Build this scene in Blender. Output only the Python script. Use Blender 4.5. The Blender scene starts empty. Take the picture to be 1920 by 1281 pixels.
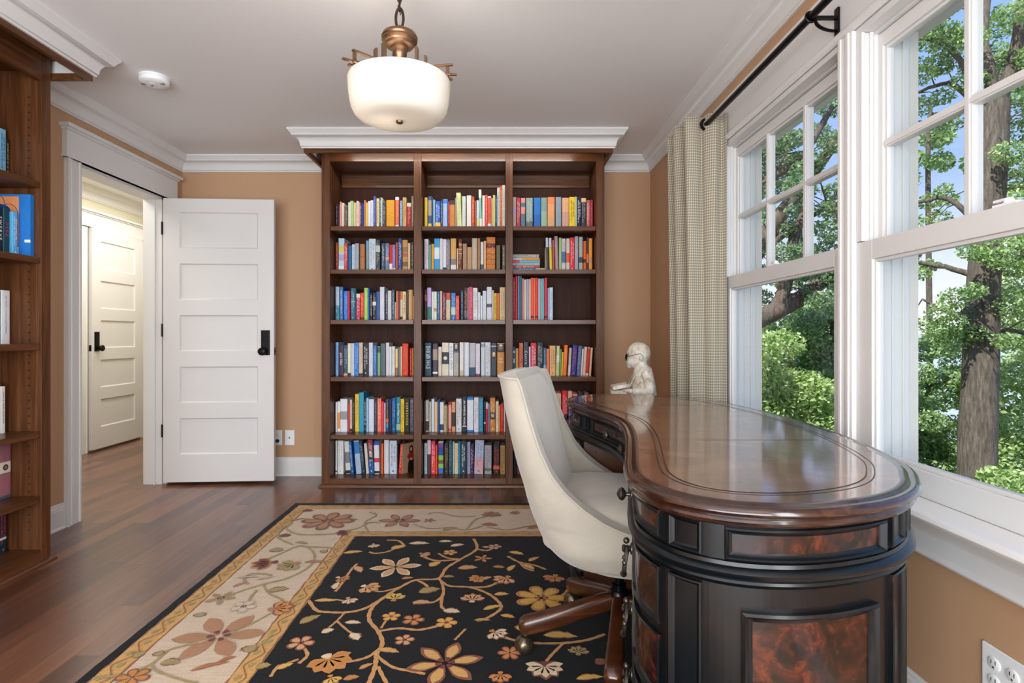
import bpy, bmesh, math, random
import numpy as np
from mathutils import Vector, Matrix
R = math.radians
PI = math.pi
SC = bpy.context.scene
COL = SC.collection
random.seed(7)

# ------------------------------------------------------------------ camera
EYE = 1.057
cam_d = bpy.data.cameras.new('camera')
cam_d.sensor_width = 36.0
cam_d.lens = 1060.0 * 36.0 / 1920.0
cam_d.shift_x = 20.0 / 1920.0
cam_d.shift_y = -10.5 / 1920.0
cam_d.clip_start = 0.02
cam_d.clip_end = 2000
cam = bpy.data.objects.new('camera', cam_d)
cam.location = (0, 0, EYE)
cam.rotation_euler = (R(90), 0, 0)
COL.objects.link(cam)
SC.camera = cam

# ------------------------------------------------------------------ view
SC.view_settings.view_transform = 'Standard'
SC.view_settings.look = 'None'
SC.view_settings.gamma = 1.0
SC.view_settings.use_curve_mapping = False
SC.view_settings.exposure = 0.80
try:
    SC.cycles.max_bounces = 9
    SC.cycles.diffuse_bounces = 5
    SC.cycles.glossy_bounces = 4
    SC.cycles.transmission_bounces = 6
    SC.cycles.transparent_max_bounces = 12
    SC.cycles.caustics_reflective = False
    SC.cycles.caustics_refractive = False
    SC.cycles.sample_clamp_indirect = 6.0
    SC.cycles.use_denoising = True
except Exception:
    pass

# ------------------------------------------------------------------ sky
world = bpy.data.worlds.new('sky')
SC.world = world
world.use_nodes = True
wn = world.node_tree
wn.nodes.clear()
w_out = wn.nodes.new('ShaderNodeOutputWorld')
w_bg = wn.nodes.new('ShaderNodeBackground')
w_tc = wn.nodes.new('ShaderNodeTexCoord')
w_sep = wn.nodes.new('ShaderNodeSeparateXYZ')
w_ramp = wn.nodes.new('ShaderNodeValToRGB')
w_map = wn.nodes.new('ShaderNodeMapRange')
w_map.inputs['From Min'].default_value = -0.2
w_map.inputs['From Max'].default_value = 1.0
wn.links.new(w_tc.outputs['Generated'], w_sep.inputs[0])
wn.links.new(w_sep.outputs['Z'], w_map.inputs['Value'])
wn.links.new(w_map.outputs[0], w_ramp.inputs[0])
wn.links.new(w_ramp.outputs[0], w_bg.inputs['Color'])
wn.links.new(w_bg.outputs[0], w_out.inputs['Surface'])
cr = w_ramp.color_ramp
cr.elements[0].position = 0.0
cr.elements[0].color = (0.42, 0.45, 0.48, 1)
cr.elements[1].position = 1.0
cr.elements[1].color = (0.10, 0.18, 0.40, 1)
for p, c in ((0.16, (0.62, 0.58, 0.58)), (0.22, (0.42, 0.44, 0.50)), (0.36, (0.19, 0.27, 0.44)), (0.6, (0.13, 0.22, 0.43))):
    e = cr.elements.new(p)
    e.color = (*c, 1)
w_bg.inputs['Strength'].default_value = 1.4

sun_d = bpy.data.lights.new('sun', 'SUN')
sun_d.energy = 4.6
sun_d.angle = R(0.6)
sun_d.color = (1.0, 0.96, 0.88)
sun = bpy.data.objects.new('sun', sun_d)
sun.rotation_euler = Vector((0.50, 0.42, -0.80)).to_track_quat('-Z', 'Y').to_euler()
sun.location = (-6, -6, 12)
COL.objects.link(sun)

def area(name, loc, look, sx, sy, power, col=(1, 1, 1), spread=180):
    d = bpy.data.lights.new(name, 'AREA')
    d.shape = 'RECTANGLE'
    d.size = sx
    d.size_y = sy
    d.energy = power
    d.color = col
    d.spread = R(spread)
    o = bpy.data.objects.new(name, d)
    o.location = loc
    o.rotation_euler = Vector(look).to_track_quat('-Z', 'Z').to_euler()
    COL.objects.link(o)
    return o

# added fill panel before the solid near wall, standing in for daylight
area('window_daylight', (-0.65, -1.86, 1.25), (0, 1, 0.06), 3.3, 2.2, 150, (0.86, 0.94, 1.0))
# second added fill, out of frame on the solid right wall; no window there
area('window_daylight', (1.10, -0.45, 1.38), (-1, 0.15, 0.0), 1.3, 1.3, 46, (0.86, 0.94, 1.0))
# hallway ceiling lamp
area('hall_light', (-3.05, 4.4, 2.39), (0, 0, -1), 0.6, 3.0, 27, (1.0, 0.96, 0.91))

# ------------------------------------------------------------------ helpers
def lin(c):
    if isinstance(c, str):
        c = [int(c[i:i + 2], 16) / 255 for i in (0, 2, 4)]
    return tuple((x / 12.92 if x <= 0.04045 else ((x + 0.055) / 1.055) ** 2.4) for x in c)

MATS = {}

class NT:
    def __init__(s, name):
        s.m = bpy.data.materials.new(name)
        s.m.use_nodes = True
        s.t = s.m.node_tree
        s.t.nodes.clear()
        s.out = s.n('OutputMaterial')
        s.b = s.n('BsdfPrincipled')
        s.l(s.b.outputs[0], s.out.inputs[0])
    def n(s, typ, **k):
        nd = s.t.nodes.new('ShaderNode' + typ)
        for a, v in k.items():
            setattr(nd, a, v)
        return nd
    def l(s, a, b):
        s.t.links.new(a, b)
    def set(s, **k):
        for a, v in k.items():
            key = {'rough': 'Roughness', 'metal': 'Metallic', 'coat': 'Coat Weight', 'coatr': 'Coat Roughness', 'spec': 'Specular IOR Level',
                   'base': 'Base Color', 'sheen': 'Sheen Weight', 'trans': 'Transmission Weight', 'ior': 'IOR'}[a]
            if key == 'Base Color':
                v = (*lin(v), 1)
            s.b.inputs[key].default_value = v
    def coord(s, kind='Object', scale=(1, 1, 1), loc=(0, 0, 0), rot=(0, 0, 0)):
        tc = s.n('TexCoord')
        mp = s.n('Mapping')
        mp.inputs['Scale'].default_value = scale
        mp.inputs['Location'].default_value = loc
        mp.inputs['Rotation'].default_value = rot
        s.l(tc.outputs[kind], mp.inputs[0])
        return mp.outputs[0]
    def noise(s, vec, scale=5, detail=4, rough=0.55, dist=0.0):
        nd = s.n('TexNoise')
        nd.inputs['Scale'].default_value = scale
        nd.inputs['Detail'].default_value = detail
        nd.inputs['Roughness'].default_value = rough
        nd.inputs['Distortion'].default_value = dist
        if vec is not None:
            s.l(vec, nd.inputs['Vector'])
        return nd.outputs[0]
    def math(s, op, a, b=None, c=None):
        nd = s.n('Math', operation=op)
        for i, v in enumerate((a, b, c)):
            if v is None:
                continue
            if isinstance(v, (int, float)):
                nd.inputs[i].default_value = v
            else:
                s.l(v, nd.inputs[i])
        return nd.outputs[0]
    def ramp(s, fac, stops, interp='LINEAR'):
        nd = s.n('ValToRGB')
        r = nd.color_ramp
        r.interpolation = interp
        while len(r.elements) < len(stops):
            r.elements.new(0.5)
        for e, (p, c) in zip(r.elements, stops):
            e.position = p
            e.color = (*lin(c), 1)
        s.l(fac, nd.inputs[0])
        return nd.outputs[0]
    def mix(s, fac, a, b, mode='MIX'):
        nd = s.n('MixRGB', blend_type=mode)
        for i, v in enumerate((fac, a, b)):
            if isinstance(v, (int, float)):
                nd.inputs[i].default_value = v
            elif isinstance(v, (str, tuple)):
                nd.inputs[i].default_value = (*lin(v), 1)
            else:
                s.l(v, nd.inputs[i])
        return nd.outputs[0]
    def color(s, o):
        s.l(o, s.b.inputs['Base Color'])
    def bump(s, hgt, strength=0.3, dist=0.002):
        nd = s.n('Bump')
        nd.inputs['Strength'].default_value = strength
        nd.inputs['Distance'].default_value = dist
        s.l(hgt, nd.inputs['Height'])
        s.l(nd.outputs[0], s.b.inputs['Normal'])
        if s.b.inputs['Coat Weight'].default_value > 0:
            pass

def plain(name, base, rough=0.5, var=0.06, scale=8.0, bump=0.0, **k):
    """one colour with a faint procedural variation"""
    if name in MATS:
        return MATS[name]
    t = NT(name)
    t.set(rough=rough, **k)
    b = lin(base)
    v = t.coord()
    f = t.noise(v, scale, 3)
    nd = t.n('MixRGB', blend_type='MIX')
    t.l(f, nd.inputs[0])
    nd.inputs[1].default_value = (*[max(0, x * (1 - var)) for x in b], 1)
    nd.inputs[2].default_value = (*[min(1, x * (1 + var)) for x in b], 1)
    t.color(nd.outputs[0])
    if bump:
        t.bump(t.noise(v, scale * 25, 2), bump, 0.0006)
    MATS[name] = t.m
    return t.m

def wood(name, stops, scale=(30, 30, 2.2), rough=0.32, coat=0.35, spec=0.5):
    if name in MATS:
        return MATS[name]
    t = NT(name)
    t.set(rough=rough, coat=coat, coatr=0.12, spec=spec)
    v = t.coord(scale=scale)
    f1 = t.noise(v, 1.0, 5, 0.6, 0.4)
    v2 = t.coord(scale=tuple(x * 5 for x in scale))
    f2 = t.noise(v2, 1.0, 3, 0.6)
    f = t.math('ADD', t.math('MULTIPLY', f1, 0.75), t.math('MULTIPLY', f2, 0.25))
    t.color(t.ramp(f, stops))
    t.bump(f2, 0.08, 0.0005)
    MATS[name] = t.m
    return t.m

class MB:
    """collects shapes; build() links them as one mesh object"""
    def __init__(s):
        s.v = []
        s.f = []
        s.mi = []
        s.sm = []
        s.cur = 0
        s.smooth = False
    def add(s, verts, faces):
        o = len(s.v)
        s.v.extend([tuple(p) for p in verts])
        for f in faces:
            s.f.append([i + o for i in f])
            s.mi.append(s.cur)
            s.sm.append(s.smooth)
        return s
    def box(s, x0, x1, y0, y1, z0, z1, mx=None):
        vs = [(x, y, z) for z in (z0, z1) for y in (y0, y1) for x in (x0, x1)]
        if mx is not None:
            vs = [mx @ Vector(p) for p in vs]
        return s.add(vs, [(0, 2, 3, 1), (4, 5, 7, 6), (0, 1, 5, 4), (2, 6, 7, 3), (0, 4, 6, 2), (1, 3, 7, 5)])
    def quad(s, a, b, c, d):
        return s.add([a, b, c, d], [(0, 1, 2, 3)])
    def poly(s, pts):
        return s.add(pts, [tuple(range(len(pts)))])
    def prism(s, pts, z0, z1, mx=None):
        n = len(pts)
        vs = [(p[0], p[1], z0) for p in pts] + [(p[0], p[1], z1) for p in pts]
        if mx is not None:
            vs = [mx @ Vector(p) for p in vs]
        fs = [(i, (i + 1) % n, n + (i + 1) % n, n + i) for i in range(n)]
        fs += [tuple(range(n - 1, -1, -1)), tuple(range(n, 2 * n))]
        return s.add(vs, fs)
    def lathe(s, prof, n=32, c=(0, 0, 0), mx=None, cap=True):
        """prof: (radius, z) bottom to top"""
        vs, fs = [], []
        for r, z in prof:
            for k in range(n):
                a = 2 * PI * k / n
                p = Vector((c[0] + r * math.cos(a), c[1] + r * math.sin(a), c[2] + z))
                vs.append(mx @ p if mx is not None else p)
        m = len(prof)
        for i in range(m - 1):
            for k in range(n):
                k2 = (k + 1) % n
                fs.append((i * n + k, i * n + k2, (i + 1) * n + k2, (i + 1) * n + k))
        if cap:
            fs.append(tuple(range(n - 1, -1, -1)))
            fs.append(tuple((m - 1) * n + k for k in range(n)))
        return s.add(vs, fs)
    def cyl(s, a, b, r, n=16, r2=None):
        return s.tube([a, b], [r, r if r2 is None else r2], n)
    def tube(s, pts, rad, n=12, closed=False, cap=True, squash=None):
        pts = [Vector(p) for p in pts]
        m = len(pts)
        if isinstance(rad, (int, float)):
            rad = [rad] * m
        vs, fs = [], []
        up = None
        for i, p in enumerate(pts):
            if closed:
                t = pts[(i + 1) % m] - pts[i - 1]
            else:
                t = pts[min(i + 1, m - 1)] - pts[max(i - 1, 0)]
            if t.length < 1e-9:
                t = Vector((0, 0, 1))
            t.normalize()
            if up is None:
                up = Vector((0, 0, 1)) if abs(t.z) < 0.9 else Vector((1, 0, 0))
            u = t.cross(up)
            if u.length < 1e-6:
                u = t.cross(Vector((1, 0, 0)))
            u.normalize()
            w = u.cross(t).normalized()
            up = w
            for k in range(n):
                a = 2 * PI * k / n
                sx, sy = (1, 1) if squash is None else squash
                vs.append(p + u * math.cos(a) * rad[i] * sx + w * math.sin(a) * rad[i] * sy)
        for i in range(m if closed else m - 1):
            j = (i + 1) % m
            for k in range(n):
                k2 = (k + 1) % n
                fs.append((i * n + k, j * n + k, j * n + k2, i * n + k2))
        if cap and not closed:
            fs.append(tuple(range(n)))
            fs.append(tuple((m - 1) * n + k for k in range(n - 1, -1, -1)))
        return s.add(vs, fs)
    def ball(s, c, r, n=16, m=10, sc=(1, 1, 1), mx=None):
        prof = []
        vs, fs = [], []
        for i in range(m + 1):
            t = PI * i / m
            for k in range(n):
                a = 2 * PI * k / n
                p = Vector((r * sc[0] * math.sin(t) * math.cos(a), r * sc[1] * math.sin(t) * math.sin(a), -r * sc[2] * math.cos(t)))
                if mx is not None:
                    p = mx @ p
                vs.append(p + Vector(c))
        for i in range(m):
            for k in range(n):
                k2 = (k + 1) % n
                fs.append((i * n + k, i * n + k2, (i + 1) * n + k2, (i + 1) * n + k))
        return s.add(vs, fs)
    def sweep(s, path, prof, closed=False, up=0.0):
        """path: 2D points; prof: (offset to the left of travel, z). Mitred corners."""
        P = [Vector((p[0], p[1])) for p in path]
        n = len(P)
        vs, fs = [], []
        for i, p in enumerate(P):
            if closed:
                d0 = (p - P[i - 1]).normalized()
                d1 = (P[(i + 1) % n] - p).normalized()
            else:
                d1 = (P[min(i + 1, n - 1)] - P[min(i, n - 2)]).normalized()
                d0 = (P[max(i, 1)] - P[max(i - 1, 0)]).normalized()
            n0 = Vector((-d0.y, d0.x))
            n1 = Vector((-d1.y, d1.x))
            m = n0 + n1
            m = m / max(0.2, m.dot(n0)) if m.length > 1e-6 else n0
            for o, z in prof:
                q = p + m * o
                vs.append((q.x, q.y, z + up))
        k = len(prof)
        for i in range(n if closed else n - 1):
            j = (i + 1) % n
            for a in range(k):
                b = (a + 1) % k
                fs.append((i * k + a, j * k + a, j * k + b, i * k + b))
        if not closed:
            fs.append(tuple(range(k - 1, -1, -1)))
            fs.append(tuple((n - 1) * k + a for a in range(k)))
        return s.add(vs, fs)
    def grid(s, rows, closed_u=False):
        """rows: list of equally long point lists"""
        m, n = len(rows), len(rows[0])
        vs = [p for r in rows for p in r]
        fs = []
        for i in range(m - 1):
            for k in range(n if closed_u else n - 1):
                k2 = (k + 1) % n
                fs.append((i * n + k, i * n + k2, (i + 1) * n + k2, (i + 1) * n + k))
        return s.add(vs, fs)
    def build(s, name, mats, parent=None, origin=None, smooth=None, bevel=0, seg=2, fix=True):
        if not isinstance(mats, (list, tuple)):
            mats = [mats]
        o0 = Vector(origin) if origin is not None else Vector((0, 0, 0))
        me = bpy.data.meshes.new(name)
        vs = [Vector(p) - o0 for p in s.v]
        me.from_pydata([tuple(p) for p in vs], [], s.f)
        for m in mats:
            me.materials.append(m)
        me.polygons.foreach_set('material_index', s.mi)
        sm = s.sm if smooth is None else [smooth] * len(s.sm)
        me.polygons.foreach_set('use_smooth', sm)
        me.update()
        if fix:
            b = bmesh.new()
            b.from_mesh(me)
            bmesh.ops.recalc_face_normals(b, faces=b.faces)
            b.to_mesh(me)
            b.free()
        if any(sm):
            me.set_sharp_from_angle(angle=R(40))
        o = bpy.data.objects.new(name, me)
        COL.objects.link(o)
        if parent is not None:
            o.parent = parent
        elif origin is not None:
            o.location = o0
        if bevel:
            mod = o.modifiers.new('bevel', 'BEVEL')
            mod.width = bevel
            mod.segments = seg
            mod.limit_method = 'ANGLE'
            mod.angle_limit = R(40)
        return o

def thing(name, label, cat, loc=(0, 0, 0), rotz=0.0, group=None):
    o = bpy.data.objects.new(name, None)
    o.empty_display_size = 0.05
    o.location = loc
    o.rotation_euler = (0, 0, rotz)
    COL.objects.link(o)
    o['label'] = label
    o['category'] = cat
    o['kind'] = 'thing'
    if group:
        o['group'] = group
    return o

def tag(o, label, cat, group=None, kind='thing'):
    o['label'] = label
    o['category'] = cat
    o['kind'] = kind
    if group:
        o['group'] = group
    return o

def structure(o, label, cat):
    o['kind'] = 'structure'
    o['label'] = label
    o['category'] = cat
    return o

def struct_empty(name, label, cat, loc=(0, 0, 0)):
    o = bpy.data.objects.new(name, None)
    o.location = loc
    COL.objects.link(o)
    return structure(o, label, cat)

def catmull(pts, per=8, closed=False):
    P = [Vector(p) for p in pts]
    n = len(P)
    out = []
    rng = range(n) if closed else range(n - 1)
    for i in rng:
        p0 = P[i - 1] if (closed or i > 0) else P[i]
        p1 = P[i]
        p2 = P[(i + 1) % n]
        p3 = P[(i + 2) % n] if (closed or i + 2 < n) else P[min(i + 1, n - 1)]
        for k in range(per):
            t = k / per
            out.append(0.5 * ((2 * p1) + (p2 - p0) * t + (2 * p0 - 5 * p1 + 4 * p2 - p3) * t * t + (3 * p1 - p0 - 3 * p2 + p3) * t ** 3))
    if not closed:
        out.append(P[-1])
    return out

def interp(tab, x):
    if x <= tab[0][0]:
        return tab[0][1]
    for (a, b), (c, d) in zip(tab, tab[1:]):
        if x <= c:
            return b + (d - b) * (x - a) / (c - a)
    return tab[-1][1]

# ------------------------------------------------------------------ materials of the room
white = plain('white_paint', 'dcdbda', 0.38, 0.015, 3, coat=0.1)
white_door = plain('white_door_paint', 'd6d4d3', 0.42, 0.015, 3)
ceil_m = plain('ceiling_paint', 'eeedee', 0.75, 0.01, 2)
wall_m = plain('tan_wall_paint', 'bd9775', 0.62, 0.02, 2, bump=0.05)
hall_wall_m = plain('cream_hall_paint', 'd2ccb4', 0.6, 0.02, 2)
black_metal = plain('black_bronze', '211f20', 0.32, 0.2, 30, metal=0.85)
bronze = plain('oiled_bronze', '4a3c32', 0.35, 0.25, 30, metal=0.9)
plastic = plain('white_plastic', 'eceef0', 0.28, 0.01, 3, coat=0.2)
dark_hole = plain('dark_slot', '141414', 0.8, 0.1)

def floor_material():
    t = NT('walnut_floor_planks')
    t.set(rough=0.36, coat=0.55, coatr=0.20, spec=0.45)
    tc = t.n('TexCoord')
    sp = t.n('SeparateXYZ')
    t.l(tc.outputs['Object'], sp.inputs[0])
    X, Y = sp.outputs['X'], sp.outputs['Y']
    xs = t.math('DIVIDE', X, 0.083)
    col = t.math('FLOOR', xs)
    w1 = t.n('TexWhiteNoise', noise_dimensions='1D')
    t.l(col, w1.inputs['W'])
    ys = t.math('ADD', t.math('DIVIDE', Y, 0.95), t.math('MULTIPLY', w1.outputs[0], 7.3))
    row = t.math('FLOOR', ys)
    cb = t.n('CombineXYZ')
    t.l(col, cb.inputs[0])
    t.l(row, cb.inputs[1])
    w2 = t.n('TexWhiteNoise', noise_dimensions='3D')
    t.l(cb.outputs[0], w2.inputs['Vector'])
    pid = w2.outputs[0]
    cb2 = t.n('CombineXYZ')
    t.l(t.math('MULTIPLY', X, 34.0), cb2.inputs[0])
    t.l(t.math('MULTIPLY', Y, 2.4), cb2.inputs[1])
    t.l(t.math('MULTIPLY', pid, 60.0), cb2.inputs[2])
    g = t.noise(cb2.outputs[0], 1.0, 5, 0.6, 0.8)
    f = t.math('ADD', t.math('ADD', t.math('MULTIPLY', pid, 0.40), 0.07), t.math('MULTIPLY', g, 0.50))
    c = t.ramp(f, ((0.15, '3c2216'), (0.42, '583422'), (0.62, '704630'), (0.9, '8c5c3c')))
    fx = t.math('FRACT', xs)
    fy = t.math('FRACT', ys)
    gx = t.math('MINIMUM', fx, t.math('SUBTRACT', 1.0, fx))
    gy = t.math('MINIMUM', fy, t.math('SUBTRACT', 1.0, fy))
    gap = t.math('MINIMUM', t.math('MULTIPLY', gx, 83.0), t.math('MULTIPLY', gy, 950.0))
    gf = t.math('MINIMUM', t.math('MULTIPLY', gap, 0.9), 1.0)
    t.color(t.mix(gf, '2a140c', c))
    t.bump(gf, 0.12, 0.0008)
    return t.m
floor_m = floor_material()

# ------------------------------------------------------------------ measures (metres; eye at x=0, y=0)
XL, XR, YB, YN, ZC = -2.416, 1.127, 4.279, -1.9, 2.407
XH, YH = -3.75, 6.6
DY0, DY1, DZ = 3.238, 4.041, 2.045          # doorway in the left wall
WIN = ((0.735, 1.754), (1.80, 2.80))          # the two windows seen, along Y
WZ0, WZ1 = 0.60, 2.005

def wall(name, boxes, mat, label):
    m = MB()
    for b in boxes:
        m.box(*b)
    return structure(m.build(name, mat), label, 'wall')

fl = MB().box(XH - 0.1, 1.25, YN - 0.1, YH + 0.1, -0.05, 0).build('floor', floor_m)
structure(fl, 'reddish brown hardwood plank floor of the room and hallway', 'floor')
ce = MB().box(XH - 0.1, 1.9, YN - 0.1, YH + 0.1, ZC, ZC + 0.08).build('ceiling', ceil_m)
structure(ce, 'smooth pale grey white ceiling', 'ceiling')
wall('wall_back', [(XL - 0.13, 1.25, YB, YB + 0.1, 0, ZC)], wall_m, 'tan painted wall behind the large bookcase')
wl = [(XL - 0.13, XL, YN, DY0, 0, ZC), (XL - 0.13, XL, DY1, YB, 0, ZC), (XL - 0.13, XL, DY0, DY1, DZ, ZC)]
wall('wall_left', wl, wall_m, 'tan painted wall with the doorway to the hall')
y0, y1 = WIN[0][0], WIN[1][1]
wall('wall_right', [(XR, 1.25, YN, y0, 0, ZC), (XR, 1.25, y1, YB, 0, ZC), (XR, 1.25, y0, y1, 0, WZ0), (XR, 1.25, y0, y1, WZ1, ZC),
                    (XR, 1.25, WIN[0][1], WIN[1][0], WZ0, WZ1)], wall_m, 'tan painted wall holding the two tall windows')
wall('wall_near', [(XL - 0.13, 1.25, YN - 0.1, YN, 0, ZC)], wall_m, 'tan painted wall opposite the large bookcase')
wall('wall_hall', [(XH - 0.1, XH, 2.0, YH, 0, ZC), (XH, XL - 0.13, YH, YH + 0.1, 0, ZC), (XH, XL - 0.13, 1.9, 2.0, 0, ZC),
                   (XL - 0.131, XL - 0.129, DY1, YH, 0, ZC)], hall_wall_m, 'cream painted wall of the hallway beyond the doorway')

# ------------------------------------------------------------------ crown moulding
CROWN = [(0, 0), (0.0, -0.113), (0.010, -0.113), (0.012, -0.106), (0.010, -0.103), (0.016, -0.100), (0.018, -0.094)]
for k in range(7):
    a = k / 6 * PI / 2
    CROWN.append((0.018 + 0.042 * (1 - math.cos(a)), -0.092 + 0.050 * math.sin(a)))
CROWN += [(0.062, -0.040), (0.062, -0.034), (0.066, -0.031), (0.070, -0.022), (0.078, -0.014), (0.082, -0.010), (0.082, 0)]
def crown(name, path, label, closed=False, scale=1.0, parent=None, origin=None):
    m = MB()
    m.smooth = True
    m.sweep(path, [(o * scale, z * scale) for o, z in CROWN], closed, up=ZC)
    o = m.build(name, white, parent, origin)
    if parent is None:
        structure(o, label, 'crown moulding')
    return o
# travel so that the room lies to the left: near-left -> near-right -> far-right -> far-left
crown('trim_1', [(XL, YN), (XR, YN), (XR, YB), (XL, YB)], 'white crown moulding running around the room ceiling', closed=True)
crown('trim_2', [(XH, YH), (XH, 2.0)], 'white crown moulding along the hallway ceiling')

# ------------------------------------------------------------------ baseboards
BASE = [(0, 0), (0.020, 0), (0.020, 0.008), (0.015, 0.016), (0.015, 0.105), (0.013, 0.110), (0.013, 0.118), (0.009, 0.128), (0.009, 0.134), (0.004, 0.140), (0, 0.140)]
def baseboard(name, path, label):
    m = MB()
    m.sweep(path, BASE)
    structure(m.build(name, white, smooth=False), label, 'baseboard')
baseboard('baseboard_back', [(XR, YB), (0.722, YB)], 'white baseboard at the back wall right of the bookcase')
baseboard('baseboard_back', [(-1.262, YB), (XL, YB)], 'white baseboard at the back wall behind the open door')
baseboard('baseboard_left', [(XL, DY0 - 0.125), (XL, 2.69)], 'short white baseboard between left bookcase and doorway')
baseboard('baseboard_right', [(XR, YN), (XR, YB)], 'white baseboard under the windows')
baseboard('baseboard_hall', [(XH, 5.02), (XH, 2.0)], 'white baseboard in the hallway left of the closed door')
baseboard('baseboard_hall', [(XH, YH), (XH, 5.96)], 'white baseboard in the hallway right of the closed door')

# ------------------------------------------------------------------ door casings
def casing_profile(w=0.112):
    return [(0, 0), (0, 0.016), (0.006, 0.020), (0.016, 0.020), (0.020, 0.014), (0.032, 0.014), (0.036, 0.017), (w - 0.034, 0.020), (w - 0.030, 0.014), (w - 0.022, 0.020), (w - 0.018, 0.026), (w, 0.026), (w, 0)]
def casing_v(m, x, sgn, y0, dirn, z0, z1, w=0.112):
    """vertical casing on a wall at x; sgn = side the room is on; from y0 outwards in direction dirn"""
    pr = casing_profile(w)
    pts = [(x + sgn * t, y0 + dirn * u) for u, t in pr]
    m.prism(pts, z0, z1)
def header(m, x, sgn, y0, y1, z0, z1):
    m.box(*sorted((x, x + sgn * 0.028)), y0, y1, z0, z1)
    m.box(*sorted((x, x + sgn * 0.034)), y0 - 0.008, y1 + 0.008, z0, z0 + 0.014)
    m.box(*sorted((x, x + sgn * 0.040)), y0 - 0.012, y1 + 0.012, z1, z1 + 0.012)
    m.box(*sorted((x, x + sgn * 0.056)), y0 - 0.024, y1 + 0.024, z1 + 0.012, z1 + 0.032)
m = MB()
casing_v(m, XL, 1, DY0 - 0.004, -1, 0, DZ)
casing_v(m, XL, 1, DY1 + 0.004, 1, 0, DZ)
header(m, XL, 1, DY0 - 0.128, DY1 + 0.128, DZ, 2.196)
m.box(XL - 0.13, XL, DY0 - 0.002, DY0 + 0.018, 0, DZ)      # jambs
m.box(XL - 0.13, XL, DY1 - 0.018, DY1 + 0.002, 0, DZ)
m.box(XL - 0.13, XL, DY0, DY1, DZ - 0.018, DZ + 0.002)
m.box(XL - 0.055, XL - 0.043, DY1 - 0.030, DY1 - 0.018, 0, DZ - 0.018)
m.box(XL - 0.055, XL - 0.043, DY0 + 0.018, DY0 + 0.030, 0, DZ - 0.018)
casing_v(m, XL - 0.131, -1, DY0 - 0.004, -1, 0, DZ)
casing_v(m, XL - 0.131, -1, DY1 + 0.004, 1, 0, DZ)
structure(m.build('trim_3', white, smooth=False), 'white casing, jambs and wide header of the doorway', 'door casing')
HY0, HY1 = 5.116, 5.83
m = MB()
casing_v(m, XH, 1, HY0 - 0.012, -1, 0, 2.045)
casing_v(m, XH, 1, HY1 + 0.012, 1, 0, 2.045)
header(m, XH, 1, HY0 - 0.13, HY1 + 0.13, 2.045, 2.17)
structure(m.build('trim_4', white, smooth=False), 'white casing of the closed hallway door', 'door casing')

# ------------------------------------------------------------------ five-panel doors
def door_leaf(name, w, hgt, label, loc, rotz, knob_side=1, hinge_world=None):
    """local: hinge edge at x=0, face toward -y at y=0, thickness to +y"""
    e = struct_empty(name, label, 'door', loc)
    e.rotation_euler = (0, 0, rotz)
    th, st = 0.035, 0.112
    zs = [0.196, 0.454]
    ph, rail = 0.2565, 0.1085
    m = MB()
    m.box(0, st, 0, th, 0, hgt)
    m.box(w - st, w, 0, th, 0, hgt)
    z = 0.0
    lo = 0.0
    hi = 0.196
    for k in range(5):
        m.box(st, w - st, 0, th, lo, hi)
        p0 = hi
        p1 = hi + ph
        m.box(st, w - st, 0.011, th - 0.011, p0, p1)
        # sloping sticking around the panel
        for yy, y2 in ((0.0, 0.011), (th, th - 0.011)):
            b = 0.009
            o = [(st, yy, p0), (w - st, yy, p0), (w - st, yy, p1), (st, yy, p1)]
            i_ = [(st + b, y2, p0 + b), (w - st - b, y2, p0 + b), (w - st - b, y2, p1 - b), (st + b, y2, p1 - b)]
            for a in range(4):
                c = (a + 1) % 4
                m.quad(o[a], o[c], i_[c], i_[a])
        lo = p1
        hi = p1 + rail if k < 4 else hgt
    m.box(st, w - st, 0, th, lo, hgt)
    m.build('slab', white_door, e, smooth=False, fix=False)
    # knob and tall back plate
    kx, kz = w - 0.062, 0.925
    for yy, sg in ((0, -1), (th, 1)):
        hm = MB()
        hm.box(kx - 0.027, kx + 0.043 - 0.008, *sorted((yy, yy + sg * 0.006)), kz - 0.028, kz + 0.150)
        hm.box(kx - 0.021, kx + 0.029, *sorted((yy, yy + sg * 0.009)), kz - 0.022, kz + 0.144)
        hd = hm.build('handle', black_metal, e, smooth=False, bevel=0.0015)
        km = MB()
        km.smooth = True
        rot = Matrix.Rotation(R(90) if sg < 0 else R(-90), 4, 'X')
        prof = [(0.012, 0.0), (0.012, 0.022), (0.018, 0.028), (0.026, 0.034), (0.029, 0.042), (0.028, 0.050), (0.022, 0.056), (0.012, 0.058), (0.010, 0.056), (0.001, 0.056)]
        km.lathe(prof, 24, mx=Matrix.Translation((kx - 0.006, yy, kz)) @ rot)
        km.build('knob', black_metal, hd)
    lm = MB()
    lm.box(w - 0.0005, w + 0.0015, 0.006, th - 0.006, kz - 0.028, kz + 0.028)
    lm.box(w + 0.001, w + 0.009, 0.012, th - 0.012, kz - 0.008, kz + 0.008)
    lm.build('latch', black_metal, e, smooth=False)
    for hz in (0.32, 1.03, 1.75):
        hm = MB()
        hm.smooth = True
        hm.cyl((-0.006, -0.004, hz), (-0.006, -0.004, hz + 0.09), 0.006, 10)
        hm.smooth = False
        hm.box(-0.005, 0.0, 0.0, 0.032, hz, hz + 0.09)
        hm.build('hinge', black_metal, e)
    return e
door_leaf('door_1', 0.765, 2.008, 'white five-panel door swung open against the back wall', (-2.388, 3.992, 0.022), R(3.4))
# hallway door, closed: plane x = XH, hinges at the far side
door_leaf('door_2', HY1 - HY0, 2.02, 'closed white five-panel door across the hallway', (XH + 0.012, HY1, 0.020), R(-90) )

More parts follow.
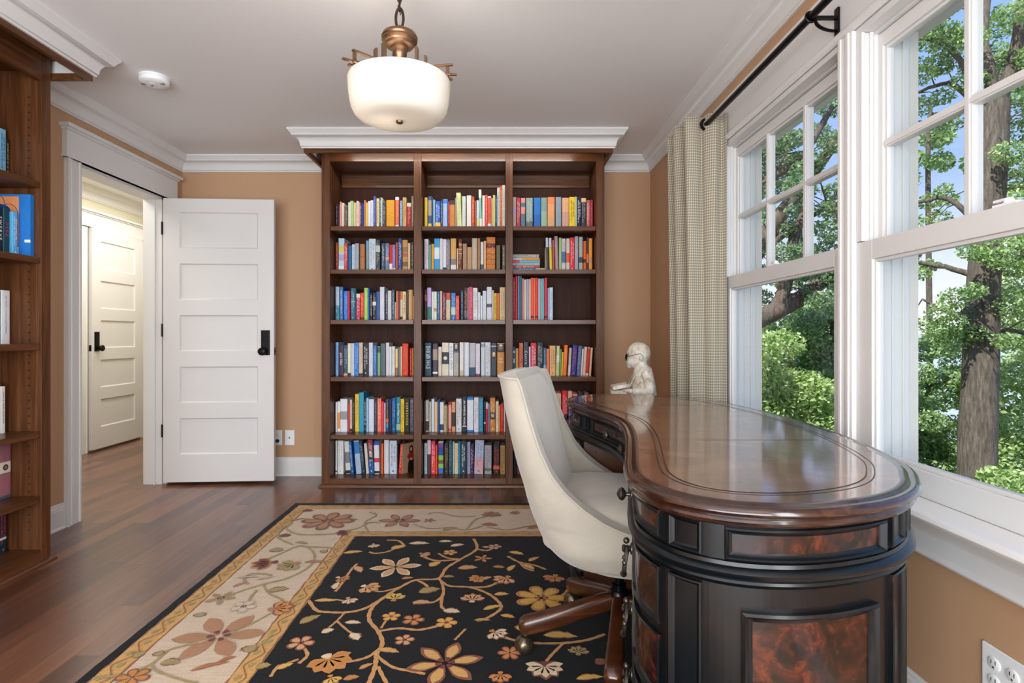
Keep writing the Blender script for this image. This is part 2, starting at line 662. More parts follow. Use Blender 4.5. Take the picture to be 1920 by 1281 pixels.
# book tables: kind, x0, x1, z0, z1 (metres), colour, details
BOOKS = [
 (1,'left',[
  ('V',-1.199,-1.1868,0,0.1911,'3a2430',[('s','e8e0e0')]),
  ('V',-1.1864,-1.1751,0,0.1827,'2c2430',[]),
  ('V',-1.1747,-1.1667,0,0.1794,'8a5a60',[]),
  ('V',-1.1663,-1.1567,0,0.2011,'e89a88',[]),
  ('V',-1.1563,-1.1367,0,0.1927,'ded6c8',[]),
  ('V',-1.1361,-1.1117,0,0.1627,'6a5a50',[('s','b0a090')]),
  ('V',-1.11,-1.0934,0,0.1977,'ece4d6',[]),
  ('V',-1.093,-1.085,0,0.2061,'dfe8cf',[]),
  ('V',-1.0846,-1.0693,0,0.2061,'b0d288',[]),
  ('V',-1.0689,-1.0617,0,0.1961,'f0e8d0',[]),
  ('V',-1.0613,-1.0483,0,0.1944,'d9bd80',[]),
  ('V',-1.0479,-1.0316,0,0.2061,'e8e0dc',[('s','9a8890')]),
  ('V',-1.0312,-1.02,0,0.1944,'f09a88',[]),
  ('V',-1.0196,-1.0083,0,0.1927,'2a3050',[('s','e8e8f0')]),
  ('V',-1.0079,-0.9949,0,0.1894,'16489a',[]),
  ('V',-0.9945,-0.9833,0,0.2144,'d98a60',[]),
  ('V',-0.9816,-0.9649,0,0.1944,'e6bf5a',[]),
  ('V',-0.9645,-0.9482,0,0.2061,'e8e6f0',[]),
  ('V',-0.9478,-0.9256,0,0.2127,'d8e6ee',[('s','a8b8c8')]),
  ('V',-0.9249,-0.9065,0,0.2411,'4a5fae',[('s','d8a0c0')]),
  ('V',-0.9042,-0.8832,0,0.2261,'e6d3a0',[('s','8a7a50')]),
  ('V',-0.8825,-0.8682,0,0.2344,'3f6468',[('s','ffffff')]),
  ('V',-0.8675,-0.8598,0,0.2294,'e4e8e4',[]),
  ('V',-0.8592,-0.8348,0,0.1927,'4d4850',[('s','c8c0b8')]),
  ('V',-0.8331,-0.7731,0,0.2144,'e6a432',[('g','c07a20')]),
  ('V',-0.7664,-0.7397,0,0.2344,'e8704f',[('b',0.2127,0.2344,'eeeef4'),('b',0.0226,0.0326,'e8e8e8'),('s','f4c0a8')]),
  ('V',-0.7347,-0.7164,0,0.2094,'7fa8d0',[('s','e0e8f0')]),
  ('V',-0.7147,-0.6864,0,0.2328,'d8b070',[('s','8a5a30')]),
  ('V',-0.683,-0.653,0,0.1927,'c0262a',[('b',0.166,0.1927,'eadfc8'),('s','f0b0a0')]),
  ('V',-0.6497,-0.633,0,0.2411,'8d8278',[('s','d8d0c0')]),
 ]),
 (1,'middle',[
  ('V',-0.5558,-0.5342,0,0.2311,'f0c656',[]),
  ('V',-0.5308,-0.5048,0,0.2428,'4a5f90',[('b',0.101,0.2144,'b5a58a'),('b',0.0243,0.0443,'e8cc70')]),
  ('V',-0.5041,-0.4948,0,0.2344,'2c5a6a',[]),
  ('V',-0.4941,-0.4798,0,0.2178,'9fc0d6',[]),
  ('V',-0.4791,-0.4407,0,0.2061,'1f62c0',[('b',0.0216,0.051,'f0c860'),('s','e8eef8')]),
  ('V',-0.4391,-0.4231,0,0.2111,'4b4d60',[('s','d8d8dc')]),
  ('V',-0.4224,-0.389,0,0.2178,'a3bdee',[('b',0.1877,0.2144,'3f86e0')]),
  ('V',-0.384,-0.374,0,0.2011,'c23a48',[('s','f0d0d0')]),
  ('V',-0.3734,-0.3373,0,0.2111,'c98640',[('b',0.1794,0.2111,'3f4048')]),
  ('V',-0.3367,-0.318,0,0.2311,'a08a84',[]),
  ('V',-0.3173,-0.2846,0,0.2645,'d8dca0',[('l',-0.0093),('s','b0b488')]),
  ('V',-0.284,-0.2573,0,0.2411,'c8d4c8',[]),
  ('V',-0.2506,-0.2172,0,0.2461,'e6dcd6',[]),
  ('V',-0.2139,-0.1955,0,0.2378,'c8502e',[('s','f4dcd0')]),
  ('V',-0.1949,-0.1805,0,0.2094,'b0623a',[]),
  ('V',-0.1789,-0.1605,0,0.2111,'c8d4e6',[('b',0.0216,0.0743,'d8d880')]),
  ('V',-0.1572,-0.1388,0,0.2895,'86c0b0',[('b',0.2311,0.2895,'efe6dc'),('b',0.0216,0.081,'e8dce0'),('l',-0.0067)]),
  ('V',-0.1372,-0.1188,0,0.2461,'f0e6d6',[]),
  ('V',-0.1172,-0.0998,0,0.2528,'e04a4c',[('s','f8d0d0')]),
  ('V',-0.0988,-0.0738,0,0.2411,'ea6440',[('b',0.2311,0.2411,'eef2f6'),('s','3a5070'),('b',0.0216,0.0426,'d8dce0')]),
  ('V',-0.0721,-0.0611,0,0.2278,'c8b8a0',[]),
  ('V',-0.0604,-0.0448,0,0.2495,'e6cf5a',[]),
  ('V',-0.0438,-0.0311,0,0.2445,'2a5ca0',[('s','e0ecf8')]),
  ('V',-0.0304,-0.0094,0,0.3045,'c8d6c4',[('s','90b090')]),
  ('V',-0.0087,0.0046,0,0.3145,'e8623c',[('s','f8dcc8')]),
  ('V',0.0063,0.0285,0,0.3219,'e9e2d0',[('s','98a088')]),
 ]),
 (1,'right',[
  ('V',0.0841,0.1078,0,0.2361,'c9b0a8',[('b',0.1127,0.156,'b8a8d8')]),
  ('V',0.1102,0.1378,0,0.2294,'c23a52',[('s','f0e0c0')]),
  ('V',0.1412,0.1729,0,0.2278,'e8968c',[('b',0.1627,0.1927,'4f8090'),('b',0.0226,0.1127,'5a7a84')]),
  ('V',0.1779,0.2279,0,0.2294,'94a8a4',[('b',0.0226,0.0593,'6e6a70'),('s','c8d8cc')]),
  ('V',0.2346,0.2846,0,0.2294,'2f78c4',[('b',0.0226,0.106,'2868b8')]),
  ('V',0.288,0.3313,0,0.2311,'84a098',[('b',0.0226,0.1327,'98b49c')]),
  ('V',0.3347,0.3864,0,0.2344,'eca26a',[('b',0.1861,0.2344,'ee8a58'),('b',0.0193,0.086,'d8a878')]),
  ('V',0.3931,0.4348,0,0.2361,'8fa0ac',[]),
  ('V',0.4398,0.4891,0,0.2294,'e4ac86',[('b',0.0193,0.126,'d0a090')]),
  ('V',0.4915,0.5342,0,0.2344,'f2cf28',[('s','4a4420')]),
  ('V',0.5348,0.5475,0,0.2394,'c8d8d0',[]),
  ('V',0.5488,0.5775,0,0.2378,'23243a',[('s','f0f0f4')]),
  ('V',0.5789,0.6132,0,0.2294,'3a3844',[('b',0.1994,0.2278,'f0c890'),('s','a8b0a8')]),
  ('V',0.6166,0.6416,0,0.2144,'c46a64',[('s','f0e0dc')]),
  ('V',0.6433,0.663,0,0.2144,'a52c40',[('s','d87a80')]),
 ]),
 (2,'left',[
  ('V',-1.199,-1.1834,0,0.2104,'a8442f',[('s','e0a080')]),
  ('V',-1.1801,-1.1374,0,0.2404,'bcd8e8',[('b',0.1403,0.187,'d0d070'),('b',0.0803,0.1237,'b8a8d0'),('b',0.0152,0.0403,'e8f0f0')]),
  ('V',-1.1361,-1.1107,0,0.2037,'d8404a',[('s','ffffff')]),
  ('V',-1.1094,-1.0833,0,0.187,'1c6a9c',[]),
  ('V',-1.0817,-1.0607,0,0.1954,'c8d8e8',[('s','7090b0')]),
  ('V',-1.06,-1.0316,0,0.2037,'a8b0b8',[]),
  ('V',-1.0233,-0.9883,0,0.1987,'b87a48',[('b',0.1036,0.107,'5a3a20')]),
  ('V',-0.9799,-0.9606,0,0.2237,'7fa8cc',[('b',0.0152,0.157,'8aa0a8')]),
  ('V',-0.9599,-0.9099,0,0.2371,'cfdce6',[('s','9aa0ac')]),
  ('V',-0.9082,-0.8765,0,0.2287,'3b4454',[('b',0.1403,0.187,'c8ccd0'),('s','d8d090')]),
  ('V',-0.8665,-0.8432,0,0.2037,'44586c',[('s','e8ecf0')]),
  ('V',-0.8415,-0.8131,0,0.2054,'6c84a4',[('b',0.087,0.1036,'e0a090'),('s','d0d8f0')]),
  ('V',-0.8115,-0.7904,0,0.1937,'d8201c',[('b',0.0152,0.0569,'f0eee6')]),
  ('V',-0.7898,-0.7664,0,0.1937,'8a7ab8',[('s','f0c0d0'),('b',0.0152,0.0236,'f0e8d8')]),
  ('V',-0.7648,-0.7481,0,0.2104,'b4503a',[]),
  ('V',-0.7464,-0.7197,0,0.2388,'2c4690',[('s','e8ecf8')]),
  ('V',-0.7164,-0.678,0,0.2287,'c89a58',[('b',0.1387,0.177,'9a7a50'),('b',0.107,0.1337,'b86a48'),('b',0.0369,0.0703,'7a6048')]),
  ('V',-0.6763,-0.658,0,0.2054,'e0c49c',[]),
  ('V',-0.653,-0.6346,0,0.2104,'5a4a3c',[('s','e0d8c8')]),
 ]),
 (2,'middle',[
  ('V',-0.5568,-0.5265,0,0.2338,'e2dde6',[('s','d06070')]),
  ('V',-0.5258,-0.5075,0,0.1921,'6aa0a8',[]),
  ('V',-0.5058,-0.4865,0,0.1987,'e2a62e',[]),
  ('V',-0.4858,-0.4474,0,0.2371,'3fa0d8',[('b',0.0903,0.1737,'dcecf4')]),
  ('V',-0.4458,-0.4231,0,0.2371,'dcd8dc',[]),
  ('V',-0.4224,-0.398,0,0.2338,'e6e6ec',[('b',0.0152,0.0303,'2c3c70')]),
  ('V',-0.3974,-0.3707,0,0.2321,'84828e',[('s','d0ccd0')]),
  ('V',-0.3674,-0.3273,0,0.2388,'dca85a',[('b',0.0503,0.0903,'8a8088'),('b',0.0152,0.0469,'e8e4da')]),
  ('V',-0.3223,-0.3113,0,0.167,'d8c0a0',[]),
  ('V',-0.3106,-0.284,0,0.2338,'6e3020',[('b',0.1887,0.2037,'c88a58'),('b',0.157,0.1637,'d8a870'),('b',0.127,0.1337,'d8a870'),('s','f0c890')]),
  ('V',-0.2789,-0.2489,0,0.2004,'a8886e',[]),
  ('V',-0.2473,-0.2139,0,0.177,'bc9668',[]),
  ('V',-0.2122,-0.1755,0,0.2404,'c4b09a',[]),
  ('V',-0.1722,-0.1538,0,0.2404,'a87c58',[]),
  ('V',-0.1505,-0.1288,0,0.2137,'dcd8d0',[('b',0.0152,0.0503,'505060')]),
  ('V',-0.1272,-0.1105,0,0.2204,'d8b084',[]),
  ('V',-0.1088,-0.0438,0,0.2488,'c8742a',[('b',0.1704,0.2037,'6a2234'),('b',0.1253,0.1287,'7a3a10'),('b',0.087,0.0903,'7a3a10'),('b',0.0503,0.0536,'7a3a10'),('g','f8c060')]),
  ('V',-0.0371,-0.0071,0,0.1904,'6a6448',[]),
  ('V',0.0063,0.0285,0,0.1904,'6e6258',[('s','e0e0dc')]),
 ]),
 (2,'right',[
  ('H',0.0828,0.2713,0.1785,0.2052,'b4b0a4',[('s','3a3a38')]),
  ('H',0.0828,0.278,0.1585,0.1752,'e09a34',[('v',0.0828,0.1495,'b8c4c4')]),
  ('H',0.0828,0.2796,0.1385,0.1568,'6aaed0',[('v',0.0828,0.1328,'d04060')]),
  ('H',0.0828,0.278,0.1151,0.1368,'a8b4b0',[('s','6a7a84')]),
  ('H',0.0828,0.278,0.0934,0.1118,'b0404a',[('t','BILL_BRYSON','f0dcc0')]),
  ('H',0.0828,0.3163,0.0651,0.0901,'3a80b8',[('s','e8f0f4'),('v',0.2496,0.3163,'d8c8a8')]),
  ('V',0.318,0.327,0,0.1735,'b8a08a',[]),
  ('V',0.328,0.3457,0,0.2436,'3a4050',[('b',0.1752,0.2436,'c8d0e0'),('l',-0.0083)]),
  ('V',0.3497,0.369,0,0.2419,'e2c83c',[('b',0.1752,0.2419,'d0d4e4'),('l',-0.0067)]),
  ('V',0.3714,0.387,0,0.2269,'b05a48',[('l',-0.004)]),
  ('V',0.3914,0.4147,0,0.2552,'b08c94',[('l',-0.0073)]),
  ('V',0.4164,0.4358,0,0.2436,'a4c084',[]),
  ('V',0.4371,0.4654,0,0.2369,'d6cdd0',[('b',0.0634,0.1435,'3a6aa8'),('s','8a8890')]),
  ('V',0.4688,0.4948,0,0.2369,'d4ccc0',[('b',0.0634,0.1335,'e8603c')]),
  ('V',0.4965,0.5298,0,0.2452,'e0303e',[('s','f8c8c8')]),
  ('V',0.5315,0.5565,0,0.2536,'a8a8b4',[]),
  ('V',0.5615,0.5899,0,0.2502,'a8b0a4',[('b',0.0634,0.1034,'3a4448')]),
  ('V',0.5949,0.6159,0,0.2219,'e86020',[('b',0.0634,0.0901,'4a3028')]),
  ('V',0.6166,0.6326,0,0.2469,'2c3040',[('b',0.0634,0.1268,'e87030')]),
  ('V',0.6332,0.6599,0,0.2402,'e89428',[('b',0.0634,0.1034,'b88a70')]),
 ]),
 (3,'left',[
  ('V',-1.199,-1.1718,0,0.2434,'a8c4dc',[('b',0.0049,0.1083,'3a8a9c'),('s','e8f4f8')]),
  ('V',-1.1684,-1.1474,0,0.2417,'4a7ab8',[('s','f0f4f8')]),
  ('V',-1.1467,-1.1421,0,0.2384,'1a4a98',[]),
  ('V',-1.1414,-1.1134,0,0.2117,'3a80dc',[('s','90c8f8')]),
  ('V',-1.1127,-1.0967,0,0.2134,'cc2c44',[]),
  ('V',-1.0917,-1.0607,0,0.2334,'2c6c84',[('b',0.1316,0.1383,'a8e0e8'),('s','a8d8e0')]),
  ('V',-1.06,-1.0507,0,0.2317,'1c4a5c',[]),
  ('V',-1.0493,-1.0216,0,0.195,'c84460',[('b',0.165,0.1917,'e8e0d0'),('s','f8d8e0')]),
  ('V',-1.02,-0.9949,0,0.2,'e04c28',[('b',0.0065,0.0249,'2a1a1a'),('s','f8b090')]),
  ('V',-0.9933,-0.9666,0,0.2351,'a8d858',[('s','e8f0c0')]),
  ('V',-0.9659,-0.9532,0,0.2317,'2068b4',[]),
  ('V',-0.9516,-0.9349,0,0.1984,'241e28',[('t','CALL_US_WHAT_WE_CARRY','e8dcd0')]),
  ('V',-0.9332,-0.9082,0,0.2,'26282e',[('b',0.1083,0.135,'f0f0f0'),('s','c8c8c0')]),
  ('V',-0.9065,-0.8815,0,0.2084,'2d5c98',[]),
  ('V',-0.8798,-0.8465,0,0.2417,'d8d8e4',[]),
  ('V',-0.8398,-0.8221,0,0.215,'3c4054',[('s','e0e0e8')]),
  ('V',-0.8215,-0.7948,0,0.215,'d6d4da',[]),
  ('V',-0.7914,-0.7731,0,0.2217,'4a6478',[('s','d0e0e8')]),
  ('V',-0.7714,-0.7638,0,0.1316,'c8b8b0',[]),
  ('V',-0.7631,-0.7481,0,0.2134,'d87a50',[]),
  ('V',-0.7464,-0.7347,0,0.2117,'8a3a4c',[]),
  ('V',-0.7331,-0.7157,0,0.21,'d8c8ac',[('b',0.1517,0.21,'d07a3a'),('b',0.0065,0.0282,'3a2a28')]),
  ('V',-0.7147,-0.689,0,0.2084,'e8d0a4',[('t','WHAT_IS_REAL?','6a2a40')]),
  ('V',-0.6864,-0.6737,0,0.2184,'3c2c28',[('s','a89888')]),
  ('V',-0.673,-0.647,0,0.2217,'dcb078',[]),
  ('V',-0.6463,-0.6383,0,0.2217,'b87a44',[]),
  ('V',-0.6376,-0.6313,0,0.175,'e8a868',[]),
 ]),
 (3,'middle',[
  ('V',-0.5558,-0.5392,0,0.2217,'4a2c30',[('b',0.1417,0.185,'a86a48')]),
  ('V',-0.5375,-0.5075,0,0.2367,'c8a8e0',[('b',0.0065,0.0983,'2c7a74')]),
  ('V',-0.5041,-0.4881,0,0.2084,'eae6e0',[]),
  ('V',-0.4875,-0.4674,0,0.2084,'dce8d4',[('b',0.0649,0.0883,'c89070')]),
  ('V',-0.4651,-0.4458,0,0.2084,'3a6a98',[('s','b8d0e0')]),
  ('V',-0.4424,-0.4274,0,0.2117,'d8b49c',[]),
  ('V',-0.4267,-0.4024,0,0.2,'7a3a54',[('s','e0c0d0')]),
  ('V',-0.4007,-0.369,0,0.2,'d8c29a',[('b',0.1483,0.2,'c8503c'),('b',0.1116,0.1383,'b8c8b0')]),
  ('V',-0.364,-0.3313,0,0.1984,'3f80c0',[('b',0.0416,0.0949,'c8d8d8'),('s','a8d0f0')]),
  ('V',-0.33,-0.304,0,0.1783,'e04a44',[('s','f8c0b0')]),
  ('V',-0.2956,-0.2739,0,0.2167,'2c4258',[('s','a0b8d0')]),
  ('V',-0.2706,-0.2446,0,0.2367,'3a2c30',[('s','e08050'),('b',0.0249,0.0716,'60606c')]),
  ('V',-0.2439,-0.2386,0,0.2351,'d8d8e0',[]),
  ('V',-0.2379,-0.2072,0,0.2424,'d0486a',[('s','e890a0')]),
  ('V',-0.2056,-0.1722,0,0.2351,'e2e0dc',[('s','8a8880')]),
  ('V',-0.1705,-0.1505,0,0.2034,'d8dce8',[('s','a0a0a8')]),
  ('V',-0.1488,-0.1372,0,0.18,'e4e8ee',[]),
  ('V',-0.1355,-0.1088,0,0.2134,'ccd6da',[]),
  ('V',-0.1055,-0.0688,0,0.2417,'d6d4e0',[('b',0.0949,0.12,'50506a')]),
  ('V',-0.0671,-0.0544,0,0.2184,'d0c4b8',[]),
  ('V',-0.0538,-0.0327,0,0.1967,'d8b824',[('s','5a4a20')]),
  ('V',-0.0321,-0.0121,0,0.1967,'cc6a3c',[]),
  ('V',-0.0114,0.0285,0,0.2384,'dcc090',[('s','b08a60')]),
 ]),
 (3,'right',[
  ('V',0.0841,0.1011,0,0.3127,'a81f34',[('s','e8b0b0')]),
  ('V',0.1018,0.1178,0,0.321,'d83240',[]),
  ('V',0.1195,0.1338,0,0.3277,'6a8aac',[]),
  ('V',0.1345,0.1495,0,0.3193,'3a6a74',[]),
  ('V',0.1505,0.1645,0,0.3026,'d8848c',[]),
  ('V',0.1652,0.1829,0,0.296,'d8d0b8',[]),
  ('V',0.1835,0.2012,0,0.2993,'a8a4c0',[]),
  ('V',0.2019,0.2129,0,0.2993,'f0d8bc',[]),
  ('V',0.2136,0.2356,0,0.3077,'ee5a34',[('b',0.0174,0.0324,'3a2020')]),
  ('V',0.2363,0.2439,0,0.306,'f09050',[]),
  ('V',0.2446,0.2656,0,0.3077,'e03a30',[('b',0.0174,0.0324,'3a2020')]),
  ('V',0.2663,0.283,0,0.3026,'b8b4c8',[]),
  ('V',0.2836,0.2923,0,0.301,'b0c8a8',[]),
  ('V',0.293,0.3096,0,0.3026,'6ab4c8',[]),
  ('V',0.3113,0.333,0,0.3077,'d22e40',[('b',0.0174,0.0324,'3a1a20')]),
  ('V',0.3347,0.3463,0,0.2343,'a8a8dc',[]),
  ('V',0.347,0.373,0,0.2376,'c4dce8',[('s','8090a8')]),
 ]),
 (4,'left',[
  ('V',-1.199,-1.1784,0,0.2415,'7fb8e4',[('s','4a80b8')]),
  ('V',-1.1774,-1.1417,0,0.2231,'4a2c48',[('t','jack_lillet','ece4ec')]),
  ('V',-1.1411,-1.1134,0,0.2214,'2c5868',[('b',0.0,0.0163,'e8a868'),('s','a8c8d0')]),
  ('V',-1.1127,-1.09,0,0.2348,'e8e0c4',[('b',0.0,0.0213,'2c4048')]),
  ('V',-1.0894,-1.064,0,0.2348,'c4cce0',[]),
  ('V',-1.0627,-1.0316,0,0.2398,'2f80d0',[('s','a8d0f0')]),
  ('V',-1.03,-1.0016,0,0.2398,'e0c0a4',[('b',0.0013,0.0179,'3a2a30'),('s','c09080')]),
  ('V',-0.9999,-0.9616,0,0.2348,'1c2830',[('s','e8ecec')]),
  ('V',-0.9582,-0.9289,0,0.2398,'dcdce8',[('s','b0b0c0')]),
  ('V',-0.9282,-0.9032,0,0.2181,'3a78c4',[('s','b0d0f0')]),
  ('V',-0.8982,-0.8765,0,0.2131,'8ab078',[('b',0.1681,0.2081,'4a6040')]),
  ('V',-0.8748,-0.8398,0,0.2331,'5a6c78',[]),
  ('V',-0.8365,-0.8138,0,0.2398,'dcd8e0',[]),
  ('V',-0.8131,-0.7948,0,0.2114,'d8e0e0',[]),
  ('V',-0.7931,-0.7698,0,0.2131,'e0dce0',[('s','a0a0a8')]),
  ('V',-0.7681,-0.7497,0,0.1964,'e8cc84',[('b',0.0,0.058,'a87048')]),
  ('V',-0.7481,-0.7297,0,0.2081,'707482',[]),
  ('V',-0.7281,-0.717,0,0.2131,'e8c4a8',[]),
  ('V',-0.7164,-0.673,0,0.2331,'d8401c',[('s','e87848')]),
  ('V',-0.663,-0.6463,0,0.1981,'b42c2c',[('s','e8a090')]),
  ('V',-0.6447,-0.6356,0,0.1998,'f0943c',[]),
 ]),
 (4,'middle',[
  ('V',-0.5558,-0.5058,0,0.2381,'2c4a5c',[('L','e4e8e8')]),
  ('V',-0.4975,-0.4608,0,0.2331,'4a4254',[('b',0.1147,0.1914,'a89088'),('b',0.0146,0.0279,'f0f0f0')]),
  ('V',-0.4558,-0.4307,0,0.2098,'e4d4c4',[('s','c0a898')]),
  ('V',-0.4291,-0.3807,0,0.2398,'e0d8c4',[('b',0.0847,0.1714,'2c3434'),('e',0.128,'c8ccd0')]),
  ('V',-0.3774,-0.3457,0,0.2381,'e4e6ee',[('t','ELTON_JOHN','3a4868')]),
  ('V',-0.344,-0.309,0,0.2348,'b8b4a8',[('b',0.1681,0.1814,'2c60a0'),('f',0.1814,0.2314),('s','8a8880')]),
  ('V',-0.3023,-0.2723,0,0.2415,'e2dede',[('b',0.0,0.038,'c8bca0')]),
  ('V',-0.2689,-0.2339,0,0.2415,'dadee6',[]),
  ('V',-0.2306,-0.1872,0,0.2381,'b8bac4',[('b',0.0,0.0613,'2c4c6a')]),
  ('V',-0.1855,-0.1538,0,0.2331,'d8d0dc',[('b',0.0,0.0146,'7a4a50')]),
  ('V',-0.1472,-0.1188,0,0.2415,'c8d4de',[('b',0.2081,0.2314,'8aa098')]),
  ('V',-0.1172,-0.0771,0,0.2415,'ced6dc',[('s','b0788a')]),
  ('V',-0.0738,-0.0337,0,0.2381,'3a4450',[('f',0.1247,0.1747),('b',0.2114,0.2164,'d0d0d0')]),
  ('V',-0.0304,0.023,0,0.2364,'c88a44',[('b',0.1714,0.2364,'d8c0a0'),('f',0.1714,0.2331),('t','My_Life','f0d8b0')]),
 ]),
 (4,'right',[
  ('V',0.0848,0.1011,0,0.2098,'1f6aa8',[('b',0.1647,0.1814,'c0dce8'),('b',0.0913,0.1247,'a8cce0')]),
  ('V',0.1028,0.1245,0,0.1981,'d89a44',[]),
  ('V',0.1288,0.1579,0,0.2381,'dc6a50',[('s','5a2a28')]),
  ('V',0.1612,0.1962,0,0.2431,'34404a',[('t','Castro','f0f0f0')]),
  ('V',0.1996,0.2112,0,0.2114,'e0d8ec',[]),
  ('V',0.2129,0.2546,0,0.2381,'d4304c',[('s','f8e8e0'),('b',0.0,0.0413,'d0a050')]),
  ('V',0.2579,0.303,0,0.2415,'14303e',[('e',0.1947,'c8a860'),('s','c8ccc0')]),
  ('V',0.3046,0.3247,0,0.2031,'3a6284',[('s','a0c0d8'),('b',0.0046,0.078,'90a0c8')]),
  ('V',0.3263,0.347,0,0.1964,'e47a50',[]),
  ('V',0.3497,0.3924,0,0.2181,'e0b078',[('s','a86a38')]),
  ('V',0.3947,0.4181,0,0.2164,'c8cc90',[('l',0.006),('b',0.098,0.148,'dcdcc8')]),
  ('V',0.4187,0.4307,0,0.1931,'6ca054',[('l',0.0067)]),
  ('V',0.4314,0.4448,0,0.1714,'e8b030',[('l',0.0083)]),
  ('V',0.4458,0.4714,0,0.2214,'ec7424',[('l',0.0117),('s','f8b070')]),
  ('V',0.4815,0.4998,0,0.2014,'c8b4ac',[('l',0.0117),('b',0.0046,0.078,'d8ccc4')]),
  ('V',0.5031,0.5398,0,0.2214,'3a3078',[('l',0.0133),('s','b07090')]),
  ('V',0.5432,0.5699,0,0.2164,'5a6494',[('l',0.015),('s','a8b4d8')]),
  ('V',0.5725,0.5859,0,0.1964,'d8ccc8',[('l',0.0133)]),
  ('V',0.5872,0.6066,0,0.2098,'dcc4b0',[('l',0.015)]),
  ('V',0.6079,0.6282,0,0.2081,'d42c20',[('l',0.0167),('b',0.0013,0.0179,'e8dccc'),('b',0.1981,0.2064,'a8a0a0')]),
  ('V',0.6332,0.6483,0,0.2031,'d8bc98',[('l',0.0133)]),
 ]),
 (5,'left',[
  ('V',-1.199,-1.1858,0,0.2158,'e6e8ee',[]),
  ('V',-1.1851,-1.1661,0,0.2191,'ecebea',[('b',0.0223,0.1391,'e89a40')]),
  ('V',-1.1647,-1.1134,0,0.2375,'e4e6ec',[('b',0.089,0.1491,'9a9ca0')]),
  ('V',-1.11,-1.0974,0,0.2058,'c8443c',[]),
  ('V',-1.0967,-1.079,0,0.2325,'d8b8ac',[('b',0.0023,0.0223,'241c1c'),('s','b08880')]),
  ('V',-1.0783,-1.0617,0,0.2291,'2c2824',[('s','a09888')]),
  ('V',-1.06,-1.0316,0,0.2725,'e8c83c',[('s','a08420')]),
  ('V',-1.03,-0.9956,0,0.2842,'2f9cc0',[]),
  ('V',-0.9943,-0.9766,0,0.2375,'1c2c3c',[('s','e8ecf0')]),
  ('V',-0.9759,-0.9606,0,0.2458,'9cc8e4',[]),
  ('V',-0.9592,-0.9215,0,0.2358,'d8e0f4',[]),
  ('V',-0.9209,-0.8999,0,0.2291,'34384c',[('s','a8a0a8')]),
  ('V',-0.8982,-0.8688,0,0.2408,'f07860',[('s','f8d0c0')]),
  ('V',-0.8682,-0.8488,0,0.2191,'d84050',[]),
  ('V',-0.8482,-0.8381,0,0.2091,'d8c8e0',[]),
  ('V',-0.8348,-0.8155,0,0.2358,'2c4870',[('b',0.099,0.1991,'4a3c38'),('b',0.069,0.0957,'e86a3c'),('b',0.029,0.0623,'2a9aa8'),('s','e88a3c')]),
  ('V',-0.8148,-0.7938,0,0.2375,'0f1c44',[]),
  ('V',-0.7931,-0.7648,0,0.2441,'1c5c9c',[('s','90b8e0')]),
  ('V',-0.7614,-0.7304,0,0.2491,'2a8098',[('t','Good_Night,_Irene','e8f0ec'),('b',0.0123,0.0557,'98c0a0')]),
  ('V',-0.7287,-0.7014,0,0.2375,'ecc428',[('s','6a5010')]),
  ('V',-0.6997,-0.6663,0,0.2375,'20241c',[('t','SURRENDER','ecc83c')]),
  ('V',-0.663,-0.633,0,0.2425,'4a4a5c',[('e',0.2191,'d88a90'),('s','a08898')]),
 ]),
 (5,'middle',[
  ('V',-0.558,-0.5502,0,0.2206,'7a4a2c',[]),
  ('V',-0.5492,-0.5258,0,0.2272,'c0c4c8',[('b',0.0771,0.0871,'f0f0f4'),('b',0.0071,0.0765,'3a3c40')]),
  ('V',-0.5225,-0.5085,0,0.2172,'d8c8b4',[('s','a08878')]),
  ('V',-0.5058,-0.4841,0,0.2373,'d0dcea',[]),
  ('V',-0.4835,-0.4614,0,0.2156,'e8b884',[]),
  ('V',-0.4608,-0.4448,0,0.2306,'1f4a80',[]),
  ('V',-0.4441,-0.4174,0,0.2139,'dcdfe4',[('b',0.0104,0.0538,'1f3c70')]),
  ('V',-0.4157,-0.394,0,0.1905,'c4a878',[('s','8a7048')]),
  ('V',-0.3934,-0.3857,0,0.1839,'6a6a60',[]),
  ('V',-0.384,-0.3607,0,0.2122,'e4988c',[('b',0.1939,0.2122,'b02c38'),('b',0.0071,0.0237,'b02c38'),('s','f0d0c0')]),
  ('V',-0.359,-0.3323,0,0.2139,'d89c70',[('b',0.0371,0.1405,'3a342c')]),
  ('V',-0.3273,-0.2873,0,0.2389,'dcdee2',[('s','8a6a78')]),
  ('V',-0.2856,-0.2506,0,0.2423,'1e2834',[('t','AN_IMMENSE_WORLD','f4f4f4'),('b',0.0364,0.0404,'f0f0e0')]),
  ('V',-0.2473,-0.2006,0,0.2489,'2f80d4',[('b',0.0137,0.2306,'dce4ec')]),
  ('V',-0.1972,-0.1639,0,0.2489,'e0dce8',[('s','9a98a8')]),
  ('V',-0.1622,-0.1305,0,0.2456,'3a88a8',[('s','80c0d8')]),
  ('V',-0.1255,-0.1128,0,0.2106,'26304c',[('b',0.0571,0.0704,'d8d8e0')]),
  ('V',-0.1121,-0.0961,0,0.2106,'b02838',[('b',0.1672,0.2106,'d0c0d0')]),
  ('V',-0.0955,-0.0838,0,0.2039,'8888a0',[]),
  ('V',-0.0821,-0.0438,0,0.2439,'c8823c',[('f',0.0905,0.1438),('s','f0e0b8')]),
  ('V',-0.0404,-0.0187,0,0.2206,'e0d4bc',[('s','b0a888')]),
  ('V',-0.0177,-0.0077,0,0.1905,'e88a2c',[]),
  ('V',-0.0071,0.0156,0,0.2006,'cc1c18',[('s','e87868')]),
  ('V',0.018,0.0285,0,0.2106,'d8ccc0',[]),
 ]),
 (5,'right',[
  ('V',0.0871,0.1081,0,0.2865,'5a4a44',[]),
  ('V',0.1096,0.1322,0,0.2895,'c8b49c',[]),
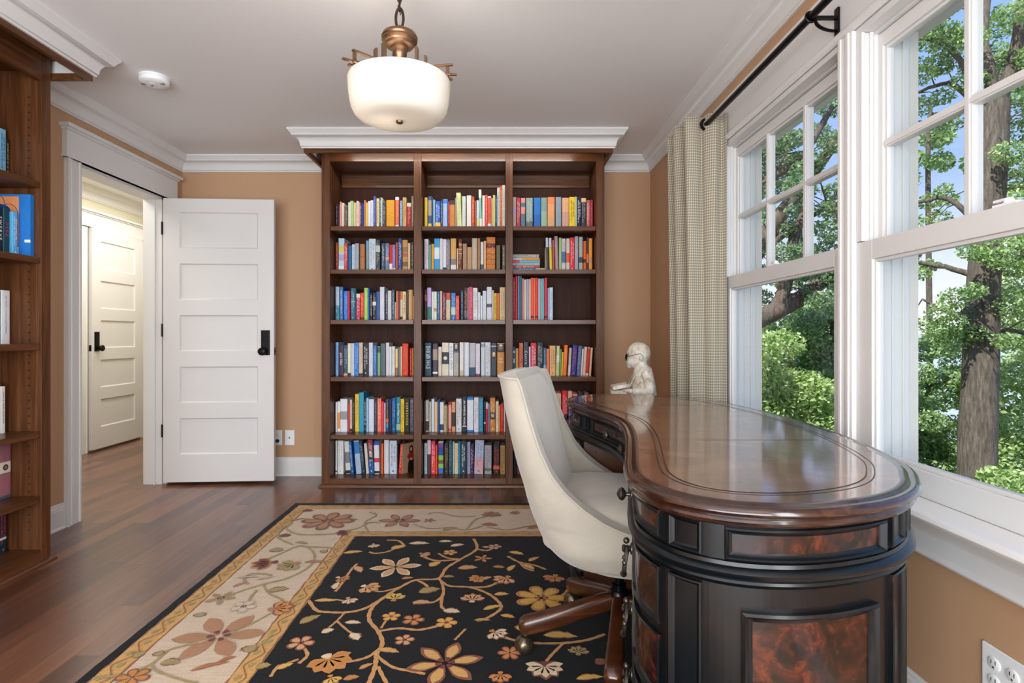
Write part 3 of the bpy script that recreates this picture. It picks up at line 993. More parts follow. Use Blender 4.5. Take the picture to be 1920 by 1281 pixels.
  ('V',0.1337,0.1593,0,0.291,'2c3c58',[]),
  ('V',0.1608,0.2075,0,0.2925,'2a5a70',[]),
  ('V',0.209,0.2497,0,0.2895,'a8946c',[]),
  ('V',0.316,0.3431,0,0.2925,'8c8c94',[]),
  ('V',0.3461,0.3852,0,0.291,'34443e',[('s','7a8a7c')]),
  ('V',0.3913,0.4334,0,0.291,'d8c0a0',[('b',0.2775,0.291,'a03038'),('s','90a080')]),
  ('V',0.4395,0.4801,0,0.2955,'dc2030',[('s','f8c8c8')]),
  ('V',0.4831,0.5133,0,0.294,'dcb89c',[('b',0.0576,0.1781,'1c2c60'),('s','c8ccd8')]),
  ('V',0.5163,0.5524,0,0.285,'a02830',[('b',0.2594,0.2714,'d8b890')]),
  ('V',0.5569,0.5931,0,0.2865,'3a3434',[]),
  ('V',0.5991,0.6322,0,0.2835,'6a5a70',[]),
 ]),
 (6,'left',[
  ('V',-1.199,-1.1868,0,0.2409,'dfe2e0',[('b',0.014,0.0257,'50505c'),('s','b0b4b4')]),
  ('V',-1.1834,-1.1417,0,0.2409,'e0dede',[('s','b8b8b8')]),
  ('V',-1.125,-1.0894,0,0.2359,'d4d4d0',[('b',0.0791,0.1591,'7a7c84'),('b',0.0023,0.0257,'16202c'),('l',-0.0133)]),
  ('V',-1.0867,-1.0667,0,0.2325,'1f62ac',[('l',-0.0193),('s','d0e4f4')]),
  ('V',-1.05,-1.0106,0,0.2409,'a8bcd4',[('l',-0.02),('b',0.1458,0.2325,'3a78c0')]),
  ('V',-1.0083,-0.9833,0,0.2359,'1f3244',[('l',-0.025),('s','a8bcc8')]),
  ('V',-0.9793,-0.9582,0,0.2192,'d8cec8',[('l',-0.0167)]),
  ('V',-0.9559,-0.9199,0,0.2459,'1d5c9c',[('l',-0.0133),('b',0.1691,0.2459,'9c2c3c'),('f',0.1058,0.1691),('s','f0f0f0')]),
  ('V',-0.9165,-0.8798,0,0.2359,'e4e2ea',[('l',-0.006),('b',0.2092,0.2359,'1f58b4'),('b',0.0841,0.1158,'d03a54'),('b',0.004,0.0224,'242830')]),
  ('V',-0.8698,-0.8532,0,0.2192,'e06a34',[]),
  ('V',-0.8498,-0.8148,0,0.2442,'dcdce0',[]),
  ('V',-0.8098,-0.7564,0,0.2409,'ccd8e8',[('s','6a5a70')]),
  ('V',-0.7551,-0.7457,0,0.2092,'1c2430',[]),
  ('V',-0.7447,-0.7247,0,0.2158,'d83424',[('l',0.0133),('s','f8b0a0')]),
 ]),
 (6,'middle',[
  ('V',-0.558,-0.5359,0,0.2226,'c4d4d8',[('s','c08088')]),
  ('V',-0.5351,-0.5095,0,0.2442,'4a3c4c',[('b',0.1438,0.2442,'d8c4d4')]),
  ('V',-0.5076,-0.4768,0,0.2383,'e0304a',[('s','f8e0e4'),('b',0.0079,0.128,'f0503c')]),
  ('V',-0.476,-0.4623,0,0.2068,'e8503c',[]),
  ('V',-0.4563,-0.4189,0,0.2363,'7a5a4c',[('b',0.2245,0.2363,'b8cc7c'),('b',0.193,0.2237,'7a48a0'),('b',0.1359,0.1922,'2c4c9c'),('b',0.1005,0.1339,'84c854'),('b',0.0414,0.0729,'94c860'),('b',0.0079,0.0406,'2c78d0')]),
  ('V',-0.413,-0.3823,0,0.2206,'2c2824',[('s','c89860')]),
  ('V',-0.3795,-0.3547,0,0.2423,'34505c',[('s','8aa0a8')]),
  ('V',-0.352,-0.339,0,0.2324,'a8c4c0',[]),
  ('V',-0.3382,-0.3114,0,0.2226,'dccfae',[('s','e07040')]),
  ('V',-0.3106,-0.2937,0,0.2363,'1f789c',[]),
  ('V',-0.2929,-0.2563,0,0.2363,'2c4450',[('s','ecf0f0')]),
  ('V',-0.2555,-0.2476,0,0.2344,'1c3c5c',[]),
  ('V',-0.2464,-0.2247,0,0.2304,'a8a0bc',[('s','a06070')]),
  ('V',-0.224,-0.1991,0,0.2029,'3c2a5c',[('s','d0c0e0')]),
  ('V',-0.1964,-0.1314,0,0.2442,'b4c0d8',[('b',0.0099,0.1162,'d8a8b0'),('s','7a88a8'),('l',0.0071)]),
  ('V',-0.1215,-0.0703,0,0.2068,'a8a4b0',[('b',0.0217,0.0414,'5a7a58'),('s','9a6a70')]),
  ('V',-0.0585,-0.0113,0,0.2147,'242024',[('b',0.0335,0.0611,'d0603c'),('s','c03c30')]),
  ('V',-0.0073,0.0285,0,0.2068,'a8804c',[('s','50402c')]),
 ]),
 (6,'right',[
  ('V',0.0877,0.1111,0,0.1892,'1c2838',[]),
  ('V',0.1127,0.1411,0,0.1992,'6a3a34',[]),
  ('V',0.1444,0.1678,0,0.1942,'3c4a50',[]),
  ('V',0.1711,0.2078,0,0.2025,'a89a80',[]),
  ('V',0.2128,0.2378,0,0.1925,'28323c',[]),
 ]),
]

# ------------------------------------------------------------------ bookcases
WOOD_ST = ((0.25, '3a1f11'), (0.45, '523018'), (0.6, '673f25'), (0.8, '7e5635'))
wood_v = wood('dark_cherry_wood_upright', WOOD_ST, (34, 34, 2.0), 0.42, 0.05, 0.3)
wood_h = wood('dark_cherry_wood_level', WOOD_ST, (2.0, 34, 34), 0.30, 0.12, 0.3)
wood_y = wood('dark_cherry_wood_side', WOOD_ST, (34, 2.0, 34), 0.34, 0.10, 0.3)
wood_back = wood('dark_cherry_wood_panel', ((0.25, '26120b'), (0.5, '381e13'), (0.8, '4c2c1c')), (26, 26, 1.6), 0.5, 0.0, 0.12)

# large bookcase on the back wall: face at y = BF, back panel at y = BB
BF, BB = 3.958, 4.268
SHZ = (1.826, 1.523, 1.169, 0.768, 0.363, 0.058)
UP = ((-1.259, -1.201), (-0.613, -0.560), (0.030, 0.080), (0.665, 0.722))
BAYS = {'left': (-1.201, -0.613), 'middle': (-0.560, 0.030), 'right': (0.080, 0.665)}
FT = 2.269      # underside of the fascia
bc = thing('bookcase', 'large three-bay dark cherry bookcase full of books against the back wall', 'bookcase', (-0.27, BF, 0))
O = (-0.27, BF, 0)
for i, (a, b) in enumerate(UP):
    m = MB()
    m.box(a, b, BF, BF + 0.02, 0, 2.356)
    if i == 0:
        m.box(a, b - 0.004, BF + 0.02, BB, 0, 2.356)
    elif i == 3:
        m.box(a + 0.004, b, BF + 0.02, BB, 0, 2.356)
    else:
        m.box(a + 0.004, b - 0.004, BF + 0.02, BB, 0, 2.356)
    m.build('side_panel' if i in (0, 3) else 'divider', wood_v, bc, O, smooth=False, bevel=0.0012)
MB().box(-1.255, 0.718, BB - 0.006, BB + 0.006, 0.0, 2.356).build('back_panel', wood_back, bc, O, smooth=False)
for key, (a, b) in BAYS.items():
    for i, z in enumerate(SHZ):
        if i < 5:
            MB().box(a + 0.003, b - 0.003, BF + 0.004, BB - 0.007, z - 0.030, z).build('shelf', wood_h, bc, O, smooth=False, bevel=0.0012)
        else:
            MB().box(a + 0.0005, b - 0.0005, BF + 0.003, BB - 0.007, 0.02, z).build('bottom_shelf', wood_h, bc, O, smooth=False, bevel=0.001)
    MB().box(a + 0.0005, b - 0.0005, BF + 0.001, BF + 0.021, 2.280, 2.356).build('header_rail', wood_h, bc, O, smooth=False, bevel=0.001)
    MB().box(a + 0.003, b - 0.003, BB - 0.022, BB - 0.007, 2.170, 2.262).build('nailing_rail', wood_h, bc, O, smooth=False, bevel=0.001)
    MB().box(a + 0.0005, b - 0.0005, BF + 0.022, BB - 0.007, 2.280, 2.300).build('top_panel', wood_h, bc, O, smooth=False)
    MB().box(a + 0.0005, b - 0.0005, BF + 0.0005, BF + 0.0028, 0.0, 0.055).build('bottom_rail', wood_h, bc, O, smooth=False)
    dm = MB()      # shelf-pin holes in the bay sides
    for xs, sg in ((a + 0.0042, 1), (b - 0.0042, -1)):
        for yy in (BF + 0.06, BB - 0.06):
            for k in range(58):
                zz = 0.16 + k * 0.035
                dm.box(*sorted((xs, xs + sg * 0.0004)), yy - 0.0025, yy + 0.0025, zz, zz + 0.005)
    dm.build('shelf_pin_holes', dark_hole, bc, O, smooth=False)['kind'] = 'stuff'
# fascia (hanging board with lipped edge) and crown
CF = 3.734
m = MB()
m.box(-1.306, 0.739, CF, CF + 0.022, FT, 2.3)
m.box(-1.306, -1.286, CF + 0.022, BB, FT, 2.3)
m.box(0.719, 0.739, CF + 0.022, BB, FT, 2.3)
m.box(-1.286, 0.719, CF + 0.022, BF + 0.0005, 2.357, 2.362)
m.build('fascia', wood_h, bc, O, smooth=False, bevel=0.0015)
m = MB()
m.smooth = True
m.sweep([(0.739, YB), (0.739, CF), (-1.306, CF), (-1.306, YB)], CROWN, up=ZC)
m.build('crown', white, bc, O)
m = MB()
m.box(-1.304, 0.737, CF + 0.003, YB - 0.001, 2.363, 2.406)
m.build('soffit', wood_h, bc, O, smooth=False)
m = MB()
pr = [(0, 0), (0.018, 0), (0.017, 0.008), (0.012, 0.015), (0.004, 0.019), (0, 0.02)]
m.smooth = True
m.sweep([(0.7225, YB - 0.021), (0.7225, BF), (-1.2595, BF), (-1.2595, YB - 0.021)], pr)
m.build('shoe_moulding', wood_h, bc, O)

# slim light bar behind the fascia, washing the header and the top of the case
MB().box(-1.15, 0.58, CF + 0.030, CF + 0.048, 2.345, 2.357).build('light_bar', plain('light_bar_housing', 'd8d4cc', 0.5), bc, (-0.27, BF, 0), smooth=False)
area('bookcase_light', (-0.285, CF + 0.040, 2.343), (0, 1, -0.42), 1.6, 0.012, 3.2, (1.0, 0.95, 0.88))

# left bookcase against the left wall: face at x = LF, far end at y = LE
LF, LE, LB = -2.124, 2.665, -2.411
LSZ = (1.766, 1.4186, 1.0203, 0.616, 0.318, 0.071)
lc = thing('bookcase', 'dark cherry bookcase at the left edge, standing beside the doorway', 'bookcase', (LF, 1.9, 0))
O = (LF, 1.9, 0)
LU = ((2.610, 2.665), (1.95, 2.0), (1.2, 1.25))
for i, (a, b) in enumerate(LU):
    m = MB()
    m.box(LF - 0.02, LF, a, b, 0, 2.356)
    m.box(LB, LF - 0.02, a + (0.0 if i != 1 else 0.004), b - 0.004, 0, 2.356)
    m.build('side_panel' if i != 1 else 'divider', wood_v, lc, O, smooth=False, bevel=0.0012)
MB().box(LB - 0.004, LB + 0.006, 1.204, 2.661, 0, 2.356).build('back_panel', wood_back, lc, O, smooth=False)
for a, b in ((2.0, 2.610), (1.25, 1.95)):
    for i, z in enumerate(LSZ):
        if i < 5:
            MB().box(LB + 0.007, LF - 0.004, a + 0.003, b - 0.003, z - 0.028, z).build('shelf', wood_y, lc, O, smooth=False, bevel=0.0012)
        else:
            MB().box(LB + 0.007, LF - 0.003, a + 0.0005, b - 0.0005, 0.02, z).build('bottom_shelf', wood_y, lc, O, smooth=False, bevel=0.001)
    MB().box(LF - 0.021, LF - 0.001, a + 0.0005, b - 0.0005, 2.235, 2.356).build('header_rail', wood_y, lc, O, smooth=False, bevel=0.001)
    MB().box(LB + 0.007, LF - 0.022, a + 0.0005, b - 0.0005, 2.280, 2.300).build('top_panel', wood_y, lc, O, smooth=False)
    MB().box(LF - 0.0028, LF - 0.0005, a + 0.0005, b - 0.0005, 0, 0.068).build('bottom_rail', wood_y, lc, O, smooth=False)
    dm = MB()
    for xx in (LF - 0.055, LB + 0.06):
        for k in range(58):
            zz = 0.16 + k * 0.035
            dm.box(xx - 0.0025, xx + 0.0025, b - 0.0046, b - 0.004, zz, zz + 0.005)
            dm.box(xx - 0.0025, xx + 0.0025, b - 0.0004, b + 0.0001, zz, zz + 0.005)
    dm.build('shelf_pin_holes', dark_hole, lc, O, smooth=False)['kind'] = 'stuff'
CX = -1.945
m = MB()
m.box(CX - 0.022, CX, 1.17, 2.693, FT, 2.3)
m.box(LB, CX - 0.022, 2.673, 2.693, FT, 2.3)
m.box(LB, CX - 0.022, 1.17, 1.19, FT, 2.3)
m.box(LF - 0.0005, CX - 0.022, 1.19, 2.673, 2.357, 2.362)
m.build('fascia', wood_y, lc, O, smooth=False, bevel=0.0015)
m = MB()
m.smooth = True
m.sweep([(XL, 2.693), (CX, 2.693), (CX, 1.17), (XL, 1.17)], CROWN, up=ZC)
m.build('crown', white, lc, O)
MB().box(XL + 0.001, CX - 0.003, 1.172, 2.691, 2.363, 2.406).build('soffit', wood_y, lc, O, smooth=False)
m = MB()
m.smooth = True
m.sweep([(XL + 0.021, 2.6655), (LF, 2.6655), (LF, 1.2)], pr)
m.build('shoe_moulding', wood_y, lc, O)

# ------------------------------------------------------------------ books
def cover_mat(hx):
    k = 'cover_' + hx
    if k in MATS:
        return MATS[k]
    t = NT(k)
    t.set(rough=0.48, spec=0.3)
    b = lin(hx)
    f = t.noise(t.coord(scale=(60, 60, 18)), 1.0, 2)
    nd = t.n('MixRGB', blend_type='MIX')
    t.l(f, nd.inputs[0])
    nd.inputs[1].default_value = (*[x * 0.86 for x in b], 1)
    nd.inputs[2].default_value = (*[min(1, x * 1.12) for x in b], 1)
    t.color(nd.outputs[0])
    MATS[k] = t.m
    return t.m
def paper_mat():
    t = NT('book_pages')
    t.set(rough=0.8)
    f = t.noise(t.coord(scale=(900, 2, 2)), 1.0, 2)
    t.color(t.ramp(f, ((0.3, 'b8ad98'), (0.7, 'e6dfd0'))))
    return t.m
paper = paper_mat()
paper_y = NT('book_pages_side')
paper_y.set(rough=0.8)
paper_y.color(paper_y.ramp(paper_y.noise(paper_y.coord(scale=(900, 2, 2)), 1.0, 2), ((0.3, 'b8ad98'), (0.7, 'e6dfd0'))))

def spine_outline(w, off):
    b = min(0.0016, w * 0.1)
    return [(-off * 0.0 + 0 - off, 0.004), (0.06 * w - off * 0.5, b * 0.6 - off), (0.25 * w, 0.0 - off), (0.75 * w, 0.0 - off), (0.94 * w + off * 0.5, b * 0.6 - off), (w + off, 0.004)]

def make_book(name, w, d, h, hx, opts, soft=False):
    """upright book: spine faces -y, corner at origin"""
    t = 0.0028 if w > 0.016 and not soft else max(0.0006, min(0.0012, w * 0.15))
    mats = [cover_mat(hx)]
    idx = {hx: 0}
    def mi(c):
        if c not in idx:
            idx[c] = len(mats)
            mats.append(cover_mat(c))
        return idx[c]
    m = MB()
    so = spine_outline(w, 0)
    pts = [(0, d)] + so + [(w, d), (w - t, d), (w - t, t + 0.003), (t, t + 0.003), (t, d)]
    m.prism(pts, 0, h)
    lay = 0.00025
    for o in opts:
        if o[0] in 'bf':
            z0, z1 = max(0.0, o[1]), min(h, o[2])
            m.cur = mi(o[3]) if o[0] == 'b' else mi('4a4640')
            q = spine_outline(w, lay)
            if o[0] == 'f':
                q = [(x, y - 0.0001) for x, y in q]
            for a, b in zip(q, q[1:]):
                m.quad((a[0], a[1], z0), (b[0], b[1], z0), (b[0], b[1], z1), (a[0], a[1], z1))
            if o[0] == 'f':          # small generic portrait: head and collar
                cz = z0 + (z1 - z0) * 0.56
                hh = (z1 - z0)
                for col, cx, cy, rx, rz, yy in (('a8603c' if hx == 'c88a44' else 'd0a488', 0.5, cz, 0.28 * w, 0.30 * hh, 0.0006), ('d8d4d0' if hx != 'c8823c' else '6a4a38', 0.5, cz + 0.24 * hh, 0.24 * w, 0.12 * hh, 0.0007),
                                                ('2a2a30', 0.5, z0 + 0.10 * hh, 0.40 * w, 0.12 * hh, 0.0005)):
                    m.cur = mi(col)
                    m.poly([(cx * w + rx * math.cos(a * PI / 6), -yy, cy + rz * math.sin(a * PI / 6)) for a in range(12)])
        elif o[0] == 'e':
            m.cur = mi(o[2])
            r = min(0.32 * w, 0.014)
            m.poly([(w / 2 + r * math.cos(a * PI / 8), -0.0005, o[1] + r * math.sin(a * PI / 8)) for a in range(16)])
            m.cur = 0
            m.poly([(w / 2 + r * 0.6 * math.cos(a * PI / 4), -0.0006, o[1] + r * 0.6 * math.sin(a * PI / 4)) for a in range(8)])
        elif o[0] in 'sgL':
            m.cur = mi(o[1])
            rr = random.Random(int(w * 1e6) + int(h * 1e5))
            big = o[0] == 'L'
            cols = 1 if (w < 0.022 or big) else 2
            for c in range(cols):
                cw = w * (0.62 if big else (0.42 if cols == 1 else 0.26))
                cx = w * (0.5 if cols == 1 else (0.34 if c == 0 else 0.70))
                z = h * (0.90 if c == 0 else 0.84)
                end = h * (0.22 if c == 0 else 0.38)
                run = rr.randint(4, 8)
                while z > end:
                    s_ = (0.0085 if big else 0.0036) * rr.uniform(0.8, 1.2)
                    if o[0] == 'g':
                        m.box(cx - cw * 0.3, cx + cw * 0.3, -0.0006, -0.0003, z - 0.003, z)
                        z -= h * 0.14
                        continue
                    th = s_ * 0.30
                    k = rr.random()
                    m.quad((cx - cw / 2, -0.0005, z - th), (cx + cw / 2, -0.0005, z - th), (cx + cw / 2, -0.0005, z), (cx - cw / 2, -0.0005, z))
                    if k < 0.6:
                        zz = z - s_ + th
                        m.quad((cx - cw / 2, -0.0005, zz - th), (cx + cw / 2 * rr.choice((1, 0.2)), -0.0005, zz - th), (cx + cw / 2 * rr.choice((1, 0.2)), -0.0005, zz), (cx - cw / 2, -0.0005, zz))
                    xo = cx + cw * rr.choice((-0.5, -0.1, 0.35))
                    m.quad((xo, -0.0005, z - s_), (xo + cw * 0.16, -0.0005, z - s_), (xo + cw * 0.16, -0.0005, z), (xo, -0.0005, z))
                    z -= s_ * 1.35
                    run -= 1
                    if run <= 0:
                        z -= s_ * 1.4
                        run = rr.randint(3, 8)
            # publisher's mark near the foot
            if not big and w > 0.014 and o[0] == 's':
                m.poly([(w / 2 + w * 0.14 * math.cos(a * PI / 3), -0.0005, h * 0.085 + w * 0.14 * math.sin(a * PI / 3)) for a in range(6)])
    m.cur = 0
    o = m.build(name, mats, smooth=False)
    pg = MB()
    pg.box(t * 1.02, w - t * 1.02, t + 0.0032, d - 0.004, 0.0025, h - 0.0035)
    pg.build('pages', paper, o, smooth=False, fix=False)
    for p in opts:
        if p[0] == 't':
            txt = p[1].replace('_', ' ')
            tm = cover_mat(p[2])
            cu = bpy.data.curves.new('title', 'FONT')
            cu.body = txt
            cu.align_x = 'LEFT' if False else 'CENTER'
            cu.align_y = 'CENTER'
            zlo, zhi = 0.16 * h, 0.93 * h
            if txt == 'My Life':
                zlo, zhi = 0.32 * h, 0.62 * h
            ln = zhi - zlo
            sz = min(w * (0.92 if w < 0.03 else 0.72), ln / (0.60 * len(txt)))
            cu.size = sz
            cu.extrude = 0.0001
            need = 0.60 * sz * len(txt)
            if txt == 'My Life':
                cu.body = 'My\nLife'
                cu.size = w * 0.42
            elif need < ln * 0.92:
                cu.space_character = min(1.45, ln * 0.95 / need)
            cu.materials.append(tm)
            to = bpy.data.objects.new('title', cu)
            if txt == 'My Life':
                TM = Matrix(((1, 0, 0, w / 2), (0, 0, -1, -0.0006), (0, 1, 0, (zlo + zhi) / 2), (0, 0, 0, 1)))
            else:
                TM = Matrix(((0, 1, 0, w / 2), (0, 0, -1, -0.0006), (-1, 0, 0, (zlo + zhi) / 2), (0, 0, 0, 1)))
            tme = bpy.data.meshes.new_from_object(to)
            tme.name = 'title'
            tob = bpy.data.objects.new('title', tme)
            tob.matrix_basis = TM
            bpy.data.objects.remove(to)
            COL.objects.link(tob)
            tob.parent = o
    return o

def colour_name(hx):
    r, g, b = [int(hx[i:i + 2], 16) / 255 for i in (0, 2, 4)]
    mx, mn = max(r, g, b), min(r, g, b)
    v = mx
    s_ = 0 if mx == 0 else (mx - mn) / mx
    if s_ < 0.13:
        return 'white' if v > 0.83 else 'pale grey' if v > 0.66 else 'grey' if v > 0.38 else 'near-black'
    if v < 0.26:
        return 'near-black'
    import colorsys
    hh = colorsys.rgb_to_hsv(r, g, b)[0] * 360
    if hh < 14 or hh > 345:
        return ('pink' if s_ < 0.45 and v > 0.6 else 'maroon' if v < 0.6 else 'red')
    if hh < 45:
        if s_ < 0.22 and v > 0.75:
            return 'cream'
        if s_ < 0.42 and v > 0.7:
            return 'tan'
        return 'brown' if v < 0.72 else 'orange'
    if hh < 68:
        return 'cream' if s_ < 0.3 and v > 0.75 else 'yellow' if v > 0.6 else 'olive'
    if hh < 165:
        return 'pale green' if v > 0.7 and s_ < 0.35 else 'green' if v > 0.35 else 'dark green'
    if hh < 198:
        return 'pale teal' if v > 0.7 and s_ < 0.3 else 'teal' if v > 0.35 else 'dark teal'
    if hh < 250:
        return 'pale blue' if v > 0.72 and s_ < 0.4 else 'blue' if v > 0.45 else 'navy'
    return 'lilac' if v > 0.65 and s_ < 0.4 else 'purple'
ORD = 'first second third fourth fifth sixth seventh eighth ninth tenth eleventh twelfth thirteenth fourteenth fifteenth sixteenth seventeenth eighteenth nineteenth twentieth twenty-first twenty-second twenty-third twenty-fourth twenty-fifth twenty-sixth twenty-seventh twenty-eighth twenty-ninth thirtieth'.split()
ROWN = {1: 'top', 2: 'second', 3: 'third', 4: 'fourth', 5: 'fifth', 6: 'bottom'}
TITLED = {'SURRENDER', 'AN_IMMENSE_WORLD', 'CALL_US_WHAT_WE_CARRY', 'WHAT_IS_REAL?', 'My_Life', 'Good_Night,_Irene'}

def fill_shelves():
    for row, bay, items in BOOKS:
        base = SHZ[row - 1] + 0.0003
        n = len([i for i in items if i[0] == 'V'])
        kk = 0
        stack = 0
        cols = [colour_name(i[5]) for i in items]
        grp = 'books on the %s shelf of the %s bay' % (ROWN[row], bay)
        for q, (typ, x0, x1, z0, z1, hx, opts) in enumerate(items):
            rr = random.Random(row * 1000 + q * 7 + len(bay))
            if typ == 'V':
                w = max(0.003, x1 - x0 - 0.0004)
                hgt = z1
                d = min(0.168, max(0.105, hgt * 0.68)) * rr.uniform(0.95, 1.0)
                fy = 4.088 + rr.uniform(-0.006, 0.008)
                if fy + d > BB - 0.008:
                    d = BB - 0.008 - fy
                lean = 0
                for o in opts:
                    if o[0] == 'l':
                        lean = o[1]
                hgt = min(hgt, {1: 0.40, 2: 0.268, 3: 0.320, 4: 0.36, 5: 0.36, 6: 0.270}[row])
                o = make_book('book', w, d, hgt, hx, opts, soft=(w < 0.012))
                if lean:
                    a = math.atan2(lean, hgt)
                    o.rotation_euler = (0, a, 0)
                    dz = math.sin(abs(a)) * w if lean > 0 else 0.0
                    o.location = (x0 + (0 if lean > 0 else 0), fy, base + (dz if lean > 0 else 0.0))
                else:
                    o.location = (x0, fy, base)
                kk += 1
                size = ('tall ' if hgt > 0.235 else 'short ' if hgt < 0.19 else '') + ('thick' if w > 0.036 else 'slim' if w < 0.0145 else '')
                size = size.strip()
                left = ('right of a %s one' % cols[q - 1]) if q and items[q - 1][0] == 'V' else 'at the left end'
                ti = [p[1] for p in opts if p[0] == 't' and p[1] in TITLED]
                if ti:
                    lab = '%s book titled %s on the %s shelf, %s bay' % (cols[q], ti[0].replace('_', ' '), ROWN[row], bay)
                else:
                    lab = ' '.join(('%s %s book %s, %s, %s shelf, %s bay' % (size, cols[q], left, ORD[kk - 1], ROWN[row], bay)).split())
                    if len(lab.split()) > 16:
                        lab = lab.replace(size + ' ', '', 1)
                tag(o, lab, 'book', grp)
            else:
                w = max(0.006, z1 - z0 - 0.0006)
                ln = x1 - x0
                nopt = []
                for p in opts:
                    if p[0] == 'v':
                        nopt.append(('b', ln - (p[2] - x0), ln - (p[1] - x0), p[3]))
                    else:
                        nopt.append(p)
                o = make_book('book', w, 0.15, ln, hx, nopt)
                stack += 1
                # lay it down: spine toward the room, head of the book to the left
                o.rotation_euler = (0, R(-90), 0)
                o.matrix_local = Matrix(((0, 0, -1, x1), (0, 1, 0, 4.09), (1, 0, 0, 0), (0, 0, 0, 1)))
                o['stack_w'] = w
                o['zz'] = z0
                cname = cols[q]
                tag(o, '%s book lying flat, %s from the top of the flat stack, second shelf' % (cname, ORD[stack - 1]), 'book', grp)
    # let the flat stack rest from the bottom up
    st = [o for o in COL.objects if 'stack_w' in o.keys()]
    z = SHZ[1] + 0.0003
    for o in reversed(st):
        o.location.z = z
        z += o['stack_w'] + 0.0003
        del o['stack_w']
        del o['zz']
fill_shelves()

# books of the left bookcase, seen at the frame edge: spines face +x
def left_book(y1, w, h, row, hx, opts, label, d=0.138, x=-2.258, tilt=0, title=None):
    o = make_book('book', w, d, h, hx, opts)
    o.rotation_euler = (0, 0, R(90))
    o.location = (x, y1 - w, LSZ[row] + 0.0003)
    tag(o, label, 'book', 'books in the left bookcase')
    return o
LBK = [
 (0, 2.594, .014, .190, '24241e', [('s', 'd8c890')], 'slim black book beside the side panel, top visible shelf of left bookcase'),
 (0, 2.579, .036, .228, '7fb6d6', [('s', '1c4a78')], 'tall pale blue book between black and pale teal books, left bookcase'),
 (0, 2.542, .034, .234, 'd4e8e4', [('s', '5a8088')], 'pale teal book left of the pale blue one, left bookcase'),
 (0, 2.507, .030, .220, '3a7ca8', [('s', 'e0ecf4')], 'mid blue book third along on the shelf above the blue picture book'),
 (2, 2.600, .046, .244, 'ecebec', [('t', 'KEN_FOLLETT_A_PLACE_CALLED_FREEDOM', '2444a0')], 'thick white book with blue lettering down its spine, left bookcase'),
 (2, 2.552, .040, .240, '1c7a94', [('s', 'b8d84c')], 'teal book with green lettering, left bookcase'),
 (2, 2.511, .036, .236, '246a8c', [('s', 'e8eef0')], 'blue book left of the teal lettered one, left bookcase'),
 (3, 2.575, .024, .212, 'eceae6', [('t', 'JOHN_LE_CARRE_SILVERVIEW', '26262a')], 'slim white book with black lettering, left bookcase'),
 (3, 2.550, .030, .226, 'c8b490', [('s', '6a5030')], 'tan book left of the slim white one, left bookcase'),
 (3, 2.519, .034, .220, '9a4038', [('s', 'e8d8c0')], 'maroon book left of the tan one, left bookcase'),
 (4, 2.606, .062, .252, '9c6470', [('b', .115, .165, 'dcd4bc'), ('e', .140, '2a2624'), ('b', .0, .012, '4a5868')], 'thick dusty pink book with a cream band, left bookcase'),
 (4, 2.543, .030, .236, '2c4458', [('s', 'd8d8d8')], 'navy book left of the thick pink one, left bookcase'),
 (5, 2.582, .040, .200, '16303c', [('s', 'c84048'), ('b', .062, .072, 'd0dce0')], 'dark teal book with a pale band, bottom shelf of left bookcase'),
 (5, 2.541, .044, .206, '3a9ad0', [('s', 'f0f4f8')], 'bright blue book left of the dark teal one, bottom shelf of left bookcase'),
]
for row, y1, w, h, hx, op, lab in LBK:
    left_book(y1, w, h, row, hx, op, lab)
# shelf with the picture book shown by its front cover
e = left_book(2.560, .026, .196, 1, '5aaede', [('s', 'f4f8fa')], 'pale blue book leaning in front of the large blue picture book', x=-2.190)
e = left_book(2.530, .030, .205, 1, '1c4250', [('t', 'PYRE', 'c83040')], 'dark teal speckled book left of the leaning pale blue book', x=-2.200)
e = left_book(2.496, .030, .205, 1, '16242c', [('t', 'SWERVE', 'f0f0f0')], 'near-black book titled SWERVE in the left bookcase', x=-2.200)
pb = MB()
pb.box(0, 0.215, 0, 0.022, 0, 0.285)
pbm = [cover_mat('2a78c8'), cover_mat('e0905c'), cover_mat('1c3c8c'), cover_mat('c84a34'), cover_mat('eeeeee'), cover_mat('222222'), cover_mat('14566c')]
pb.cur = 1
pb.quad((0.004, -0.0004, 0.05), (0.165, -0.0004, 0.05), (0.165, -0.0004, 0.275), (0.004, -0.0004, 0.275))
pb.cur = 6
for cx, cz, r in ((0.06, 0.24, 0.045), (0.12, 0.20, 0.04)):
    pts = [(cx + r * math.cos(a), -0.0007, cz + r * math.sin(a)) for a in [k * PI / 12 for k in range(25)]]
    pb.tube(pts, 0.0016, 6)
pb.cur = 2
pb.poly([(0.085 + 0.045 * math.cos(a * PI / 8), -0.0009, 0.205 + 0.035 * math.sin(a * PI / 8)) for a in range(16)])
pb.quad((0.05, -0.0008, 0.15), (0.12, -0.0008, 0.15), (0.125, -0.0008, 0.21), (0.045, -0.0008, 0.21))
pb.cur = 3
pb.poly([(0.05, -0.0009, 0.15), (0.16, -0.0009, 0.11), (0.16, -0.0009, 0.15), (0.13, -0.0009, 0.175)])
pb.cur = 5
pb.poly([(0.10, -0.0008, 0.055), (0.155, -0.0008, 0.055), (0.155, -0.0008, 0.12), (0.12, -0.0008, 0.15)])
pb.cur = 4
pb.quad((0.095, -0.0012, 0.006), (0.165, -0.0012, 0.006), (0.165, -0.0012, 0.045), (0.095, -0.0012, 0.045))
pb.quad((0.19, -0.0006, 0.065), (0.2155, -0.0006, 0.065), (0.2155, -0.0006, 0.078), (0.19, -0.0006, 0.078))
pb.cur = 5
for k in range(14):
    x = 0.108 + k * 0.0032
    pb.quad((x, -0.0014, 0.016), (x + 0.0014 + 0.0008 * (k % 3 == 0), -0.0014, 0.016), (x + 0.0014 + 0.0008 * (k % 3 == 0), -0.0014, 0.040), (x, -0.0014, 0.040))
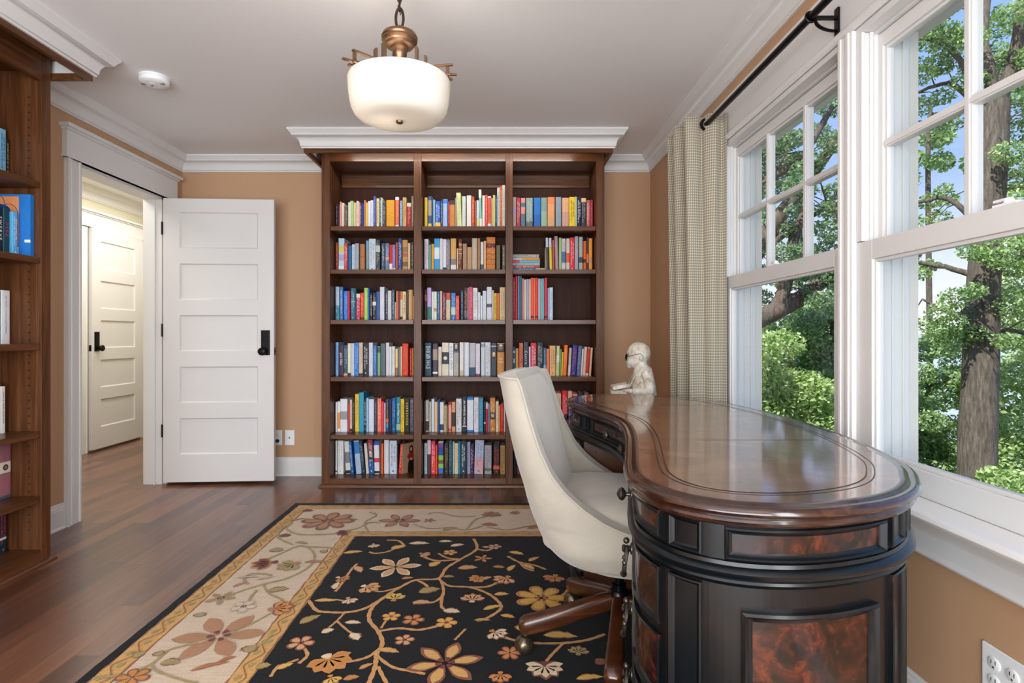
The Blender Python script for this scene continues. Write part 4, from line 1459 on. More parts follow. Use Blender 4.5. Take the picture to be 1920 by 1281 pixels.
big = pb.build('picture_book', pbm, smooth=False, fix=False)
big.rotation_euler = (0, 0, R(4))
big.location = (-2.368, 2.570, LSZ[1] + 0.0003)
tag(big, 'large blue picture book facing out with an orange cover picture, left bookcase', 'book', 'books in the left bookcase')
# book showing its front cover at the right end of the bottom shelf, left bay
cb = MB()
cb.box(0, 0.150, 0, 0.024, 0, 0.215)
cb.cur = 1
cb.poly([(0.083 + 0.020 * math.cos(a * PI / 6), -0.0004, 0.172 + 0.024 * math.sin(a * PI / 6)) for a in range(12)])
cb.quad((0.066, -0.0003, 0.11), (0.104, -0.0003, 0.11), (0.104, -0.0003, 0.17), (0.064, -0.0003, 0.17))
cb.poly([(0.048, -0.0004, 0.0), (0.122, -0.0004, 0.0), (0.116, -0.0004, 0.06), (0.105, -0.0004, 0.10), (0.062, -0.0004, 0.10), (0.052, -0.0004, 0.06)])
cb.cur = 2
cb.poly([(0.052, -0.0006, 0.10), (0.108, -0.0006, 0.10), (0.122, -0.0006, 0.06), (0.105, -0.0006, 0.145), (0.065, -0.0006, 0.145), (0.044, -0.0006, 0.12)])
cb.cur = 3
cb.poly([(0.083 + 0.011 * math.cos(a * PI / 6), -0.0007, 0.168 + 0.016 * math.sin(a * PI / 6)) for a in range(12)])
cb.quad((0.066, -0.0008, 0.088), (0.098, -0.0008, 0.088), (0.092, -0.0008, 0.104), (0.072, -0.0008, 0.104))
cbo = cb.build('book', [cover_mat('b08a6c'), cover_mat('1a1412'), cover_mat('8c2420'), cover_mat('c49a80')], smooth=False, fix=False)
cbo.rotation_euler = (0, 0, R(54))
cbo.location = (-0.712, 4.088, SHZ[5] + 0.0003)
tag(cbo, 'tan book turned to show a cover photo of a dark-haired figure in red, bottom shelf', 'book', 'books on the bottom shelf of the left bay')

# ------------------------------------------------------------------ windows
def glass_mat():
    m = bpy.data.materials.new('window_glass')
    m.use_nodes = True
    t = m.node_tree
    t.nodes.clear()
    out = t.nodes.new('ShaderNodeOutputMaterial')
    tr = t.nodes.new('ShaderNodeBsdfTransparent')
    gl = t.nodes.new('ShaderNodeBsdfGlossy')
    gl.inputs['Roughness'].default_value = 0.02
    mx = t.nodes.new('ShaderNodeMixShader')
    # Schlick reflectance of a thin pane, the same from both sides
    geo = t.nodes.new('ShaderNodeNewGeometry')
    dt = t.nodes.new('ShaderNodeVectorMath')
    dt.operation = 'DOT_PRODUCT'
    t.links.new(geo.outputs['Normal'], dt.inputs[0])
    t.links.new(geo.outputs['Incoming'], dt.inputs[1])
    def mth(op, a, b=None):
        n_ = t.nodes.new('ShaderNodeMath')
        n_.operation = op
        for i_, v_ in enumerate((a, b)):
            if v_ is None:
                continue
            if isinstance(v_, float):
                n_.inputs[i_].default_value = v_
            else:
                t.links.new(v_, n_.inputs[i_])
        return n_
    c_ = mth('ABSOLUTE', dt.outputs['Value'])
    fr = mth('ADD', mth('MULTIPLY', mth('POWER', mth('SUBTRACT', 1.0, c_.outputs[0]).outputs[0], 5.0).outputs[0], 0.8).outputs[0], 0.035)
    tr.inputs['Color'].default_value = (0.96, 0.98, 0.97, 1)
    t.links.new(fr.outputs[0], mx.inputs[0])
    t.links.new(tr.outputs[0], mx.inputs[1])
    t.links.new(gl.outputs[0], mx.inputs[2])
    t.links.new(mx.outputs[0], out.inputs[0])
    return m
glass = glass_mat()
vinyl = plain('white_window_frame', 'd6d6d5', 0.35, 0.012, 3, coat=0.1)
ext_trim = plain('exterior_trim', 'd8d4cc', 0.6, 0.05, 6)

def sash(parent, name, xf, y0, y1, z0, z1, st, top, bot, muntins=False):
    """xf = room-side face"""
    t = 0.034
    m = MB()
    m.box(xf, xf + t, y0, y0 + st, z0, z1)
    m.box(xf, xf + t, y1 - st, y1, z0, z1)
    m.box(xf, xf + t, y0 + st, y1 - st, z0, z0 + bot)
    m.box(xf, xf + t, y0 + st, y1 - st, z1 - top, z1)
    b = 0.010
    gy0, gy1, gz0, gz1 = y0 + st, y1 - st, z0 + bot, z1 - top
    # glazing bead, stepped
    for (a, bb, c, d) in ((gy0, gy0 + b, gz0, gz1), (gy1 - b, gy1, gz0, gz1), (gy0 + b, gy1 - b, gz0, gz0 + b), (gy0 + b, gy1 - b, gz1 - b, gz1)):
        m.box(xf + 0.007, xf + t - 0.006, a, bb, c, d)
    f = m.build(name, vinyl, parent, parent.location, smooth=False, bevel=0.0015)
    if muntins:
        mm = MB()
        hw = 0.0115
        ys = [y0 + st + (y1 - y0 - 2 * st) * k / 3 for k in (1, 2)]
        zm = (gz0 + gz1) / 2
        for xx, e in ((xf + 0.004, 0.0), (xf + 0.0005, 0.005)):
            for yy in ys:
                mm.box(xx, xf + t - 0.002 - e, yy - hw + e, yy + hw - e, gz0, gz1)
            mm.box(xx + 0.0006, xf + t - 0.0026 - e, gy0, gy1, zm - hw + e, zm + hw - e)
        mm.build('muntins', vinyl, f, None, smooth=False)
    g = MB()
    gx = xf + 0.018
    g.quad((gx, gy0 + 0.002, gz0 + 0.002), (gx, gy1 - 0.002, gz0 + 0.002), (gx, gy1 - 0.002, gz1 - 0.002), (gx, gy0 + 0.002, gz1 - 0.002))
    g.build('glass_pane', glass, f, None, smooth=False, fix=False)
    return f

def window(n, y0, y1, label):
    w = struct_empty('window_%d' % n, label, 'window', (0, 0, 0))
    m = MB()
    for a, b in ((y0, y0 + 0.028), (y1 - 0.028, y1)):
        m.box(1.138, 1.245, a, b, WZ0, WZ1)
    for a, b in ((y0 + 0.0005, y0 + 0.022), (y1 - 0.022, y1 - 0.0005)):
        m.box(1.100, 1.137, a, b, 1.347, WZ1)
    for a, b in ((y0 + 0.022, y0 + 0.028), (y1 - 0.028, y1 - 0.022)):
        m.box(1.100, 1.110, a, b, 1.347, WZ1)
        m.box(1.126, 1.137, a, b, 1.347, WZ1)
    m.box(1.100, 1.137, y0 + 0.028, y1 - 0.028, WZ1 - 0.020, WZ1)
    # jamb liner ribs
    for a, b in ((y0 + 0.028, y0 + 0.034), (y1 - 0.034, y1 - 0.028)):
        m.box(1.190, 1.197, a, b, WZ0, WZ1)
        m.box(1.222, 1.228, a, b, WZ0, WZ1)
    m.box(1.138, 1.245, y0 + 0.028, y1 - 0.028, WZ1 - 0.028, WZ1)
    m.box(1.138, 1.30, y0 + 0.028, y1 - 0.028, WZ0, WZ0 + 0.030)
    m.build('window_frame', vinyl, w, smooth=False, bevel=0.001)
    e = MB()
    for a, b in ((y0 - 0.04, y0 + 0.012), (y1 - 0.012, y1 + 0.04)):
        e.box(1.251, 1.285, a, b, WZ0, WZ1 + 0.04)
    e.box(1.251, 1.285, y0 + 0.012, y1 - 0.012, WZ1 - 0.012, WZ1 + 0.09)
    e.build('exterior_trim', ext_trim, w, smooth=False)
    sash(w, 'upper_sash', 1.150, y0 + 0.003, y1 - 0.003, 1.292, 1.974, 0.046, 0.042, 0.048, True)
    lo = sash(w, 'lower_sash', 1.102, y0 + 0.001, y1 - 0.001, 0.6345, 1.344, 0.072, 0.058, 0.070)
    k = MB()
    yc = (y0 + y1) / 2
    k.box(1.106, 1.130, yc - 0.03, yc + 0.03, 1.3445, 1.350)
    k.cyl((1.118, yc, 1.350), (1.118, yc, 1.358), 0.010)
    k.box(1.112, 1.124, yc - 0.005, yc + 0.035, 1.356, 1.362)
    k.build('sash_lock', plastic, w, smooth=False, bevel=0.001)
    return w
window(1, *WIN[1], 'far white double-hung window beside the curtain, six panes above')
window(2, *WIN[0], 'near white double-hung window at the right edge, large tree trunk behind it')

# interior casing, head, mullion, stool and apron of the window group
cy0, cy1 = WIN[0][0], WIN[1][1]
m = MB()
m.box(1.088, XR, WIN[0][1] + 0.001, WIN[1][0] + 0.030, 0.634, WZ1)                  # mullion casing
m.box(1.082, 1.088, WIN[0][1] + 0.012, WIN[0][1] + 0.026, 0.634, WZ1)
m.box(1.082, 1.088, WIN[1][0] + 0.006, WIN[1][0] + 0.020, 0.634, WZ1)
m.box(1.127, 1.150, WIN[0][1], WIN[1][0], 0.634, WZ1)
for s0, dr in ((cy1 - 0.004, 1), (cy0 + 0.004, -1)):
    pts = [(XR - t, s0 + dr * u) for u, t in casing_profile(0.105)]
    m.prism(pts, 0.634, WZ1)
o = m.build('trim_5', white, smooth=False, bevel=0.0015)
structure(o, 'white vertical casings and mullion between the windows', 'window casing')
m = MB()
hy0, hy1 = -1.0, cy1 + 0.115
HP = [(0, -0.0), (0.030, 0.0), (0.036, 0.006), (0.040, 0.014), (0.040, 0.022), (0.034, 0.030), (0.030, 0.032), (0.026, 0.040), (0.026, 0.190), (0.034, 0.196), (0.034, 0.206), (0, 0.206)]
m.sweep([(XR, hy0), (XR, hy1)], HP, up=WZ1 + 0.004)
structure(m.build('trim_6', white, smooth=False), 'wide white head casing above the windows', 'window casing')
m = MB()
m.smooth = True
SP = [(-0.02, 0), (0.0, 0), (0.117, 0), (0.124, -0.004), (0.128, -0.012), (0.124, -0.021), (0.117, -0.025), (0.085, -0.025), (0.083, -0.030), (0.075, -0.036), (0.066, -0.050), (0.055, -0.062), (0.045, -0.070),
      (0.043, -0.078), (0.036, -0.082), (0.036, -0.125), (0.042, -0.130), (0.044, -0.137), (0.040, -0.143), (0.0, -0.143)]
m.sweep([(XR, hy0), (XR, hy1 + 0.02)], SP, up=0.6335)
structure(m.build('trim_7', white), 'white window stool with rounded nose and apron moulding', 'window sill')

# ------------------------------------------------------------------ curtain rod, bracket, curtain
RX, RZ = 1.010, EYE + 1.041
rod = thing('curtain_rod', 'long black curtain rod above the windows', 'curtain rod', (RX, 1.2, RZ))
m = MB()
m.smooth = True
m.cyl((RX, -0.9, RZ), (RX, 3.14, RZ), 0.0125, 20)
m.build('rod', black_metal, rod, (RX, 1.2, RZ))
m = MB()
m.smooth = True
m.lathe([(0.0125, 0), (0.018, 0.004), (0.018, 0.012), (0.012, 0.018), (0.020, 0.030), (0.026, 0.045), (0.020, 0.060), (0.004, 0.068)], 20, mx=Matrix.Translation((RX, 3.14, RZ)) @ Matrix.Rotation(R(-90), 4, 'X'))
m.build('finial', black_metal, rod, (RX, 1.2, RZ))
for by in (1.845, -0.3):
    m = MB()
    m.box(1.092, 1.099, by - 0.010, by + 0.010, RZ - 0.060, RZ + 0.028)
    m.box(RX + 0.010, 1.094, by - 0.007, by + 0.007, RZ - 0.008, RZ + 0.001)
    m.smooth = True
    arc = [(1.093 - 0.068 * math.sin(t), by, RZ - 0.050 + 0.035 * (1 - math.cos(t)) * 1.0 + 0.004) for t in [k * PI / 16 for k in range(9)]]
    m.tube(arc, [0.008] * 9, 8, squash=(1.0, 0.45))
    ring = [(RX + 0.0165 * math.cos(a), by, RZ + 0.0165 * math.sin(a)) for a in [k * PI / 12 for k in range(24)]]
    m.tube(ring, 0.0042, 8, closed=True, squash=(1, 1))
    m.ball((RX + 0.028, by - 0.006, RZ - 0.012), 0.0035, 8, 6)
    m.build('bracket', black_metal, rod, (RX, 1.2, RZ))

def curtain_mat():
    t = NT('waffle_curtain_fabric')
    t.set(rough=0.9, sheen=0.3)
    tc = t.n('TexCoord')
    sp = t.n('SeparateXYZ')
    t.l(tc.outputs['UV'], sp.inputs[0])
    a = t.math('SINE', t.math('MULTIPLY', sp.outputs['X'], 2 * PI / 0.0115))
    b = t.math('SINE', t.math('MULTIPLY', sp.outputs['Y'], 2 * PI / 0.0135))
    gx = t.math('GREATER_THAN', a, 0.25)
    gy = t.math('GREATER_THAN', b, 0.15)
    g = t.math('MULTIPLY', gx, gy)
    g2 = t.math('MULTIPLY', t.math('ADD', gx, gy), 0.5)
    f = t.math('ADD', t.math('MULTIPLY', g, 0.45), t.math('MULTIPLY', g2, 0.5))
    c = t.ramp(f, ((0.0, 'a69a80'), (0.5, 'cfc7b3'), (1.0, 'f0ede4')))
    t.color(c)
    t.bump(f, 0.4, 0.001)
    # a little light passes the cloth
    tl = t.n('BsdfTranslucent')
    t.l(c, tl.inputs[0])
    mx = t.n('MixShader')
    mx.inputs[0].default_value = 0.35
    t.l(t.b.outputs[0], mx.inputs[1])
    t.l(tl.outputs[0], mx.inputs[2])
    t.l(mx.outputs[0], t.out.inputs[0])
    return t.m
cu = thing('curtain', 'beige waffle-weave grommet curtain gathered at the far end of the windows', 'curtain', (RX, 2.92, 0.02))
# plan path of the folds: nearest fold faces the room's near end
def fold_path(amp, ph):
    base = [(1.090, 2.735), (1.070, 2.765), (1.043, 2.755), (1.012, 2.770), (0.985, 2.803), (0.958, 2.795), (0.932, 2.780), (0.915, 2.815), (0.945, 2.855), (1.030, 2.862), (1.080, 2.880), (1.075, 2.905), (1.010, 2.915), (0.925, 2.922),
            (0.905, 2.945), (0.930, 2.965), (1.020, 2.972), (1.078, 2.990), (1.065, 3.012), (0.990, 3.022), (0.920, 3.035), (0.905, 3.055), (0.93, 3.075), (1.03, 3.085), (1.08, 3.10)]
    out = []
    for i, (x, y) in enumerate(base):
        out.append((1.0 + (x - 1.0) * amp + 0.010 * math.sin(i * 1.7 + ph), y + 0.006 * math.sin(i * 2.3 + ph * 1.3), 0))
    return catmull(out, 6)
zt, zb = 2.140, 0.025
rows_, uv = [], []
NR = 40
for r in range(NR + 1):
    f = r / NR
    z = zt + (zb - zt) * f
    path = fold_path(1.0 - 0.12 * math.sin(f * 2.2), f * 1.6)
    # fabric near the foot sways a little toward the wall
    u = 0
    rr, uu = [], []
    for i, p in enumerate(path):
        if i:
            u += (Vector(path[i]) - Vector(path[i - 1])).length
        zz = z + (0.004 * math.sin(i * 0.5) if r == 0 else 0)
        rr.append((p[0], p[1] - 0.02 * f, zz))
        uu.append(u)
    rows_.append(rr)
    uv.append([(x * (1.05), z) for x in uu])
m = MB()
m.smooth = True
m.grid([[Vector(p) - Vector((RX, 2.92, 0.02)) for p in r] for r in rows_])
co = m.build('panel', curtain_mat(), cu, fix=False)
uvl = co.data.uv_layers.new(name='UVMap')
flat = [q for r in uv for q in r]
for lp in co.data.loops:
    uvl.data[lp.index].uv = flat[lp.vertex_index]
sd = co.modifiers.new('thickness', 'SOLIDIFY')
sd.thickness = 0.002
for gx, gy, rot in ((RX, 2.784, 8), (RX, 2.858, 0), (RX, 2.917, 0), (RX, 2.970, 0), (RX, 3.022, 0), (RX, 3.083, 0)):
    g = MB()
    g.smooth = True
    ring = [(0.026 * math.cos(a), 0, 0.026 * math.sin(a)) for a in [k * PI / 12 for k in range(24)]]
    mx = Matrix.Rotation(R(rot), 4, 'Z')
    g.tube([mx @ Vector(p) + Vector((gx - RX, gy - 2.92, RZ - 0.02)) for p in ring], 0.0075, 8, closed=True, squash=(1, 1))
    g.build('grommet', black_metal, cu, fix=True)

# framed picture on the right wall, mostly behind the curtain
pf = thing('framed_picture', 'thin pale wood picture frame on the right wall beyond the curtain', 'picture', (XR, 3.52, 1.56))
m = MB()
fy0, fy1, fz0, fz1 = 3.30, 3.745, 1.30, 1.817
for a, b, c, d in ((fy0, fy0 + 0.022, fz0, fz1), (fy1 - 0.022, fy1, fz0, fz1), (fy0 + 0.022, fy1 - 0.022, fz0, fz0 + 0.022), (fy0 + 0.022, fy1 - 0.022, fz1 - 0.022, fz1)):
    m.box(XR - 0.020, XR - 0.001, a, b, c, d)
m.build('moulding', plain('pale_oak_frame', 'b39a72', 0.4), pf, (XR, 3.52, 1.56), smooth=False, bevel=0.002)
MB().box(XR - 0.010, XR - 0.004, fy0 + 0.0225, fy1 - 0.0225, fz0 + 0.0225, fz1 - 0.0225).build('mat_board', plain('mat_board', 'dfddd6', 0.6), pf, (XR, 3.52, 1.56), smooth=False)

# ------------------------------------------------------------------ kidney desk
def burl(name, stops, scale=14, rough=0.25, coat=0.6, ior=1.5):
    t = NT(name)
    t.b.inputs['Coat IOR'].default_value = ior
    t.set(rough=rough, coat=coat, coatr=0.08)
    v = t.coord()
    n1 = t.noise(v, scale, 6, 0.65, 1.6)
    n2 = t.noise(v, scale * 6, 4, 0.7, 0.5)
    f = t.math('ADD', t.math('MULTIPLY', n1, 0.72), t.math('MULTIPLY', n2, 0.28))
    t.color(t.ramp(f, stops))
    t.bump(n2, 0.05, 0.0006)
    return t.m
desk_top_m = burl('desk_top_border', ((0.30, '341a16'), (0.42, '522c22'), (0.54, '6e4232'), (0.66, '845440'), (0.8, '966246')), 5.5, 0.28, 1.0, 2.05)
desk_field_m = burl('desk_top_field', ((0.28, '3e241c'), (0.42, '5e3a2c'), (0.56, '7c543c'), (0.70, '946a48'), (0.85, 'a67c50')), 4.2, 0.28, 1.0, 2.05)
desk_burl = burl('desk_burl_panel', ((0.36, '060404'), (0.47, '180b08'), (0.55, '3c170e'), (0.64, '5a2716'), (0.76, '2c120c')), 11, 0.24, 0.25)
def black_paint():
    t = NT('worn_black_paint')
    t.set(rough=0.28, coat=0.08, coatr=0.12, spec=0.35)
    v = t.coord()
    geo = t.n('NewGeometry')
    n = t.noise(v, 22, 5, 0.7)
    e = t.math('ADD', geo.outputs['Pointiness'], t.math('MULTIPLY', t.math('SUBTRACT', n, 0.5), 0.10))
    f = t.ramp(e, ((0.56, '070c10'), (0.60, '150f0e'), (0.66, '5e3a26')))
    t.color(f)
    t.bump(t.noise(v, 60, 3), 0.06, 0.0006)
    return t.m
desk_black = black_paint()
desk_mould = burl('desk_moulding_wood', ((0.3, '140a08'), (0.5, '2c1610'), (0.7, '482a1c'), (0.9, '6a452c')), 26, 0.22, 0.55)
groove = plain('tooled_line', '231410', 0.4, 0.1, 30)

KP = [(0.300, 1.359), (0.268, 1.22), (0.254, 1.107), (0.288, 0.996), (0.358, 0.934), (0.445, 0.910), (0.548, 0.918), (0.668, 0.962), (0.757, 1.030), (0.815, 1.107), (0.878, 1.22), (0.936, 1.423),
      (0.972, 1.65), (0.985, 1.90), (0.962, 2.214), (0.880, 2.48), (0.720, 2.665), (0.540, 2.722), (0.400, 2.680), (0.310, 2.560), (0.283, 2.38), (0.322, 2.18), (0.368, 1.99), (0.382, 1.82), (0.353, 1.60)]
DC = Vector((0.62, 1.82, 0))
K = [Vector((p.x, p.y)) for p in catmull([(x, y, 0) for x, y in KP], 10, closed=True)]
def offset(P, d):
    n = len(P)
    out = []
    for i in range(n):
        t = (P[(i + 1) % n] - P[i - 1]).normalized()
        nn = Vector((t.y, -t.x))
        out.append(P[i] + nn * d)
    return out
def resample(P, step):
    out, acc = [], 0.0
    n = len(P)
    L = [0]
    for i in range(n):
        L.append(L[-1] + (P[(i + 1) % n] - P[i]).length)
    tot = L[-1]
    k = int(tot / step)
    j = 0
    for i in range(k):
        s = tot * i / k
        while L[j + 1] < s:
            j += 1
        f = (s - L[j]) / (L[j + 1] - L[j])
        out.append(P[j] * (1 - f) + P[(j + 1) % n] * f)
    return out
K = resample(K, 0.014)
dk = thing('kidney_desk', 'kidney-shaped black and burl wood desk with carved mouldings by the windows', 'desk', (DC.x, DC.y, 0))
O = (DC.x, DC.y, 0)

def loft(prof, P, name, mat, cap=True, smooth=True, parent=None):
    m = MB()
    m.smooth = smooth
    rows = []
    for o, z in prof:
        rows.append([(q.x, q.y, z) for q in offset(P, o)])
    m.grid(rows, closed_u=True)
    if cap:
        m.smooth = False
        m.poly(rows[0][::-1])
        m.poly(rows[-1])
    return m.build(name, mat, parent or dk, O)
# top slab: field (recessed by tooled lines), border and moulded edge
m = MB()
m.smooth = True
prof = [(-0.030, 0.742), (-0.012, 0.742), (-0.006, 0.746), (-0.003, 0.752), (-0.006, 0.757), (-0.003, 0.760), (0.002, 0.763), (0.005, 0.768), (0.004, 0.773), (0.0, 0.777), (-0.006, 0.779), (-0.010, 0.7775), (-0.014, 0.7775), (-0.018, 0.7800), (-0.030, 0.7805)]
rows = [[(q.x, q.y, z) for q in offset(K, o)] for o, z in prof]
m.cur = 1
m.grid(rows, closed_u=True)
m.smooth = False
m.poly(rows[0][::-1])
m.cur = 0
m.poly(rows[-1])
TZ = 0.7805
def ribbon_ring(m, P, o0, o1, z):
    a, b = offset(P, o0), offset(P, o1)
    n = len(a)
    m.add([(q.x, q.y, z) for q in a] + [(q.x, q.y, z) for q in b], [(i, (i + 1) % n, n + (i + 1) % n, n + i) for i in range(n)])
IN = resample(offset(K, -0.070), 0.016)
# smooth the inner outline so that its offsets stay clean
for _ in range(6):
    IN = [(IN[i - 1] + IN[i] * 2 + IN[(i + 1) % len(IN)]) / 4 for i in range(len(IN))]
m.cur = 3
m.poly([(q.x, q.y, TZ + 0.0003) for q in offset(IN, -0.014)])
m.cur = 2
ribbon_ring(m, IN, 0.0012, -0.0012, TZ + 0.0004)
ribbon_ring(m, IN, -0.0125, -0.015, TZ + 0.0006)
for yy in (1.50, 2.25):
    m.box(0.52, 0.86 if yy > 2 else 0.84, yy - 0.0012, yy + 0.0012, TZ + 0.0004, TZ + 0.0006)
m.build('desk_top', [desk_top_m, desk_mould, groove, desk_field_m], dk, O)

B = resample(offset(K, -0.024), 0.012)      # body outline
def idx_at(x, y, P=None):
    P = P or B
    return min(range(len(P)), key=lambda i: (P[i] - Vector((x, y))).length)
def span(i0, i1, P=None):
    P = P or B
    n = len(P)
    out = []
    i = i0
    while True:
        out.append(i % n)
        if i % n == i1 % n:
            break
        i += 1
    return out
nB = len(B)
# body order: left near side down to the near end, right side up, far end, left far side
iA = idx_at(0.335, 1.44)          # kneehole edge of the near pedestal
iR1 = idx_at(0.935, 1.50)
iR2 = idx_at(0.955, 2.15)
iF = idx_at(0.318, 2.25)
def pedestal(i0, i1, name, z0=0.017, z1=0.648):
    P = [B[i] for i in span(i0, i1)]
    m = MB()
    m.smooth = False
    m.prism([(p.x, p.y) for p in P], z0, z1)
    return m.build(name, desk_black, dk, O, smooth=False)
pedestal(iA, iR1, 'pedestal')
pedestal(iR2, iF, 'pedestal')
P = [B[i] for i in span(iR1, iR2)]
Q = [B[i] + (B[(i + 1) % nB] - B[i - 1]).normalized().orthogonal() * 0.02 for i in span(iR1, iR2)]
bm_ = MB()
bm_.prism([(p.x - 0.001, p.y) for p in P] + [(p.x - 0.022, p.y) for p in reversed(P)], 0.03, 0.648)
bm_.build('modesty_panel', desk_black, dk, O, smooth=False)
loft([(0, 0.648), (0, 0.742)], B, 'frieze', desk_black, smooth=True)
WB = resample(B, 0.016)
loft([(-0.01, 0.640), (0.006, 0.640), (0.010, 0.643), (0.013, 0.648), (0.011, 0.652), (0.014, 0.655), (0.019, 0.660), (0.020, 0.666), (0.016, 0.671), (0.008, 0.674), (0.006, 0.680), (-0.01, 0.682)], WB, 'waist_moulding', desk_black, cap=False)
def part_loft(i0, i1, prof, name, mat):
    idx = span(i0, i1)
    m = MB()
    m.smooth = True
    rows = []
    OFF = {}
    for o, z in prof:
        off = offset(B, o)
        rows.append([(off[i].x, off[i].y, z) for i in idx])
    m.grid(rows)
    return m.build(name, mat, dk, O, fix=False)
for a, b in ((iA, iR1), (iR2, iF)):
    part_loft(a, b, [(0.001, 0.017), (0.018, 0.017), (0.018, 0.050), (0.014, 0.058), (0.010, 0.062), (0.012, 0.070), (0.006, 0.078), (0.001, 0.080)], 'plinth_moulding', desk_black)

def pt(P, s):
    """s = fractional index"""
    n = len(P)
    i = int(math.floor(s)) % n
    f = s - math.floor(s)
    p = P[i] * (1 - f) + P[(i + 1) % n] * f
    t = (P[(i + 1) % n] - P[i]).normalized()
    t2 = (P[(i + 2) % n] - P[i - 1]).normalized()
    return p, Vector((t2.y, -t2.x))
def curved_frame(s0, s1, z0, z1, w=0.012, d=0.009, name='panel_frame', mat=None, burl_in=True, parent=None, inner=None, base=0.0):
    """raised moulded frame on the curved body between arc positions s0..s1, with a burl panel inside"""
    mat = mat or desk_black
    n = max(3, int((s1 - s0)))
    m = MB()
    m.smooth = True
    prof = [(0.0, 0.0), (0.0, d), (0.25, d * 1.25), (0.5, d * 0.9), (0.62, d * 0.45), (1.0, d * 0.15), (1.0, 0.0)]
    def P3(s, z, o):
        p, nn = pt(B, s)
        q = p + nn * (o + base)
        return (q.x, q.y, z)
    ds = w / 0.012
    # four mitred sides: ring of outer rectangle to inner rectangle
    def ring(f, o):
        a0, a1 = s0 + ds * f, s1 - ds * f
        b0, b1 = z0 + w * f, z1 - w * f
        pts = []
        N = n * 2
        for k in range(N + 1):
            pts.append(P3(a0 + (a1 - a0) * k / N, b0, o))
        M = 6
        for k in range(1, M):
            pts.append(P3(a1, b0 + (b1 - b0) * k / M, o))
        for k in range(N + 1):
            pts.append(P3(a1 + (a0 - a1) * k / N, b1, o))
        for k in range(1, M):
            pts.append(P3(a0, b1 + (b0 - b1) * k / M, o))
        return pts
    m.grid([ring(f, o) for f, o in prof], closed_u=True)
    fr = m.build(name, mat, parent or dk, None if parent else O, fix=True)
    if burl_in:
        b = MB()
        b.smooth = True
        N = n * 2
        a0, a1 = s0 + ds * 0.95, s1 - ds * 0.95
        rows = []
        for z in (z0 + w * 0.95, (z0 + z1) / 2, z1 - w * 0.95):
            rows.append([P3(a0 + (a1 - a0) * k / N, z, 0.0012) for k in range(N + 1)])
        b.grid(rows)
        b.build('burl_panel' if burl_in is True else burl_in, inner or desk_burl, fr, O if not parent else None, fix=False)
    return fr

def knob(x, y, z, dirv, parent=None):
    m = MB()
    m.smooth = True
    d = Vector((dirv.x, dirv.y, 0)).normalized()
    rot = d.to_track_quat('Z', 'Y').to_matrix().to_4x4()
    prof = [(0.010, 0), (0.010, 0.002), (0.004, 0.004), (0.004, 0.012), (0.007, 0.014), (0.013, 0.018), (0.0145, 0.022), (0.012, 0.027), (0.006, 0.031), (0.001, 0.033)]
    m.lathe(prof, 18, mx=Matrix.Translation((x, y, z)) @ rot)
    for k in range(9):       # gadrooned face
        a = 2 * PI * k / 9
        m.ball(Matrix.Translation((x, y, z)) @ rot @ Vector((0.010 * math.cos(a), 0.010 * math.sin(a), 0.022)), 0.0042, 8, 6)
    return m.build('knob', knob_m, parent or dk, O, fix=True)
knob_m = plain('antique_pewter', '54504a', 0.38, 0.3, 60, metal=0.9)
def bail_pull(x, y, z, dirv, parent=None):
    m = MB()
    m.smooth = True
    d = Vector((dirv.x, dirv.y, 0)).normalized()
    tng = Vector((-d.y, d.x, 0))
    C_ = Vector((x, y, z))
    rot = d.to_track_quat('Z', 'Y').to_matrix().to_4x4()
    m.lathe([(0.013, 0), (0.013, 0.002), (0.009, 0.004), (0.006, 0.006), (0.006, 0.014), (0.009, 0.017), (0.006, 0.021), (0.001, 0.022)], 16, mx=Matrix.Translation(C_) @ rot)
    m.ball(C_ + d * 0.012 + Vector((0, 0, 0.017)), 0.007, 10, 8)
    loop = []
    for k in range(21):
        a = -PI * 0.5 + 2 * PI * k / 20
        loop.append(C_ + d * (0.014 + 0.004 * math.sin(a)) + tng * (0.016 * math.cos(a)) + Vector((0, 0, -0.026 + 0.030 * math.sin(a) * -1)))
    m.tube(loop[:-1], [0.0030 + 0.0016 * abs(math.sin(k * PI / 5)) for k in range(20)], 8, closed=True)
    for s_ in (-1, 1):
        m.ball(C_ + d * 0.016 + tng * 0.015 * s_ + Vector((0, 0, -0.026)), 0.0055, 10, 8)
    m.ball(C_ + d * 0.018 + Vector((0, 0, -0.056)), 0.0075, 10, 8)
    return m.build('bail_pull', knob_m, parent or dk, O, fix=True)

def sidx(x, y):
    return float(idx_at(x, y))
def centre_handle(s, z, fn, **k):
    p, nn = pt(B, s)
    return fn(p.x + nn.x * 0.010, p.y + nn.y * 0.010, z, nn, **k)
# near pedestal
sA = float(iA)
sP0, sP1 = sidx(0.300, 1.015), sidx(0.345, 0.962)      # pilaster left of the end panel
sE0, sE1 = sidx(0.372, 0.945), sidx(0.668, 0.990)       # end panel
sQ0, sQ1 = sidx(0.690, 1.000), sidx(0.745, 1.045)       # pilaster right
def drawer(s0, s1, z0, z1, handle, hz):
    p_, _ = pt(B, s0)
    e = curved_frame(s0, s1, z0, z1, 0.011, 0.008, 'drawer', burl_in='burl_panel')
    centre_handle((s0 + s1) / 2, hz, handle, parent=e)
    return e
if sP0 < sA:
    sA -= nB
drawer(sA + 1.5, sP0 - 2, 0.690, 0.738, knob, 0.712)
for z0, z1 in ((0.530, 0.634), (0.392, 0.510), (0.246, 0.372), (0.094, 0.226)):
    drawer(sA + 1.5, sP0 - 2, z0, z1, bail_pull, (z0 + z1) / 2 + 0.012)
